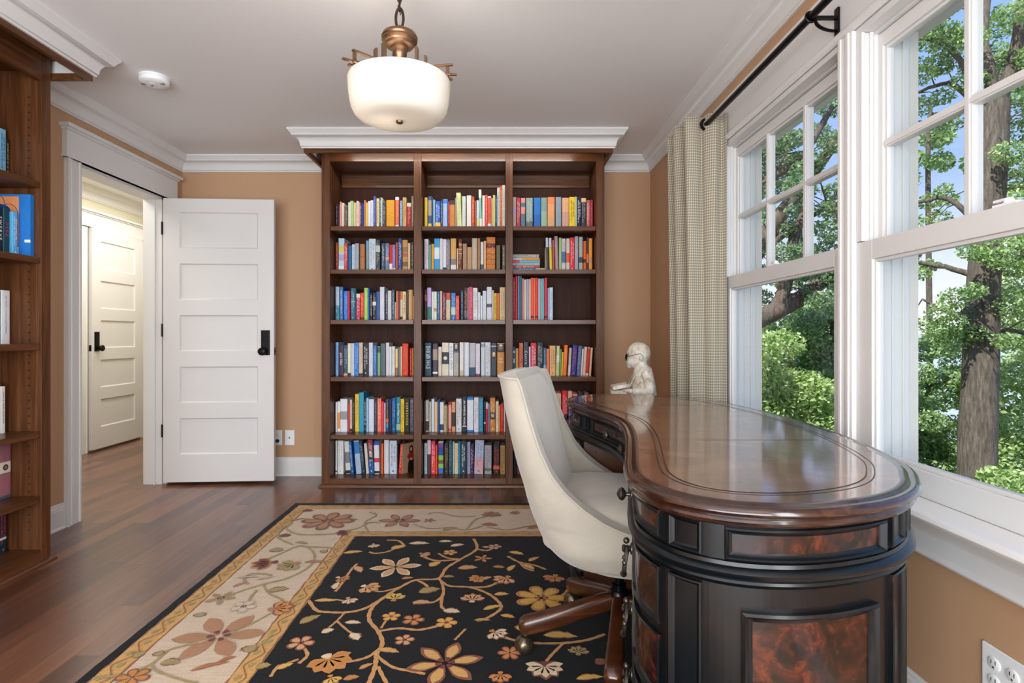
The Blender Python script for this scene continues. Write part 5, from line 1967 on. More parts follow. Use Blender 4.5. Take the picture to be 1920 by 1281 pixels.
for (a, b) in ((sP0, sP1), (sQ0, sQ1)):
    curved_frame(a, b, 0.684, 0.740, 0.009, 0.007, 'pilaster_panel', burl_in='inset_panel', inner=desk_black)
    curved_frame(a, b, 0.085, 0.636, 0.009, 0.008, 'pilaster_panel', burl_in='inset_panel', inner=desk_black)
curved_frame(sE0, sE1, 0.684, 0.738, 0.012, 0.009, 'frieze_panel')
curved_frame(sE0 + 2.2, sE1 - 2.0, 0.085, 0.600, 0.017, 0.011, 'end_panel')
# panels along the window side
s = sQ1 + 3
while s + 26 < sidx(0.80, 2.60):
    curved_frame(s, s + 24, 0.688, 0.738, 0.012, 0.009, 'frieze_panel')
    s += 28
# far end: pilaster + drawers facing the kneehole
sF = float(iF)
sG = sidx(0.335, 2.56)
if sG > sF:
    sF += nB
drawer(sG + 2, sF - 1.5, 0.690, 0.738, knob, 0.712)
for z0, z1 in ((0.530, 0.634), (0.392, 0.510), (0.246, 0.372), (0.094, 0.226)):
    drawer(sG + 2, sF - 1.5, z0, z1, bail_pull, (z0 + z1) / 2 + 0.012)
curved_frame(sG - 5, sG, 0.684, 0.740, 0.009, 0.007, 'pilaster_panel', burl_in='inset_panel', inner=desk_black)
curved_frame(sG - 5, sG, 0.085, 0.636, 0.009, 0.008, 'pilaster_panel', burl_in='inset_panel', inner=desk_black)
# centre drawer in the hollow side
sH1 = sA if sA > 0 else sA + nB
sH0 = sF if sF < sH1 else sF - nB
if sH1 < sH0:
    sH1 += nB
L_ = sH1 - sH0
for a, b in ((sH0 + 1.5, sH0 + 5.5), (sH1 - 5.5, sH1 - 1.5)):
    curved_frame(a, b, 0.684, 0.740, 0.009, 0.007, 'pilaster_panel', burl_in='inset_panel', inner=desk_black)
e = curved_frame(sH0 + 7.5, sH1 - 7.5, 0.690, 0.738, 0.011, 0.008, 'drawer')
for f in (0.30, 0.70):
    centre_handle(sH0 + 7.5 + (L_ - 15) * f, 0.712, knob, parent=e)
RUG_VINES = [
 ('tan',0.01,[(-0.142,2.907),(-0.121,2.766),(-0.191,2.639),(-0.247,2.539),(-0.271,2.431),(-0.364,2.416),(-0.42,2.346),(-0.468,2.254),(-0.496,2.168),(-0.486,2.078),(-0.435,1.996),(-0.404,1.919),(-0.408,1.849),(-0.398,1.783),(-0.398,1.701),(-0.399,1.651)]),
 ('tan',0.009,[(-0.271,2.431),(-0.22,2.36),(-0.133,2.346),(-0.058,2.292),(-0.01,2.216),(-0.004,2.157),(-0.053,2.089),(-0.09,2.068)]),
 ('tan',0.01,[(-0.133,2.346),(-0.06,2.351),(-0.005,2.402)]),
 ('tan',0.008,[(-0.255,2.402),(-0.235,2.292),(-0.264,2.216),(-0.343,2.202)]),
 ('tan',0.008,[(-0.235,2.292),(-0.231,2.18),(-0.193,2.134)]),
 ('tan',0.01,[(-0.468,2.254),(-0.518,2.168),(-0.577,2.134),(-0.654,2.134),(-0.704,2.15),(-0.759,2.228)]),
 ('tan',0.006,[(-0.591,2.127),(-0.602,2.068),(-0.618,2.016)]),
 ('tan',0.006,[(-0.602,2.068),(-0.539,1.996),(-0.508,1.976)]),
 ('tan',0.009,[(-0.435,1.996),(-0.366,2.016),(-0.291,2.006),(-0.221,2.036)]),
 ('tan',0.006,[(-0.429,2.016),(-0.421,2.078),(-0.408,2.096)]),
 ('tan',0.008,[(-0.4,1.901),(-0.43,1.84),(-0.48,1.812),(-0.535,1.807)]),
 ('tan',0.008,[(-0.411,1.849),(-0.347,1.783),(-0.283,1.759),(-0.235,1.744)]),
 ('tan',0.008,[(-0.389,1.783),(-0.358,1.722),(-0.324,1.665)]),
 ('tan',0.01,[(-0.191,2.639),(-0.299,2.622),(-0.374,2.674)]),
 ('tan',0.01,[(-0.121,2.766),(-0.07,2.747),(-0.035,2.785)]),
 ('tan',0.008,[(-0.302,2.71),(-0.254,2.656),(-0.191,2.639)]),
 ('tan',0.009,[(-0.364,2.416),(-0.32,2.373),(-0.294,2.319)]),
 ('tan',0.007,[(-0.42,2.346),(-0.491,2.305),(-0.557,2.332)]),
 ('tan',0.009,[(-0.638,2.729),(-0.605,2.71),(-0.553,2.729),(-0.513,2.785)]),
 ('tan',0.009,[(-0.584,2.886),(-0.523,2.877),(-0.48,2.805)]),
 ('tan',0.008,[(-0.645,1.799),(-0.634,1.849),(-0.677,1.91)]),
 ('tan',0.007,[(-0.706,1.729),(-0.705,1.783),(-0.683,1.799),(-0.654,1.823)]),
 ('tan',0.009,[(-0.019,1.976),(0.042,1.938),(0.111,1.919),(0.211,1.919),(0.294,1.938),(0.362,1.976)]),
 ('tan',0.007,[(0.211,1.919),(0.165,1.849),(0.142,1.807)]),
 ('tan',0.01,[(0.215,2.216),(0.266,2.305),(0.304,2.373)]),
 ('tan',0.006,[(-0.16,1.938),(-0.143,1.976),(-0.127,2.012)]),
 ('tan',0.009,[(0.03,2.674),(0.083,2.605),(0.149,2.571),(0.199,2.523)]),
 ('tan',0.008,[(0.083,2.605),(0.107,2.539),(0.145,2.507)]),
 ('tan',0.008,[(-0.677,2.305),(-0.672,2.373),(-0.669,2.523),(-0.659,2.588)]),
 ('tan',0.007,[(-0.716,2.221),(-0.663,2.236),(-0.599,2.216)]),
 ('olive',0.007,[(-1.246,1.722),(-1.153,1.744),(-1.112,1.799),(-1.106,1.849),(-1.098,1.883),(-1.029,1.919)]),
 ('olive',0.006,[(-1.112,1.799),(-1.071,1.759),(-0.95,1.707),(-0.912,1.701)]),
 ('olive',0.006,[(-0.945,1.996),(-0.905,2.047),(-0.852,2.157)]),
 ('olive',0.008,[(-1.104,2.246),(-1.067,2.305),(-1.0,2.373),(-0.923,2.431),(-0.871,2.539),(-0.877,2.656),(-0.935,2.766),(-1.006,2.805),(-1.057,2.71),(-1.105,2.622)]),
 ('olive',0.007,[(-1.0,2.373),(-0.942,2.292),(-0.874,2.241),(-0.837,2.204)]),
 ('olive',0.009,[(-1.006,2.805),(-0.869,2.785),(-0.798,2.766)]),
 ('olive',0.008,[(-1.18,3.109),(-1.185,3.039),(-1.157,2.928),(-1.043,2.825)]),
 ('olive',0.008,[(-1.166,3.158),(-1.162,3.062),(-1.066,2.971),(-0.911,2.971),(-0.856,2.993)]),
 ('olive',0.008,[(-0.862,3.016),(-0.78,3.062),(-0.738,3.158),(-0.67,3.148)]),
 ('olive',0.008,[(-0.781,3.342),(-0.726,3.288),(-0.763,3.158),(-0.7,2.993)]),
 ('olive',0.008,[(-0.488,3.134),(-0.397,3.062),(-0.286,3.071),(-0.188,3.039),(-0.095,3.109)]),
 ('olive',0.008,[(-0.188,3.039),(-0.148,3.209),(-0.083,3.261)]),
 ('olive',0.008,[(-0.078,3.085),(0.034,3.039),(0.18,3.109),(0.305,3.062),(0.413,3.158)]),
 ('olive',0.008,[(-0.43,3.315),(-0.363,3.337),(-0.253,3.261),(-0.151,3.271)]),
 ('olive',0.008,[(-1.062,2.373),(-1.107,2.431),(-1.095,2.476),(-1.043,2.476),(-0.998,2.461)]),
 ('olive',0.007,[(-0.991,2.216),(-1.002,2.266),(-1.001,2.319)]),
 ('olive',0.007,[(-0.868,1.874),(-0.833,1.883),(-0.809,1.919),(-0.802,1.976)]),
]
RUG_FLOWERS = [
 ('star',-0.476,2.548,0.104,6,'cream','peach','gold',10),
 ('star',-0.179,1.799,0.112,6,'brown','gold','red',15),
 ('round',0.159,2.246,0.096,7,'amber','yellow','red',0),
 ('round',-0.2,2.053,0.036,5,'orange','yellow','red',0),
 ('round',-0.409,2.098,0.031,5,'orange','yellow','red',20),
 ('round',-0.323,2.074,0.037,5,'brown','orange','red',0),
 ('round',-0.332,1.936,0.032,5,'brown','peach','red',10),
 ('round',-0.68,1.917,0.042,5,'brown','peach','red',0),
 ('round',-0.246,2.718,0.031,5,'amber','yellow','red',0),
 ('round',-0.032,2.793,0.032,5,'brown','pink','red',0),
 ('star',-0.088,2.646,0.041,5,'amber','orange','gold',0),
 ('round',0.028,1.857,0.037,6,'brown','orange','gold',0),
 ('fan',0.136,1.783,0.065,7,'brown','cream','red',0),
 ('fan',-0.557,1.823,0.078,6,'orange','amber','cream',35),
 ('fan',-0.115,2.228,0.056,5,'brown','peach','cream',180),
 ('fan',0.021,2.431,0.061,5,'brown','peach','amber',-35),
 ('fan',-0.093,2.431,0.046,5,'amber','orange','amber',-60),
 ('fan',-0.561,2.346,0.059,5,'amber','peach','cream',60),
 ('fan',-0.424,2.236,0.052,4,'olive','yellow','amber',180),
 ('fan',-0.003,1.737,0.041,5,'brown','orange','amber',0),
 ('fan',-0.025,1.986,0.05,5,'brown','cream','amber',45),
 ('fan',0.253,1.857,0.041,5,'brown','olive','olive',170),
 ('fan',-0.519,1.722,0.038,4,'brown','yellow','amber',30),
 ('fan',-0.378,2.699,0.042,4,'brown','peach','amber',60),
 ('fan',-0.637,2.817,0.038,4,'amber','cream','peach',20),
 ('fan',-0.695,2.431,0.046,4,'brown','amber','cream',60),
 ('fan',-0.604,2.236,0.042,4,'brown','cream','peach',30),
 ('fan',0.231,2.446,0.056,5,'brown','orange','amber',-20),
 ('star',-0.98,1.962,0.138,6,'tan2','tan2','red',8),
 ('round',-0.976,3.183,0.133,8,'brown','tan2','red',0),
 ('star',-0.574,3.188,0.108,6,'brown','tan2','red',0),
 ('star',-0.406,3.193,0.033,5,'brown','tan2','red',0),
 ('star',-1.114,2.246,0.053,5,'olive','tan2','dark',0),
 ('round',-0.992,2.175,0.043,5,'lite','cream2','red',0),
 ('fan',-1.059,2.595,0.084,4,'amber','red','red',-70),
 ('fan',-0.946,2.581,0.074,5,'tan2','olive','tan2',-45),
 ('fan',-0.864,2.157,0.067,5,'brown','orange','tan2',110),
 ('fan',-0.058,3.277,0.068,5,'brown','tan2','tan2',180),
 ('fan',0.08,3.315,0.038,4,'brown','tan2','tan2',180),
 ('round',-1.124,1.722,0.047,6,'brown','amber','orange',0),
 ('star',0.434,3.315,0.086,6,'brown','tan2','red',0),
 ('fan',-0.819,3.002,0.056,4,'brown','red','tan2',-60),
]
RUG_LEAVES = [
 ((-0.32,2.559),(-0.282,2.604),0.024,'yellow'),
 ((-0.188,2.535),(-0.112,2.543),0.026,'gold'),
 ((-0.247,2.802),(-0.189,2.824),0.021,'cream'),
 ((-0.329,2.298),(-0.258,2.328),0.029,'olive2'),
 ((-0.729,2.224),(-0.658,2.224),0.016,'yellow'),
 ((-0.752,2.712),(-0.676,2.731),0.02,'yellow'),
 ((-0.726,2.051),(-0.678,2.106),0.022,'olive2'),
 ((-0.699,1.769),(-0.664,1.797),0.015,'yellow'),
 ((-0.628,1.985),(-0.596,2.007),0.019,'cream'),
 ((-0.525,1.975),(-0.493,1.939),0.022,'cream'),
 ((-0.565,2.055),(-0.513,2.051),0.015,'cream'),
 ((-0.406,1.877),(-0.341,1.862),0.016,'gold'),
 ((-0.442,1.769),(-0.409,1.797),0.011,'tan'),
 ((-0.535,2.77),(-0.477,2.801),0.026,'yellow'),
 ((-0.456,2.837),(-0.368,2.837),0.024,'cream'),
 ((-0.312,2.865),(-0.252,2.865),0.018,'cream'),
 ((-0.025,2.277),(0.027,2.282),0.017,'yellow'),
 ((-0.063,2.153),(-0.002,2.183),0.016,'yellow'),
 ((0.001,2.108),(0.046,2.092),0.015,'yellow'),
 ((-0.096,2.072),(-0.042,2.072),0.011,'gold'),
 ((-0.342,2.209),(-0.277,2.209),0.018,'peach'),
 ((-0.216,2.143),(-0.16,2.133),0.022,'cream'),
 ((-0.079,2.419),(-0.044,2.443),0.015,'gold'),
 ((0.155,1.967),(0.256,1.958),0.025,'yellow'),
 ((0.303,1.799),(0.339,1.815),0.017,'brown'),
 ((0.042,2.725),(0.102,2.696),0.02,'yellow'),
 ((0.099,2.573),(0.143,2.525),0.019,'yellow'),
 ((0.131,2.617),(0.175,2.661),0.016,'gold'),
 ((-0.035,2.553),(0.012,2.543),0.016,'amber'),
 ((-0.249,2.446),(-0.206,2.446),0.013,'olive2'),
 ((-0.092,2.79),(-0.049,2.78),0.012,'yellow'),
 ((0.067,2.001),(0.083,2.039),0.023,'yellow'),
 ((-0.77,1.776),(-0.732,1.79),0.019,'olive2'),
 ((0.234,1.717),(0.306,1.727),0.016,'yellow'),
 ((-0.476,1.715),(-0.437,1.728),0.014,'amber'),
 ((-0.688,2.331),(-0.686,2.389),0.017,'cream'),
 ((-0.425,2.426),(-0.382,2.436),0.013,'amber'),
 ((-0.663,2.551),(-0.622,2.496),0.021,'peach'),
 ((0.034,2.511),(0.062,2.567),0.016,'yellow'),
 ((-1.12,2.101),(-1.125,2.13),0.024,'olive'),
 ((-1.082,1.8),(-1.028,1.804),0.021,'olive'),
 ((-0.961,1.761),(-0.874,1.805),0.011,'orange2'),
 ((-0.901,1.811),(-0.863,1.836),0.009,'orange2'),
 ((-1.155,2.949),(-1.1,2.949),0.025,'red'),
 ((-1.125,2.747),(-1.062,2.747),0.026,'olive'),
 ((-1.187,3.37),(-1.127,3.37),0.025,'red'),
 ((-0.31,3.034),(-0.242,3.072),0.022,'olive'),
 ((-0.103,3.129),(-0.023,3.108),0.023,'orange2'),
 ((-0.856,2.717),(-0.851,2.756),0.02,'olive'),
 ((-1.134,2.435),(-1.049,2.444),0.01,'lite'),
 ((-1.041,2.416),(-0.982,2.446),0.008,'lite'),
 ((-1.112,2.348),(-1.08,2.388),0.01,'tan2'),
 ((-0.901,2.605),(-0.806,2.605),0.014,'tan2'),
 ((-0.917,3.209),(-0.817,3.209),0.013,'tan2'),
 ((-0.952,2.307),(-0.88,2.331),0.024,'olive'),
 ((-0.836,1.864),(-0.829,1.903),0.029,'olive'),
 ((-1.118,1.843),(-1.124,1.872),0.019,'olive'),
 ((-1.038,2.852),(-0.974,2.838),0.012,'olive'),
 ((-1.189,3.183),(-1.113,3.235),0.01,'olive'),
 ((-1.193,1.835),(-1.174,1.862),0.021,'olive'),
 ((0.143,3.062),(0.213,3.08),0.019,'orange2'),
 ((0.258,3.27),(0.323,3.252),0.02,'olive'),
]

# ------------------------------------------------------------------ rug
def rug_mat(name, hx, dk=0.72, sc=320):
    t = NT('rug_' + name)
    t.set(rough=0.95, sheen=0.05 if name == 'black' else 0.15, spec=0.2)
    v = t.coord()
    n = t.noise(v, sc, 2, 0.6)
    n2 = t.noise(t.coord(scale=(10, 140, 1)), 1.0, 3, 0.6)
    b = lin(hx)
    f = t.math('ADD', t.math('MULTIPLY', n, 0.6), t.math('MULTIPLY', n2, 0.4))
    nd = t.n('MixRGB')
    st = t.n('MapRange')
    st.inputs['From Min'].default_value = 0.35
    st.inputs['From Max'].default_value = 0.65
    t.l(f, st.inputs['Value'])
    t.l(st.outputs[0], nd.inputs[0])
    nd.inputs[1].default_value = (*[x * dk for x in b], 1)
    nd.inputs[2].default_value = (*[min(1, x * 1.15) for x in b], 1)
    t.color(nd.outputs[0])
    t.bump(n, 0.5, 0.002)
    return t.m
RC = {'black': '0f1015', 'ivory': 'cdb9a2', 'gold': 'c99c58', 'tan': 'c48f55', 'olive': '9c8d5c', 'olive2': 'a08c4c', 'cream': 'd8c4a4', 'cream2': 'cdb9a2', 'peach': 'cf9c6c', 'brown': '84492f',
      'red': '6c2a24', 'amber': 'bd8038', 'yellow': 'd3a94f', 'orange': 'c98242', 'orange2': 'a9683c', 'pink': 'c8a093', 'tan2': 'a87a56', 'lite': 'b8aa98', 'dark': '2c2624', 'line': '8a5a36'}
RK = list(RC)
rug_mats = [rug_mat(k, RC[k], 0.55 if k == 'black' else 0.76) for k in RK]
RX0, RX1, RY0, RY1 = -1.288, 1.09, -0.35, 3.54
RT = 0.010
m = MB()
rr = random.Random(3)
def wavy_rect(x0, x1, y0, y1, z, amp, step=0.03):
    pts = []
    def seg(a, b):
        n = max(2, int((Vector(b) - Vector(a)).length / step))
        for k in range(n):
            f = k / n
            pts.append((a[0] + (b[0] - a[0]) * f + rr.uniform(-amp, amp), a[1] + (b[1] - a[1]) * f + rr.uniform(-amp, amp), z))
    seg((x0, y0), (x1, y0)); seg((x1, y0), (x1, y1)); seg((x1, y1), (x0, y1)); seg((x0, y1), (x0, y0))
    return pts
outer = wavy_rect(RX0, RX1, RY0, RY1, 0, 0.0018)
m.cur = RK.index('black')
m.prism([(p[0], p[1]) for p in outer], 0.0005, RT)
zz = RT + 0.0004
def layer(col, inset, amp=0.003):
    global zz
    m.cur = RK.index(col)
    zz += 0.0004
    m.poly(wavy_rect(RX0 + inset[0], RX1 - inset[0], RY0 + inset[0], RY1 - inset[1], zz, amp))
layer('line', (0.036, 0.046))
layer('gold', (0.042, 0.054))
layer('line', (0.108, 0.118))
layer('ivory', (0.116, 0.127), 0.002)
layer('line', (0.455, 0.520))
layer('gold', (0.462, 0.528))
layer('line', (0.520, 0.590))
layer('black', (0.528, 0.598))
ZB = zz
def ribbon(col, w, pts, z, taper=False):
    m.cur = RK.index(col)
    P = catmull([(x, y, 0) for x, y in pts], 6)
    L_, R_ = [], []
    n = len(P)
    for i, p in enumerate(P):
        t = (P[min(i + 1, n - 1)] - P[max(i - 1, 0)]).normalized()
        nn = Vector((-t.y, t.x, 0))
        ww = w / 2 * (1 + 0.18 * math.sin(i * 2.1)) * ((1 - 0.8 * i / n) if taper else 1)
        L_.append((p.x + nn.x * ww, p.y + nn.y * ww, z))
        R_.append((p.x - nn.x * ww, p.y - nn.y * ww, z))
    for i in range(n - 1):
        m.quad(L_[i], R_[i], R_[i + 1], L_[i + 1])
def leaf(p0, p1, w, col, z, edge=None):
    a, b = Vector((*p0, 0)), Vector((*p1, 0))
    d = b - a
    l = d.length
    if l < 1e-4:
        return
    d /= l
    nn = Vector((-d.y, d.x, 0))
    prof = ((0, 0), (0.12, 0.28), (0.3, 0.48), (0.48, 0.5), (0.62, 0.36), (0.70, 0.44), (0.85, 0.2), (1, 0))
    def outline(s, zz_):
        up = [a + d * (f * l) + nn * (h_ * w * s + 0.10 * l * math.sin(f * PI) * 0.6) for f, h_ in prof]
        dn = [a + d * (f * l) - nn * (h_ * w * s * 0.8 - 0.10 * l * math.sin(f * PI) * 0.6) for f, h_ in prof[1:-1]]
        return [(q.x, q.y, zz_) for q in up + dn[::-1]]
    m.cur = RK.index(edge or 'line')
    m.poly(outline(1.35, z))
    m.cur = RK.index(col)
    m.poly(outline(0.95, z + 0.0003))
def petal(c, ang, r0, r1, w, col, z, pointed):
    ca, sa = math.cos(ang), math.sin(ang)
    prof = [(0, .15), (.25, .6), (.5, 1), (.72, .9), (.88, .5), (1, .04)] if pointed else [(0, .2), (.25, .6), (.5, .9), (.75, 1), (.92, .75), (1, .3)]
    up = [(r0 + (r1 - r0) * f, w / 2 * h_) for f, h_ in prof]
    pts = up + [(x, -y) for x, y in reversed(up)]
    m.cur = RK.index(col)
    m.poly([(c[0] + x * ca - y * sa, c[1] + x * sa + y * ca, z) for x, y in pts])
for i, (c, w, pts) in enumerate(RUG_VINES):
    ribbon(c, w * 1.5, pts, ZB + 0.0004 + 0.00002 * i)
for i, (p0, p1, w, c) in enumerate(RUG_LEAVES):
    q0, q1 = Vector(p0), Vector(p1)
    mid = (q0 + q1) / 2
    q0, q1 = mid + (q0 - mid) * 1.2, mid + (q1 - mid) * 1.2
    leaf(tuple(q0), tuple(q1), w * 1.7, c, ZB + 0.0014, 'brown' if c in ('olive', 'orange2', 'tan2', 'lite') else 'line')
for i, (k, x, y, r, n, ca, cb, cc, rot) in enumerate(RUG_FLOWERS):
    z = ZB + 0.0022
    a0 = R(rot)
    r *= 1.12
    if k in ('star', 'round'):
        for q in range(n):
            a = a0 + 2 * PI * q / n
            wd = r * (0.42 if k == 'star' else 3.7 / n)
            petal((x, y), a, 0.08 * r, r, wd, ca, z + 0.00002 * q, k == 'star')
            petal((x, y), a, 0.16 * r, r * 0.86, wd * 0.70, cb, z + 0.0004, k == 'star')
        for q in range(6):
            a = a0 + 2 * PI * q / 6
            petal((x + 0.10 * r * math.cos(a), y + 0.10 * r * math.sin(a)), a, 0, r * 0.16, r * 0.13, cc, z + 0.0008, False)
    else:
        for q in range(n):
            a = R(-90 + rot) + (q - (n - 1) / 2) * R(34)
            petal((x, y), a, 0.0, r * (1 - 0.08 * abs(q - (n - 1) / 2)), r * 0.58, ca, z + 0.00002 * q, True)
            petal((x, y), a, 0.08 * r, r * 0.84, r * 0.38, cb, z + 0.0004, True)
        petal((x, y), R(90 + rot), 0, r * 0.35, r * 0.4, cc, z + 0.0008, False)
# leaf-and-line chain inside the two gold bands
for (inx, iny, wv) in ((0.075, 0.086, 0.020), (0.491, 0.559, 0.017)):
    for side in range(2):
        L0 = RY1 - iny - 0.02 if side == 0 else RX1 - inx
        s = (0.6 if side == 0 else RX0 + inx + 0.03)
        k = 0
        pts = []
        while s < L0:
            q = wv * math.sin(k * PI / 2 * 1.0)
            if side == 0:
                pts.append((RX0 + inx + q, s))
                if k % 2 == 1:
                    leaf((RX0 + inx - q * 0.4 - 0.006, s - 0.012), (RX0 + inx - q * 0.4 + 0.008, s + 0.014), 0.014, 'olive', ZB + 0.0012, 'olive2')
            else:
                pts.append((s, RY1 - iny + q * 0.8))
                if k % 2 == 1:
                    leaf((s - 0.014, RY1 - iny - q * 0.4), (s + 0.014, RY1 - iny - q * 0.4), 0.014, 'olive', ZB + 0.0012, 'olive2')
            s += 0.034
            k += 1
        ribbon('line', 0.004, pts, ZB + 0.0009)
rug = m.build('area_rug', rug_mats, smooth=False, fix=False)
tag(rug, 'black and ivory floral wool area rug with trailing vines on the wood floor', 'rug')
RUGZ = RT + 0.004

# ------------------------------------------------------------------ desk chair
def fabric():
    t = NT('cream_linen')
    t.set(rough=0.92, sheen=0.35)
    v = t.coord(scale=(900, 900, 900))
    n = t.noise(v, 1.0, 2, 0.6)
    n2 = t.noise(t.coord(), 9, 3)
    f = t.math('ADD', t.math('MULTIPLY', n, 0.6), t.math('MULTIPLY', n2, 0.4))
    t.color(t.ramp(f, ((0.3, '938c80'), (0.7, 'b0a99c'))))
    t.bump(n, 0.25, 0.0008)
    return t.m
linen = fabric()
chair_wood = wood('chair_leg_wood', ((0.25, '26120b'), (0.5, '40200f'), (0.7, '5a3018'), (0.9, '6e3e22')), (6, 6, 40), 0.28, 0.5)
brass = plain('aged_brass', '6e6352', 0.34, 0.3, 40, metal=0.9)
CA = R(-14)
CP = Vector((0.391, 1.88, 0))
ch = thing('office_chair', 'cream upholstered high-back office chair with wooden star base at the desk', 'chair', CP, CA)
OB = [(p.x, p.y) for p in catmull([(0.352, -0.090, 0), (0.356, -0.130, 0), (0.372, -0.172, 0), (0.402, -0.206, 0), (0.45, -0.236, 0), (0.52, -0.264, 0), (0.60, -0.288, 0), (0.70, -0.312, 0), (0.80, -0.335, 0), (0.925, -0.362, 0)], 5)]       # z -> rear x
FR = [(0.352, 0.20), (0.36, 0.245), (0.38, 0.262), (0.42, 0.265), (0.455, 0.262), (0.472, 0.235), (0.495, 0.05), (0.520, -0.02), (0.56, -0.085), (0.60, -0.135), (0.65, -0.178), (0.725, -0.215), (0.80, -0.242), (0.90, -0.272), (0.925, -0.284)]
WD = [(0.352, 0.235), (0.37, 0.268), (0.42, 0.292), (0.55, 0.300), (0.68, 0.288), (0.80, 0.272), (0.925, 0.258)]
def shell_path(z, N=44, inset=0.0, xf_add=0.0):
    xb, xf, w = interp(OB, z) + inset, interp(FR, z) + xf_add, interp(WD, z) - inset
    r = min(0.13, (xf - xb) * 0.85, w * 0.7)
    pts = [(xf, -w)]
    pts.append((xb + r, -w))
    for k in range(1, 9):
        a = k / 8 * PI / 2
        pts.append((xb + r - r * math.sin(a), -w + r - r * math.cos(a)))
    half = pts
    full = half + [(x, -y) for x, y in reversed(half)]
    # resample evenly
    P = [Vector(p) for p in full]
    L = [0]
    for a, b in zip(P, P[1:]):
        L.append(L[-1] + (b - a).length)
    out = []
    j = 0
    for i in range(N + 1):
        s = L[-1] * i / N
        while j < len(P) - 2 and L[j + 1] < s:
            j += 1
        f = (s - L[j]) / max(1e-9, L[j + 1] - L[j])
        q = P[j] * (1 - f) + P[j + 1] * f
        out.append(q)
    return out
ZR = [0.352, 0.354, 0.358, 0.364, 0.372, 0.381, 0.392, 0.405, 0.42, 0.438, 0.455, 0.472, 0.483, 0.495, 0.507, 0.52, 0.54, 0.56, 0.58, 0.60, 0.625, 0.65, 0.69, 0.725, 0.76, 0.80, 0.85, 0.89, 0.912, 0.925]
rows = []
for z in ZR:
    crown_ = 0.012 * 0
    P = shell_path(z)
    row = []
    n = len(P)
    for i, q in enumerate(P):
        zt_ = z
        if z > 0.8:
            zt_ = z + 0.012 * (1 - (2 * i / (n - 1) - 1) ** 2) * (z - 0.8) / 0.125
        row.append((q.x, q.y, zt_))
    rows.append(row)
m = MB()
m.smooth = True
m.grid(rows)
shell = m.build('shell', linen, ch, fix=False)
bmx = bmesh.new()
bmx.from_mesh(shell.data)
bmesh.ops.recalc_face_normals(bmx, faces=bmx.faces)
bmx.to_mesh(shell.data)
bmx.free()
# make sure the normals look outward (away from the seat centre)
me = shell.data
me.update()
test = me.polygons[len(me.polygons) // 2]
if test.normal.dot(Vector((test.center.x, test.center.y, 0))) < 0:
    me.flip_normals()
so = shell.modifiers.new('padding', 'SOLIDIFY')
so.thickness = 0.052
so.offset = -1
so.use_even_offset = False
bv = shell.modifiers.new('round', 'BEVEL')
bv.width = 0.016
bv.segments = 3
bv.limit_method = 'ANGLE'
bv.angle_limit = R(50)
ss = shell.modifiers.new('smooth', 'SUBSURF')
ss.levels = 1
ss.render_levels = 1
# inner back cushion
m = MB()
m.smooth = True
rows = []
for z in (0.47, 0.50, 0.56, 0.64, 0.72, 0.80, 0.86, 0.90, 0.918):
    xb = interp(OB, z) + 0.045
    xf = interp(OB, z) + (0.088 if z < 0.86 else 0.088 - (z - 0.86) * 0.40)
    w = interp(WD, z) - 0.040
    row = []
    for k in range(24):
        a = 2 * PI * k / 24
        ca_, sa_ = math.cos(a), math.sin(a)
        sx = math.copysign(abs(ca_) ** 0.55, ca_)
        sy = math.copysign(abs(sa_) ** 0.45, sa_)
        row.append(((xb + xf) / 2 + (xf - xb) / 2 * sx + 0.018 * (1 - abs(sy)) * (1 if ca_ > 0 else 0), w * sy, z))
    rows.append(row)
m.grid(rows, closed_u=True)
m.poly(rows[-1])
m.poly(rows[0][::-1])
m.build('back_cushion', linen, ch)
# seat cushion
m = MB()
m.smooth = True
rows = []
for z, g in ((0.400, 0.0), (0.405, 0.012), (0.44, 0.016), (0.50, 0.016), (0.528, 0.010), (0.545, -0.006), (0.556, -0.04), (0.562, -0.10), (0.565, -0.20)):
    row = []
    for k in range(36):
        a = 2 * PI * k / 36
        ca_, sa_ = math.cos(a), math.sin(a)
        sx = math.copysign(abs(ca_) ** 0.5, ca_)
        sy = math.copysign(abs(sa_) ** 0.5, sa_)
        row.append((0.015 + (0.242 + g) * sx, (0.230 + g) * sy, z))
    rows.append(row)
m.grid(rows, closed_u=True)
m.poly(rows[-1])
m.poly(rows[0][::-1])
m.build('seat', linen, ch)
MB().box(-0.12, 0.20, -0.20, 0.20, 0.340, 0.400).build('seat_base', plain('black_fabric', '161616', 0.9), ch, smooth=False, bevel=0.01)
# welt (piping) along the rim and down the seam
m = MB()
m.smooth = True
wl_ = []
for z in [0.925 - k * 0.0115 for k in range(40)]:
    if z < 0.478:
        break
    xf, w = interp(FR, z), interp(WD, z)
    wl_.append((xf - 0.004, -(w + 0.0015), z))
top = []
P = shell_path(0.925)
n = len(P)
for i, q in enumerate(P):
    top.append((q.x + (0.0 if 3 < i < n - 4 else -0.004), q.y * 1.006, 0.925 + 0.012 * (1 - (2 * i / (n - 1) - 1) ** 2) + 0.001))
path = wl_[::-1] + top + [(x, -y, z) for x, y, z in wl_]
m.tube(path, 0.0038, 8)
m.build('piping', linen, shell)
m = MB()
m.smooth = True
P = shell_path(0.354)
m.tube([(q.x, q.y, 0.354) for q in P], 0.0035, 8)
m.build('piping', linen, shell)
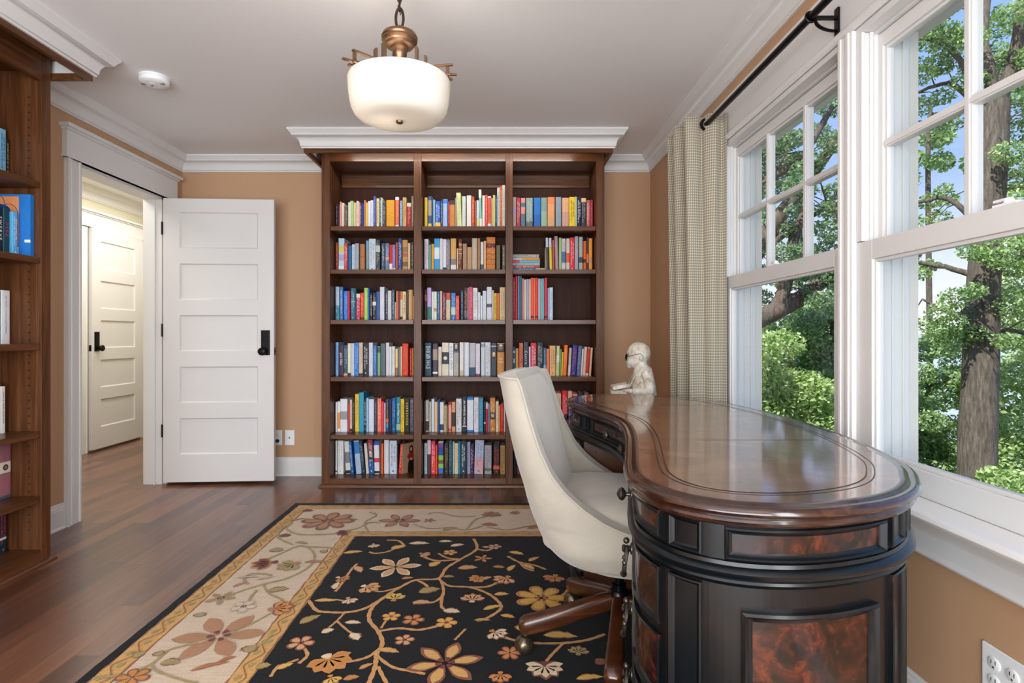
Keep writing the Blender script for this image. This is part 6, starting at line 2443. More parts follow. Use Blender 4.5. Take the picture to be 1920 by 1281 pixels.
# base
m = MB()
m.smooth = True
m.lathe([(0.030, 0.125), (0.034, 0.130), (0.034, 0.205), (0.028, 0.215), (0.024, 0.216), (0.024, 0.235), (0.016, 0.237), (0.016, 0.345), (0.05, 0.346), (0.05, 0.352)], 24)
m.build('gas_column', plain('black_steel', '17181a', 0.25, 0.1, metal=0.7), ch)
for k in range(5):
    ang = R(183.7 - 72 * k) - CA
    d = Vector((math.cos(ang), math.sin(ang), 0))
    tn = Vector((-d.y, d.x, 0))
    m = MB()
    m.smooth = True
    rws = []
    for f, zt_, zb_, hw in ((0.026, 0.205, 0.150, 0.020), (0.06, 0.200, 0.142, 0.021), (0.12, 0.184, 0.126, 0.023), (0.18, 0.166, 0.108, 0.025), (0.24, 0.150, 0.092, 0.027), (0.285, 0.140, 0.082, 0.028), (0.315, 0.133, 0.080, 0.028), (0.330, 0.122, 0.086, 0.022), (0.334, 0.112, 0.096, 0.012)):
        row = []
        c = (zt_ + zb_) / 2
        hh = (zt_ - zb_) / 2
        for q in range(16):
            a = 2 * PI * q / 16
            ca_, sa_ = math.cos(a), math.sin(a)
            x = math.copysign(abs(ca_) ** 0.5, ca_) * hw
            zq = math.copysign(abs(sa_) ** 0.5, sa_) * hh
            p = d * f + tn * x
            row.append((p.x, p.y, c + zq))
        rws.append(row)
    m.grid(rws, closed_u=True)
    m.poly(rws[-1])
    m.poly(rws[0][::-1])
    lg = m.build('leg', chair_wood, ch)
    c = MB()
    c.smooth = True
    tip = d * 0.312
    sw = d.lerp(tn, 0.35).normalized()
    wx = Matrix.Translation((tip.x + sw.x * 0.006, tip.y + sw.y * 0.006, RUGZ + 0.0292))
    side = Vector((-sw.y, sw.x, 0))
    for s_ in (-1, 1):
        c.ball(wx.translation + side * 0.011 * s_, 0.029, 18, 12, mx=Matrix.Scale(0.62, 4, side))
    c.cyl(wx.translation - side * 0.024, wx.translation + side * 0.024, 0.006, 10)
    c.cyl((tip.x, tip.y, RUGZ + 0.044), (tip.x, tip.y, 0.088), 0.009, 12)
    c.lathe([(0.0300, 0.030), (0.028, 0.044), (0.018, 0.056), (0.009, 0.060)], 18, c=(wx.translation.x, wx.translation.y, RUGZ), cap=True)
    c.build('caster', brass, lg)

# ------------------------------------------------------------------ pendant lamp
LX, LY = -0.378, 2.10
lp = thing('pendant_lamp', 'bronze and frosted glass bowl pendant lamp hanging from the ceiling', 'lamp', (LX, LY, ZC))
LO = (LX, LY, ZC)
lamp_metal = plain('brushed_bronze', '86674f', 0.32, 0.15, 30, metal=0.85)
lamp_dark = plain('dark_bronze', '4c3c32', 0.38, 0.2, 30, metal=0.85)
def shade_mat():
    t = NT('frosted_seeded_glass')
    t.set(base='f2eade', rough=0.35)
    t.b.inputs['Base Color'].default_value = (0.86, 0.83, 0.77, 1)
    tl = t.n('BsdfTranslucent')
    tl.inputs[0].default_value = (0.95, 0.91, 0.85, 1)
    mx = t.n('MixShader')
    mx.inputs[0].default_value = 0.24
    t.l(t.b.outputs[0], mx.inputs[1])
    t.l(tl.outputs[0], mx.inputs[2])
    t.l(mx.outputs[0], t.out.inputs[0])
    t.bump(t.noise(t.coord(), 260, 2), 0.15, 0.0008)
    return t.m
m = MB()
m.smooth = True
zb = EYE + 0.798
ZT_ = EYE + 0.985
prof = [(0.012, 0.0), (0.05, 0.0), (0.10, 0.001), (0.130, 0.004), (0.152, 0.012), (0.167, 0.026), (0.176, 0.045), (0.1815, 0.070), (0.185, 0.10), (0.187, 0.128), (0.188, 0.144), (0.186, 0.148),
        (0.182, 0.144), (0.180, 0.128), (0.178, 0.10), (0.174, 0.072), (0.169, 0.050), (0.160, 0.034), (0.146, 0.020), (0.126, 0.012), (0.098, 0.008), (0.05, 0.006), (0.012, 0.006)]
m.lathe(prof, 64, c=(LX, LY, zb), cap=False)
m.build('glass_shade', shade_mat(), lp, LO)
m = MB()
m.smooth = True
m.lathe([(0.001, -0.010), (0.010, -0.009), (0.013, -0.006), (0.0135, 0.0), (0.011, 0.008), (0.006, 0.012), (0.006, 0.28)], 20, c=(LX, LY, zb))
m.build('finial', lamp_metal, lp, LO)
# stepped cap over the shade
zc_ = EYE + 1.075
m = MB()
m.smooth = True
m.lathe([(0.020, -0.075), (0.024, -0.072), (0.024, -0.040), (0.027, -0.036), (0.027, -0.020), (0.034, -0.012), (0.034, -0.004), (0.050, 0.0), (0.052, 0.010), (0.062, 0.014), (0.066, 0.020), (0.064, 0.026), (0.067, 0.032), (0.062, 0.044), (0.040, 0.054), (0.014, 0.058), (0.010, 0.075), (0.004, 0.078)], 36, c=(LX, LY, zc_))
m.build('cap', lamp_metal, lp, LO)
# loop and chain up to the ceiling, canopy
m = MB()
m.smooth = True
zl = zc_ + 0.070
loop = [(LX + 0.014 * math.sin(a), LY, zl + 0.034 - 0.038 * math.cos(a)) for a in [k * PI / 12 for k in range(24)]]
m.tube(loop, 0.0052, 8, closed=True)
m.build('loop', lamp_dark, lp, LO)
zz_ = zl + 0.062
k = 0
while zz_ < ZC - 0.04:
    m = MB()
    m.smooth = True
    L_ = []
    for q in range(20):
        a = 2 * PI * q / 20
        u, v_ = 0.0085 * math.cos(a), 0.017 * math.sin(a) + math.copysign(0.006, math.sin(a))
        L_.append((LX + (u if k % 2 else 0), LY + (0 if k % 2 else u), zz_ + 0.020 + v_))
    m.tube(L_, 0.0026, 6, closed=True)
    m.build('chain_link', lamp_dark, lp, LO)
    zz_ += 0.036
    k += 1
m = MB()
m.smooth = True
m.lathe([(0.010, -0.045), (0.018, -0.040), (0.030, -0.030), (0.055, -0.018), (0.062, -0.010), (0.062, -0.001)], 32, c=(LX, LY, ZC))
m.build('ceiling_canopy', lamp_metal, lp, LO)
cord_ = MB()
cord_.smooth = True
cord_.tube([(LX + 0.006 * math.sin(i * 1.1), LY + 0.006 * math.cos(i * 1.1), zl + 0.05 + (ZC - 0.04 - zl - 0.05) * i / 16) for i in range(17)], 0.0022, 6)
cord_.build('cord', lamp_dark, lp, LO)
# crossing square bars holding the shade
for ang in (-6, 112, 221):
    a = R(ang)
    m = MB()
    mx = Matrix.Translation((LX, LY, EYE + 0.972)) @ Matrix.Rotation(a, 4, 'Z')
    m.box(0.05, 0.196, -0.024, -0.012, -0.022, -0.015, mx)
    m.box(0.05, 0.196, 0.012, 0.024, -0.022, -0.015, mx)
    m.box(0.05, 0.210, -0.030, -0.018, 0.004, 0.010, mx @ Matrix.Rotation(R(-4), 4, 'Z'))
    m.box(0.05, 0.210, 0.018, 0.030, 0.004, 0.010, mx @ Matrix.Rotation(R(4), 4, 'Z'))
    m.box(0.176, 0.186, -0.006, 0.006, -0.024, 0.022, mx)
    m.box(0.060, 0.070, -0.012, 0.012, -0.050, 0.096, mx)
    m.box(0.095, 0.103, -0.010, 0.010, -0.040, 0.062, mx)
    m.box(0.020, 0.070, -0.005, 0.005, 0.030, 0.038, mx)
    m.build('arm', lamp_metal, lp, LO, smooth=False, bevel=0.0008)
bm2 = MB()
bm2.smooth = True
bm2.lathe([(0.012, 0.20), (0.013, 0.17), (0.018, 0.15), (0.028, 0.125), (0.030, 0.105), (0.026, 0.085), (0.014, 0.073), (0.001, 0.070)][::-1], 20, c=(LX + 0.055, LY + 0.0, zb - 0.02))
bt = NT('lamp_bulb')
bt.b.inputs['Emission Color'].default_value = (1, 0.86, 0.68, 1)
bt.b.inputs['Emission Strength'].default_value = 4.0
bm2.build('bulb', bt.m, lp, LO)
for px in (0.055, -0.055):
    d = bpy.data.lights.new('pendant_bulb', 'POINT')
    d.energy = 1.1
    d.shadow_soft_size = 0.03
    d.color = (1.0, 0.94, 0.86)
    o = bpy.data.objects.new('pendant_bulb', d)
    o.location = (LX + px, LY, zb + 0.085)
    COL.objects.link(o)

# ------------------------------------------------------------------ smoke detector, outlets
DXs, DYs = -1.81, 2.95
sd_ = thing('smoke_detector', 'round white smoke detector on the ceiling', 'smoke detector', (DXs, DYs, ZC))
m = MB()
m.smooth = True
m.lathe([(0.072, -0.0005), (0.073, -0.010), (0.069, -0.012), (0.069, -0.018), (0.072, -0.020), (0.070, -0.032), (0.060, -0.040), (0.040, -0.042), (0.001, -0.042)][::-1], 40, c=(DXs, DYs, ZC))
m.build('body', plastic, sd_, (DXs, DYs, ZC))
m = MB()
for k in range(3):
    m.box(DXs + 0.040 + k * 0.008, DXs + 0.043 + k * 0.008, DYs - 0.022, DYs - 0.004, ZC - 0.0425, ZC - 0.0395)
    m.box(DXs - 0.058 + k * 0.008, DXs - 0.055 + k * 0.008, DYs - 0.020, DYs - 0.006, ZC - 0.0425, ZC - 0.0395)
m.box(DXs - 0.02, DXs - 0.008, DYs + 0.0, DYs + 0.010, ZC - 0.0428, ZC - 0.042)
m.build('vent_slots', dark_hole, sd_, (DXs, DYs, ZC), smooth=False)
m = MB()
m.smooth = True
m.lathe([(0.014, -0.0435), (0.015, -0.042), (0.015, -0.0405)], 20, c=(DXs - 0.002, DYs - 0.018, ZC))
m.build('test_button', plastic, sd_, (DXs, DYs, ZC))

def outlet_face(m_slot, cx, cz, place):
    """two receptacles"""
    for dz in (0.020, -0.020):
        place(m_slot, cx - 0.0065, cx - 0.0045, cz + dz - 0.001, cz + dz + 0.008)
        place(m_slot, cx + 0.0045, cx + 0.0065, cz + dz - 0.001, cz + dz + 0.007)
        place(m_slot, cx - 0.002, cx + 0.002, cz + dz - 0.010, cz + dz - 0.006)
# back wall plates
for nm, cx, lab, cat in (('wall_outlet', -1.693, 'white wall outlet with a black plug, half behind the open door', 'outlet'), ('cable_outlet', -1.601, 'white cable jack wall plate beside the power outlet', 'outlet')):
    cz = EYE + (630 - 820.9) / 248.0
    e = thing(nm, lab, cat, (cx, YB, cz))
    MB().box(cx - 0.0355, cx + 0.0355, YB - 0.006, YB - 0.0002, cz - 0.057, cz + 0.057).build('cover_plate', plastic, e, (cx, YB, cz), smooth=False, bevel=0.003)
    if nm == 'wall_outlet':
        m = MB()
        m.smooth = True
        for dz in (0.020, -0.020):
            m.lathe([(0.0165, 0), (0.0165, 0.002), (0.015, 0.0028)], 24, mx=Matrix.Translation((cx, YB - 0.006, cz + dz)) @ Matrix.Rotation(R(90), 4, 'X'))
        rc = m.build('receptacle', plastic, e, (cx, YB, cz))
        m = MB()
        outlet_face(m, cx, cz, lambda mm, a, b, c, d: mm.box(a, b, YB - 0.0092, YB - 0.0086, c, d))
        m.build('slots', dark_hole, rc, (cx, YB, cz), smooth=False)
        m = MB()
        m.smooth = True
        m.ball((cx + 0.004, YB - 0.020, cz - 0.022), 0.015, 14, 10, sc=(1.1, 0.9, 0.9))
        m.tube([(cx + 0.002, YB - 0.026, cz - 0.026), (cx - 0.010, YB - 0.034, cz - 0.045), (cx - 0.020, YB - 0.030, cz - 0.080), (cx - 0.028, YB - 0.026, cz - 0.15), (cx - 0.05, YB - 0.030, cz - 0.262), (cx - 0.12, YB - 0.04, cz - 0.283)], 0.0032, 8)
        pl = m.build('power_cord', plain('black_rubber', '151515', 0.5), origin=(cx, YB, cz))
        tag(pl, 'black plug and cord in the wall outlet behind the door', 'power cord')
    else:
        m = MB()
        m.smooth = True
        m.lathe([(0.006, 0), (0.006, 0.003), (0.0045, 0.004), (0.0045, 0.010), (0.002, 0.010)], 14, mx=Matrix.Translation((cx, YB - 0.006, cz)) @ Matrix.Rotation(R(90), 4, 'X'))
        m.build('coax_jack', brass, e, (cx, YB, cz))
# double outlet under the window
cy, cz = 1.262, 0.291
e = thing('wall_outlet', 'white double power outlet low on the wall under the near window', 'outlet', (XR, cy, cz))
MB().box(XR - 0.006, XR - 0.0002, cy - 0.058, cy + 0.058, cz - 0.057, cz + 0.057).build('cover_plate', plastic, e, (XR, cy, cz), smooth=False, bevel=0.003)
for oy in (0.0235, -0.0235):
    m = MB()
    m.smooth = True
    for dz in (0.020, -0.020):
        m.lathe([(0.0165, 0), (0.0165, 0.002), (0.015, 0.0028)], 24, mx=Matrix.Translation((XR - 0.006, cy + oy, cz + dz)) @ Matrix.Rotation(R(-90), 4, 'Y') @ Matrix.Scale(0.86, 4, (1, 0, 0)))
    rc = m.build('receptacle', plastic, e, (XR, cy, cz))
    m = MB()
    outlet_face(m, cy + oy, cz, lambda mm, a, b, c, d: mm.box(XR - 0.0092, XR - 0.0086, a, b, c, d))
    m.build('slots', dark_hole, rc, (XR, cy, cz), smooth=False)

# ------------------------------------------------------------------ statue of a reading child, on a pedestal behind the desk
SX, SY = 0.765, 3.02
stone = NT('whitewashed_stone')
stone.set(rough=0.7)
v = stone.coord()
stone.color(stone.ramp(stone.noise(v, 22, 5, 0.7), ((0.32, '8c8172'), (0.45, 'c4bbaa'), (0.6, 'dcd7cc'), (0.8, 'e8e5de'))))
stone.bump(stone.noise(v, 70, 3), 0.3, 0.001)
stone_m = stone.m
PZ = 0.602
ps = thing('pedestal', 'round wooden plant pedestal hidden behind the desk, under the statue', 'pedestal', (SX, SY, 0))
m = MB()
m.smooth = True
m.lathe([(0.12, 0.017), (0.12, 0.035), (0.10, 0.05), (0.03, 0.07), (0.024, 0.12), (0.03, 0.30), (0.024, 0.46), (0.034, 0.545), (0.10, 0.575), (0.13, 0.583), (0.132, 0.595), (0.128, PZ)], 32, c=(SX, SY, 0))
m.build('column', chair_wood, ps, (SX, SY, 0))
st_ = thing('statue', 'whitewashed stone statue of a child with glasses reading a book, behind the desk', 'statue', (SX, SY, PZ), R(-6))
def S(px, py, dy=0.0):
    """statue profile point (pixels of the side view, 2.83 mm each) -> local"""
    return Vector(((px - 1211) * 0.00285, dy, EYE - PZ + (630 - py) * 0.00285))
m = MB()
hc = S(1199, 666)
m.ball(hc + Vector((0.004, 0, 0.010)), 0.061, 24, 16, sc=(1.02, 0.92, 1.0))
m.ball(hc + Vector((-0.020, 0, -0.030)), 0.044, 18, 12, sc=(1.0, 1.05, 0.88))          # cheeks and jaw
for s_ in (-1, 1):
    m.ball(hc + Vector((-0.026, 0.024 * s_, -0.028)), 0.021, 12, 8)
    m.ball(hc + Vector((0.010, 0.054 * s_, -0.012)), 0.013, 12, 8, sc=(0.8, 0.5, 1.2))   # ears
m.ball(hc + Vector((-0.059, 0, -0.026)), 0.009, 10, 8)                                       # nose
m.ball(hc + Vector((-0.054, 0, -0.044)), 0.010, 10, 8, sc=(0.8, 1.3, 0.6))                    # mouth
m.ball(hc + Vector((-0.044, 0, -0.057)), 0.014, 10, 8)                                       # chin
m.tube([hc + Vector((0.010, 0, -0.03)), S(1207, 702)], [0.036, 0.040], 14)
# trunk: shoulders to hips
tr = [(1206, 684, .030, .038), (1208, 690, .046, .052), (1208, 698, .052, .068), (1208, 709, .058, .080), (1209, 722, .064, .082), (1210, 738, .067, .078), (1212, 756, .070, .082), (1213, 775, .072, .088)]
rows = []
for px, py, rx, ry in tr:
    c = S(px, py)
    rows.append([(c.x + rx * math.cos(2 * PI * k / 20), ry * math.sin(2 * PI * k / 20), c.z) for k in range(20)])
m.grid(rows, closed_u=True)
m.poly(rows[0])
m.poly(rows[-1][::-1])
for s_ in (-1, 1):
    sh, el, wr, hd = S(1212, 702, 0.070 * s_), S(1216, 732, 0.088 * s_), S(1188, 733, 0.058 * s_), S(1176, 731, 0.040 * s_)
    m.tube([sh, (sh + el) / 2 + Vector((0.004, 0.006 * s_, 0)), el], [0.030, 0.027, 0.024], 12)
    m.ball(sh, 0.031, 12, 8)
    m.ball(el, 0.025, 12, 8)
    m.tube([el, (el + wr) / 2, wr], [0.024, 0.024, 0.021], 12)
    m.tube([wr, hd], [0.014, 0.013], 10)
    m.ball(hd + Vector((-0.010, 0, -0.002)), 0.014, 10, 8, sc=(1.3, 1.0, 0.6))
    for q in range(4):       # fingers around the book edge
        f0 = hd + Vector((-0.018, (0.010 - 0.007 * q) * -s_, 0.0))
        m.tube([f0, f0 + Vector((-0.012, -0.002 * s_, -0.003)), f0 + Vector((-0.018, -0.004 * s_, -0.010))], [0.0042, 0.0040, 0.0034], 8)
    m.tube([hd + Vector((-0.004, -0.006 * s_, 0.006)), hd + Vector((-0.016, -0.014 * s_, 0.010))], [0.005, 0.004], 8)
    # folded legs
    kn = S(1180, 772, 0.085 * s_)
    m.tube([S(1213, 768, 0.045 * s_), kn, S(1192, 778, 0.01 * s_)], [0.044, 0.036, 0.028], 12)
sb = m.build('figure', stone_m, st_)
rm = sb.modifiers.new('remesh', 'REMESH')
rm.mode = 'VOXEL'
rm.voxel_size = 0.0030
rm.use_smooth_shade = True
sm_ = sb.modifiers.new('smooth', 'SMOOTH')
sm_.iterations = 3
# jacket lapel seams, open book, glasses
m = MB()
m.smooth = True
for s_ in (-1, 1):
    m.tube([S(1203, 694, 0.045 * s_), S(1193, 706, 0.050 * s_) + Vector((-.008, 0, 0)), S(1184, 724, 0.030 * s_) + Vector((-.004, 0, 0))], 0.0035, 8)
m.build('lapels', stone_m, st_)['kind'] = 'stuff'
m = MB()
for s_ in (-1, 1):
    a = S(1172, 727, 0.0)
    mx = Matrix.Translation((a.x - 0.018, 0, a.z - 0.006)) @ Matrix.Rotation(R(14 * s_), 4, 'X') @ Matrix.Rotation(R(-12), 4, 'Y')
    m.box(-0.045, 0.045, *sorted((0.001 * s_, 0.066 * s_)), -0.011, 0.009, mx)
m.box(-0.050 + a.x - 0.018, a.x - 0.018 + 0.03, -0.05, 0.05, a.z - 0.050, a.z - 0.012)
m.build('book', stone_m, st_, smooth=False, bevel=0.003)
gm = MB()
gm.smooth = True
for s_ in (-1, 1):
    c = hc + Vector((-0.062, 0.023 * s_, -0.012))
    gm.tube([c + Vector((0.010 * math.sin(2 * PI * k / 20) * 0.25, 0.017 * math.cos(2 * PI * k / 20), 0.017 * math.sin(2 * PI * k / 20))) for k in range(20)], 0.0018, 6, closed=True)
    gm.tube([c + Vector((0, 0.017 * s_, 0.004)), hc + Vector((-0.030, 0.052 * s_, 0.002)), hc + Vector((0.006, 0.060 * s_, 0.010)), hc + Vector((0.016, 0.060 * s_, -0.004))], 0.0014, 6)
gm.tube([hc + Vector((-0.063, 0.006, -0.010)), hc + Vector((-0.065, 0, -0.008)), hc + Vector((-0.063, -0.006, -0.010))], 0.0016, 6)
gm.build('glasses', black_metal, st_)

# ------------------------------------------------------------------ outside: lake, far shore, slope, trees
def leaf_mat(name, c1, c2, c3):
    t = NT(name)
    geo = t.n('NewGeometry')
    t.set(rough=0.55, spec=0.35)
    c = t.ramp(geo.outputs['Random Per Island'], ((0.0, c1), (0.5, c2), (1.0, c3)))
    t.color(c)
    tl = t.n('BsdfTranslucent')
    mx2 = t.n('MixRGB', blend_type='MULTIPLY')
    mx2.inputs[0].default_value = 1.0
    t.l(c, mx2.inputs[1])
    mx2.inputs[2].default_value = (1.0, 1.15, 0.55, 1)
    t.l(mx2.outputs[0], tl.inputs[0])
    mx = t.n('MixShader')
    mx.inputs[0].default_value = 0.42
    t.l(t.b.outputs[0], mx.inputs[1])
    t.l(tl.outputs[0], mx.inputs[2])
    t.l(mx.outputs[0], t.out.inputs[0])
    return t.m
leaf_a = leaf_mat('oak_leaves', '64805a', '90ac78', 'c4d49c')
leaf_b = leaf_mat('shade_leaves', '5c7660', '80987c', 'acc29e')  # greyer green than the oak leaves
leaf_c = leaf_mat('young_leaves', '809a64', 'aac080', 'd2dcaa')
bark = NT('oak_bark')
bark.set(rough=0.9)
v = bark.coord(scale=(9, 9, 1.6))
bark.color(bark.ramp(bark.noise(v, 3.0, 6, 0.7), ((0.3, '3a342e'), (0.5, '5c534a'), (0.7, '7d7266'))))
bark.bump(bark.noise(v, 3.0, 6, 0.7), 0.8, 0.03)
bark_m = bark.m
NPR = np.random.RandomState(11)

def foliage(name, blobs, n, size, mat, parent, base, shrink=1.0):
    """leaves scattered over ellipsoid clumps: blobs = (x, y, z, radius)"""
    B_ = np.array(blobs, float)
    B_[:, 3] *= shrink
    wgt = B_[:, 3] ** 2
    idx = NPR.choice(len(B_), n, p=wgt / wgt.sum())
    d = NPR.normal(size=(n, 3))
    d /= np.linalg.norm(d, axis=1)[:, None]
    rad = NPR.uniform(0.35, 1.0, n) ** 0.6
    c = B_[idx, :3] + d * (B_[idx, 3] * rad)[:, None] * np.array([1, 1, 0.72])
    ax = NPR.normal(size=(n, 3))
    ax /= np.linalg.norm(ax, axis=1)[:, None]
    nr = NPR.normal(size=(n, 3)) * 0.7 + np.array([0, 0, 0.8])
    u = np.cross(ax, nr)
    u /= np.linalg.norm(u, axis=1)[:, None] + 1e-9
    w = np.cross(nr, u)
    w /= np.linalg.norm(w, axis=1)[:, None] + 1e-9
    s = size * NPR.uniform(0.6, 1.25, n)[:, None]
    prof = [(-1.0, 0.0), (-0.35, 0.42), (0.25, 0.52), (1.0, 0.0), (0.25, -0.52), (-0.35, -0.42)]
    V = np.empty((n, 6, 3))
    for k, (a, b) in enumerate(prof):
        V[:, k, :] = c + u * s * a + w * s * b
    V = V.reshape(-1, 3) - np.array(base)
    me = bpy.data.meshes.new(name)
    me.vertices.add(n * 6)
    me.vertices.foreach_set('co', V.ravel())
    me.loops.add(n * 6)
    me.loops.foreach_set('vertex_index', np.arange(n * 6, dtype=np.int32))
    me.polygons.add(n)
    me.polygons.foreach_set('loop_start', np.arange(0, n * 6, 6, dtype=np.int32))
    me.polygons.foreach_set('loop_total', np.full(n, 6, dtype=np.int32))
    me.materials.append(mat)
    me.update(calc_edges=True)
    o = bpy.data.objects.new(name, me)
    COL.objects.link(o)
    o.parent = parent
    return o

def limb(m, pts, r0, r1, rnd=0.0):
    P = catmull(pts, 5)
    n = len(P)
    m.tube([p + Vector((random.uniform(-1, 1), random.uniform(-1, 1), random.uniform(-1, 1))) * rnd for p in P], [r0 + (r1 - r0) * (i / (n - 1)) ** 0.8 for i in range(n)], 10)
    return P
def view(px, py, Y):
    """a point of the landscape at distance Y along the view, given the direction it is seen in"""
    return (Y * (px - 940) / 1060.0, Y, EYE - (py - 630) / 1060.0 * Y)

def twigs(m, P, blobs, n, spread, r, br):
    for _ in range(n):
        p = P[random.randint(len(P) // 4, len(P) - 1)]
        d = Vector((random.uniform(-1, 1), random.uniform(-1, 1), random.uniform(-0.5, 0.7))).normalized() * spread * random.uniform(0.5, 1)
        q = p + d
        m.tube([p, (p + q) / 2 + Vector((0, 0, spread * 0.08)), q], [r, r * 0.6, r * 0.25], 5)
        blobs.append((q.x, q.y, q.z, br * random.uniform(0.6, 1.2)))

# 1: the great oak seen through the near window
b0 = Vector(view(1845, 900, 8.6)); b0.z = -6.0
oak = thing('oak_tree', 'large oak with a straight dark trunk seen through the near window', 'tree', b0)
m = MB(); m.smooth = True
D = 8.6
tr_ = limb(m, [(b0.x + 0.05, b0.y, -6.0), (b0.x, b0.y, -3), view(1832, 880, D), view(1838, 700, D), view(1842, 560, D), view(1850, 450, D), view(1862, 300, D), view(1868, 190, D)], 0.30, 0.17)
f1 = limb(m, [view(1866, 200, D), view(1900, 120, D - .1), view(1915, 20, D - .2), view(1930, -160, D - .3)], 0.13, 0.05)
f2 = limb(m, [view(1866, 200, D), view(1855, 130, D), view(1845, 60, D + .2), view(1865, -120, D + .3)], 0.11, 0.04)
f3 = limb(m, [view(1865, 185, D), view(1848, 120, D + .2), view(1842, 90, D + .3), view(1838, 40, D + .5)], 0.045, 0.02)
blobs = []
lims = [[view(1838, 520, D), view(1880, 490, D - .3), view(1960, 470, D - .6)], [view(1838, 520, D), view(1770, 500, D + .3), view(1690, 490, D + .7), view(1600, 505, D + 1.2)],
        [view(1848, 440, D), view(1780, 372, D + .3), view(1720, 380, D + .6), view(1660, 372, D + 1.0)], [view(1838, 560, D), view(1790, 590, D - .2), view(1730, 560, D + .2)],
        [view(1866, 240, D), view(1790, 160, D + .6), view(1730, 170, D + 1.), view(1680, 200, D + 1.4)], [view(1866, 200, D), view(1950, 90, D), view(2050, -30, D)],
        [view(1866, 240, D), view(1780, 90, D + .2), view(1700, 80, D + .4), view(1660, 140, D + .7)], [view(1838, 640, D), view(1900, 620, D), view(1990, 660, D)]]
for L in lims:
    P = limb(m, L, 0.055, 0.015, 0.012)
    twigs(m, P, blobs, 8, 0.65, 0.012, 0.36)
for P in (f1, f2, tr_[-10:]):
    twigs(m, P, blobs, 9, 0.8, 0.014, 0.40)
m.build('trunk', bark_m, oak, b0)
for px, py, dd, r in ((1790, 560, -.3, .38), (1760, 620, .2, .42), (1820, 470, -.5, .30), (1730, 700, .4, .42), (1790, 680, .5, .40), (1745, 790, .3, .4), (1900, 560, .6, .5), (1910, 700, .5, .5), (1900, 800, .3, .45), (1870, 640, .9, .4), (1730, 40, .3, .5),
                     (1760, 120, .5, .4), (1720, 200, .6, .38), (1880, 40, .6, .6), (1700, 330, 1.0, .32), (1760, 300, .9, .36), (1905, 250, .9, .5), (1900, 340, .8, .4), (1870, 400, 1.0, .35), (1960, 200, .4, .7)):
    blobs.append((*view(px, py, D + dd), r))
foliage('foliage', blobs, 32000, 0.030, leaf_a, oak, b0, 0.62)

# 2: second oak, its limbs cross the far window
D2 = 11.0
b1 = Vector(view(1330, 640, D2)); b1.z = -6.5
o2 = thing('oak_tree', 'spreading oak whose heavy bent limbs cross the far window', 'tree', b1)
m = MB(); m.smooth = True
limb(m, [(b1.x, b1.y, -6.5), (b1.x, b1.y, -2.5), view(1340, 640, D2), view(1365, 560, D2)], 0.34, 0.26)
A = limb(m, [view(1340, 640, D2), view(1405, 606, D2), view(1450, 585, D2), view(1500, 560, D2), view(1540, 530, D2), view(1600, 500, D2), view(1700, 480, D2)], 0.24, 0.09)
B2 = limb(m, [view(1455, 582, D2), view(1470, 545, D2), view(1482, 500, D2), view(1490, 440, D2), view(1520, 380, D2)], 0.14, 0.08)
C2 = limb(m, [view(1350, 600, D2), view(1395, 500, D2), view(1450, 420, D2), view(1520, 330, D2), view(1580, 250, D2), view(1640, 200, D2)], 0.20, 0.07)
D_ = limb(m, [view(1365, 560, D2), view(1395, 440, D2), view(1410, 340, D2), view(1430, 240, D2), view(1470, 120, D2)], 0.20, 0.07)
E2 = limb(m, [view(1420, 480, D2), view(1480, 430, D2), view(1540, 395, D2), view(1600, 380, D2)], 0.10, 0.04)
F2 = limb(m, [view(1400, 390, D2), view(1450, 330, D2), view(1500, 300, D2), view(1560, 200, D2)], 0.13, 0.05)
blobs = []
for P, n in ((A, 9), (B2, 9), (C2, 14), (D_, 12), (E2, 8), (F2, 12)):
    twigs(m, P, blobs, n, 1.0, 0.02, 0.42)
m.build('trunk', bark_m, o2, b1)
for px, py, dd, r in ((1420, 560, .5, .5), (1440, 640, .8, .6), (1520, 600, 1.2, .5), (1410, 300, .6, .5), (1470, 270, .7, .4), (1530, 250, .8, .5), (1490, 360, .6, .35), (1420, 440, 1.0, .4)):
    blobs.append((*view(px, py, D2 + dd), r))
foliage('foliage', blobs, 24000, 0.036, leaf_b, o2, b1, 0.62)

def simple_tree(name, label, px, D, base_z, top_py, crown, nleaf, size, mat, tr=0.14, grp=None, shrink=0.85):
    b = Vector(view(px, 630, D)); b.z = base_z
    e = thing(name, label, 'tree' if 'tree' in name else 'shrub', b, 0, grp)
    m = MB(); m.smooth = True
    P = limb(m, [(b.x, b.y, base_z), (b.x + .1, b.y, (base_z + 0) / 2), view(px, top_py + 120, D), view(px + 6, top_py, D)], tr, tr * 0.3)
    blobs = []
    twigs(m, P, blobs, 12, 1.1, tr * 0.22, crown[0][3] * 0.7)
    for q in crown:
        blobs.append((*view(q[0], q[1], D + q[2]), q[3]))
    m.build('trunk', bark_m, e, b)
    foliage('foliage', blobs, nleaf, size, mat, e, b, shrink)
    return e
simple_tree('tree', 'bushy shaded tree low behind the mullion between the windows', 1560, 13.0, -8, 560, [(1480, 640, 0, 1.0), (1540, 620, .3, 1.0), (1440, 690, 0, 1.1), (1600, 680, 0, 1.1), (1650, 730, .4, .9), (1520, 720, 0, 1.2), (1700, 760, .3, .8)], 26000, 0.055, leaf_a)
simple_tree('tree', 'light green tree on the slope filling the foot of the far window', 1440, 10.0, -6, 680, [(1420, 720, 0, .8), (1480, 740, 0, .8), (1540, 760, .2, .8), (1390, 780, 0, .9), (1500, 820, 0, 1.0), (1580, 830, 0, .9), (1430, 860, 0, .9)], 30000, 0.042, leaf_c)
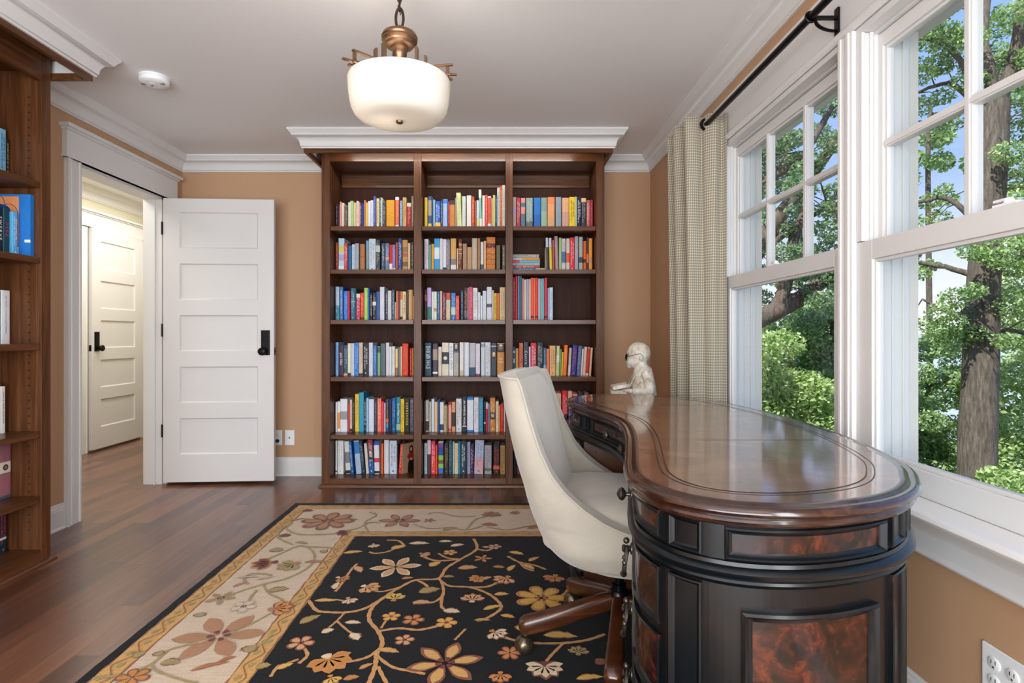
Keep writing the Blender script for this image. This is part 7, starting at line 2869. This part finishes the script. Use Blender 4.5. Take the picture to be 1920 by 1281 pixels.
simple_tree('tree', 'dense green tree left of the great oak trunk in the near window', 1740, 14.0, -8, 640, [(1700, 800, 0, 1.0), (1760, 730, .2, .9), (1720, 880, 0, 1.2), (1800, 830, 0, 1.1), (1660, 850, 0, 1.0), (1780, 640, .6, .7)], 26000, 0.058, leaf_a)
simple_tree('tree', 'sunlit tree at the right edge behind the great oak', 1960, 12.0, -8, 430, [(1920, 520, 0, .9), (1960, 620, 0, 1.1), (1900, 760, 0, .9), (1950, 800, 0, 1.2), (1890, 870, 0, 1.0), (2040, 500, 0, 1.2), (1900, 380, 0.5, .7)], 24000, 0.052, leaf_c)
simple_tree('tree', 'tall tree beyond the far window behind the oak limbs', 1500, 18.0, -9, 300, [(1440, 420, 0, 1.3), (1500, 350, 0, 1.2), (1560, 430, 0, 1.2), (1400, 520, 0, 1.4), (1620, 500, 0, 1.3), (1480, 520, 0, 1.3), (1560, 560, 0, 1.2)], 6000, 0.075, leaf_b, shrink=0.5)
simple_tree('tree', 'distant tree whose crown shows in the upper near window', 1740, 17.0, -9, 200, [(1700, 300, 0, 1.0), (1760, 260, 0, .9), (1700, 420, 0, 0.9), (1850, 300, 0, 1.3), (1900, 420, 0, 1.2), (1880, 180, 0, 1.2)], 4500, 0.075, leaf_a, shrink=0.5)
simple_tree('shrub', 'low sunlit shrub on the slope under the near window', 1760, 6.5, -3.2, 880, [(1700, 960, 0, .45), (1770, 940, 0, .5), (1850, 960, 0, .5), (1920, 930, 0, .5), (1650, 990, 0, .4)], 12000, 0.035, leaf_c, 0.04)

# lake and far shore
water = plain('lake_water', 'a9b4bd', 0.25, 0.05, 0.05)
o = MB().box(2.2, 900, -300, 900, -14.2, -14.0).build('lake', water, smooth=False)
tag(o, 'pale lake surface glimpsed between the trees', 'lake', kind='stuff')
gm_ = MB()
rows = []
for i in range(14):
    x = 1.30 + i * 2.4
    rows.append([(x, -8 + k * 3.0, -0.35 - (i ** 1.15) * 0.62 + 0.25 * math.sin(k * 1.3 + i)) for k in range(14)])
gm_.smooth = True
gm_.grid(rows)
gr = gm_.build('hillside', plain('leaf_litter_ground', '5c6038', 0.95, 0.4, 3), fix=True)
tag(gr, 'green and brown wooded slope falling away toward the lake', 'ground', kind='stuff')
sh_ = MB(); sh_.smooth = True
rows = []
for k in range(40):
    a = k / 39
    p = Vector((260 + 120 * math.sin(a * 3), 40 + 700 * a, 0))
    hgt = 10 + 5 * math.sin(k * 0.9) + 3 * math.sin(k * 2.3)
    rows.append([(p.x, p.y, -14), (p.x + 6, p.y, -14 + hgt * 0.7), (p.x + 25, p.y, -14 + hgt), (p.x + 80, p.y, -14 + hgt * 1.2), (p.x + 90, p.y, -14)])
sh_.grid(rows)
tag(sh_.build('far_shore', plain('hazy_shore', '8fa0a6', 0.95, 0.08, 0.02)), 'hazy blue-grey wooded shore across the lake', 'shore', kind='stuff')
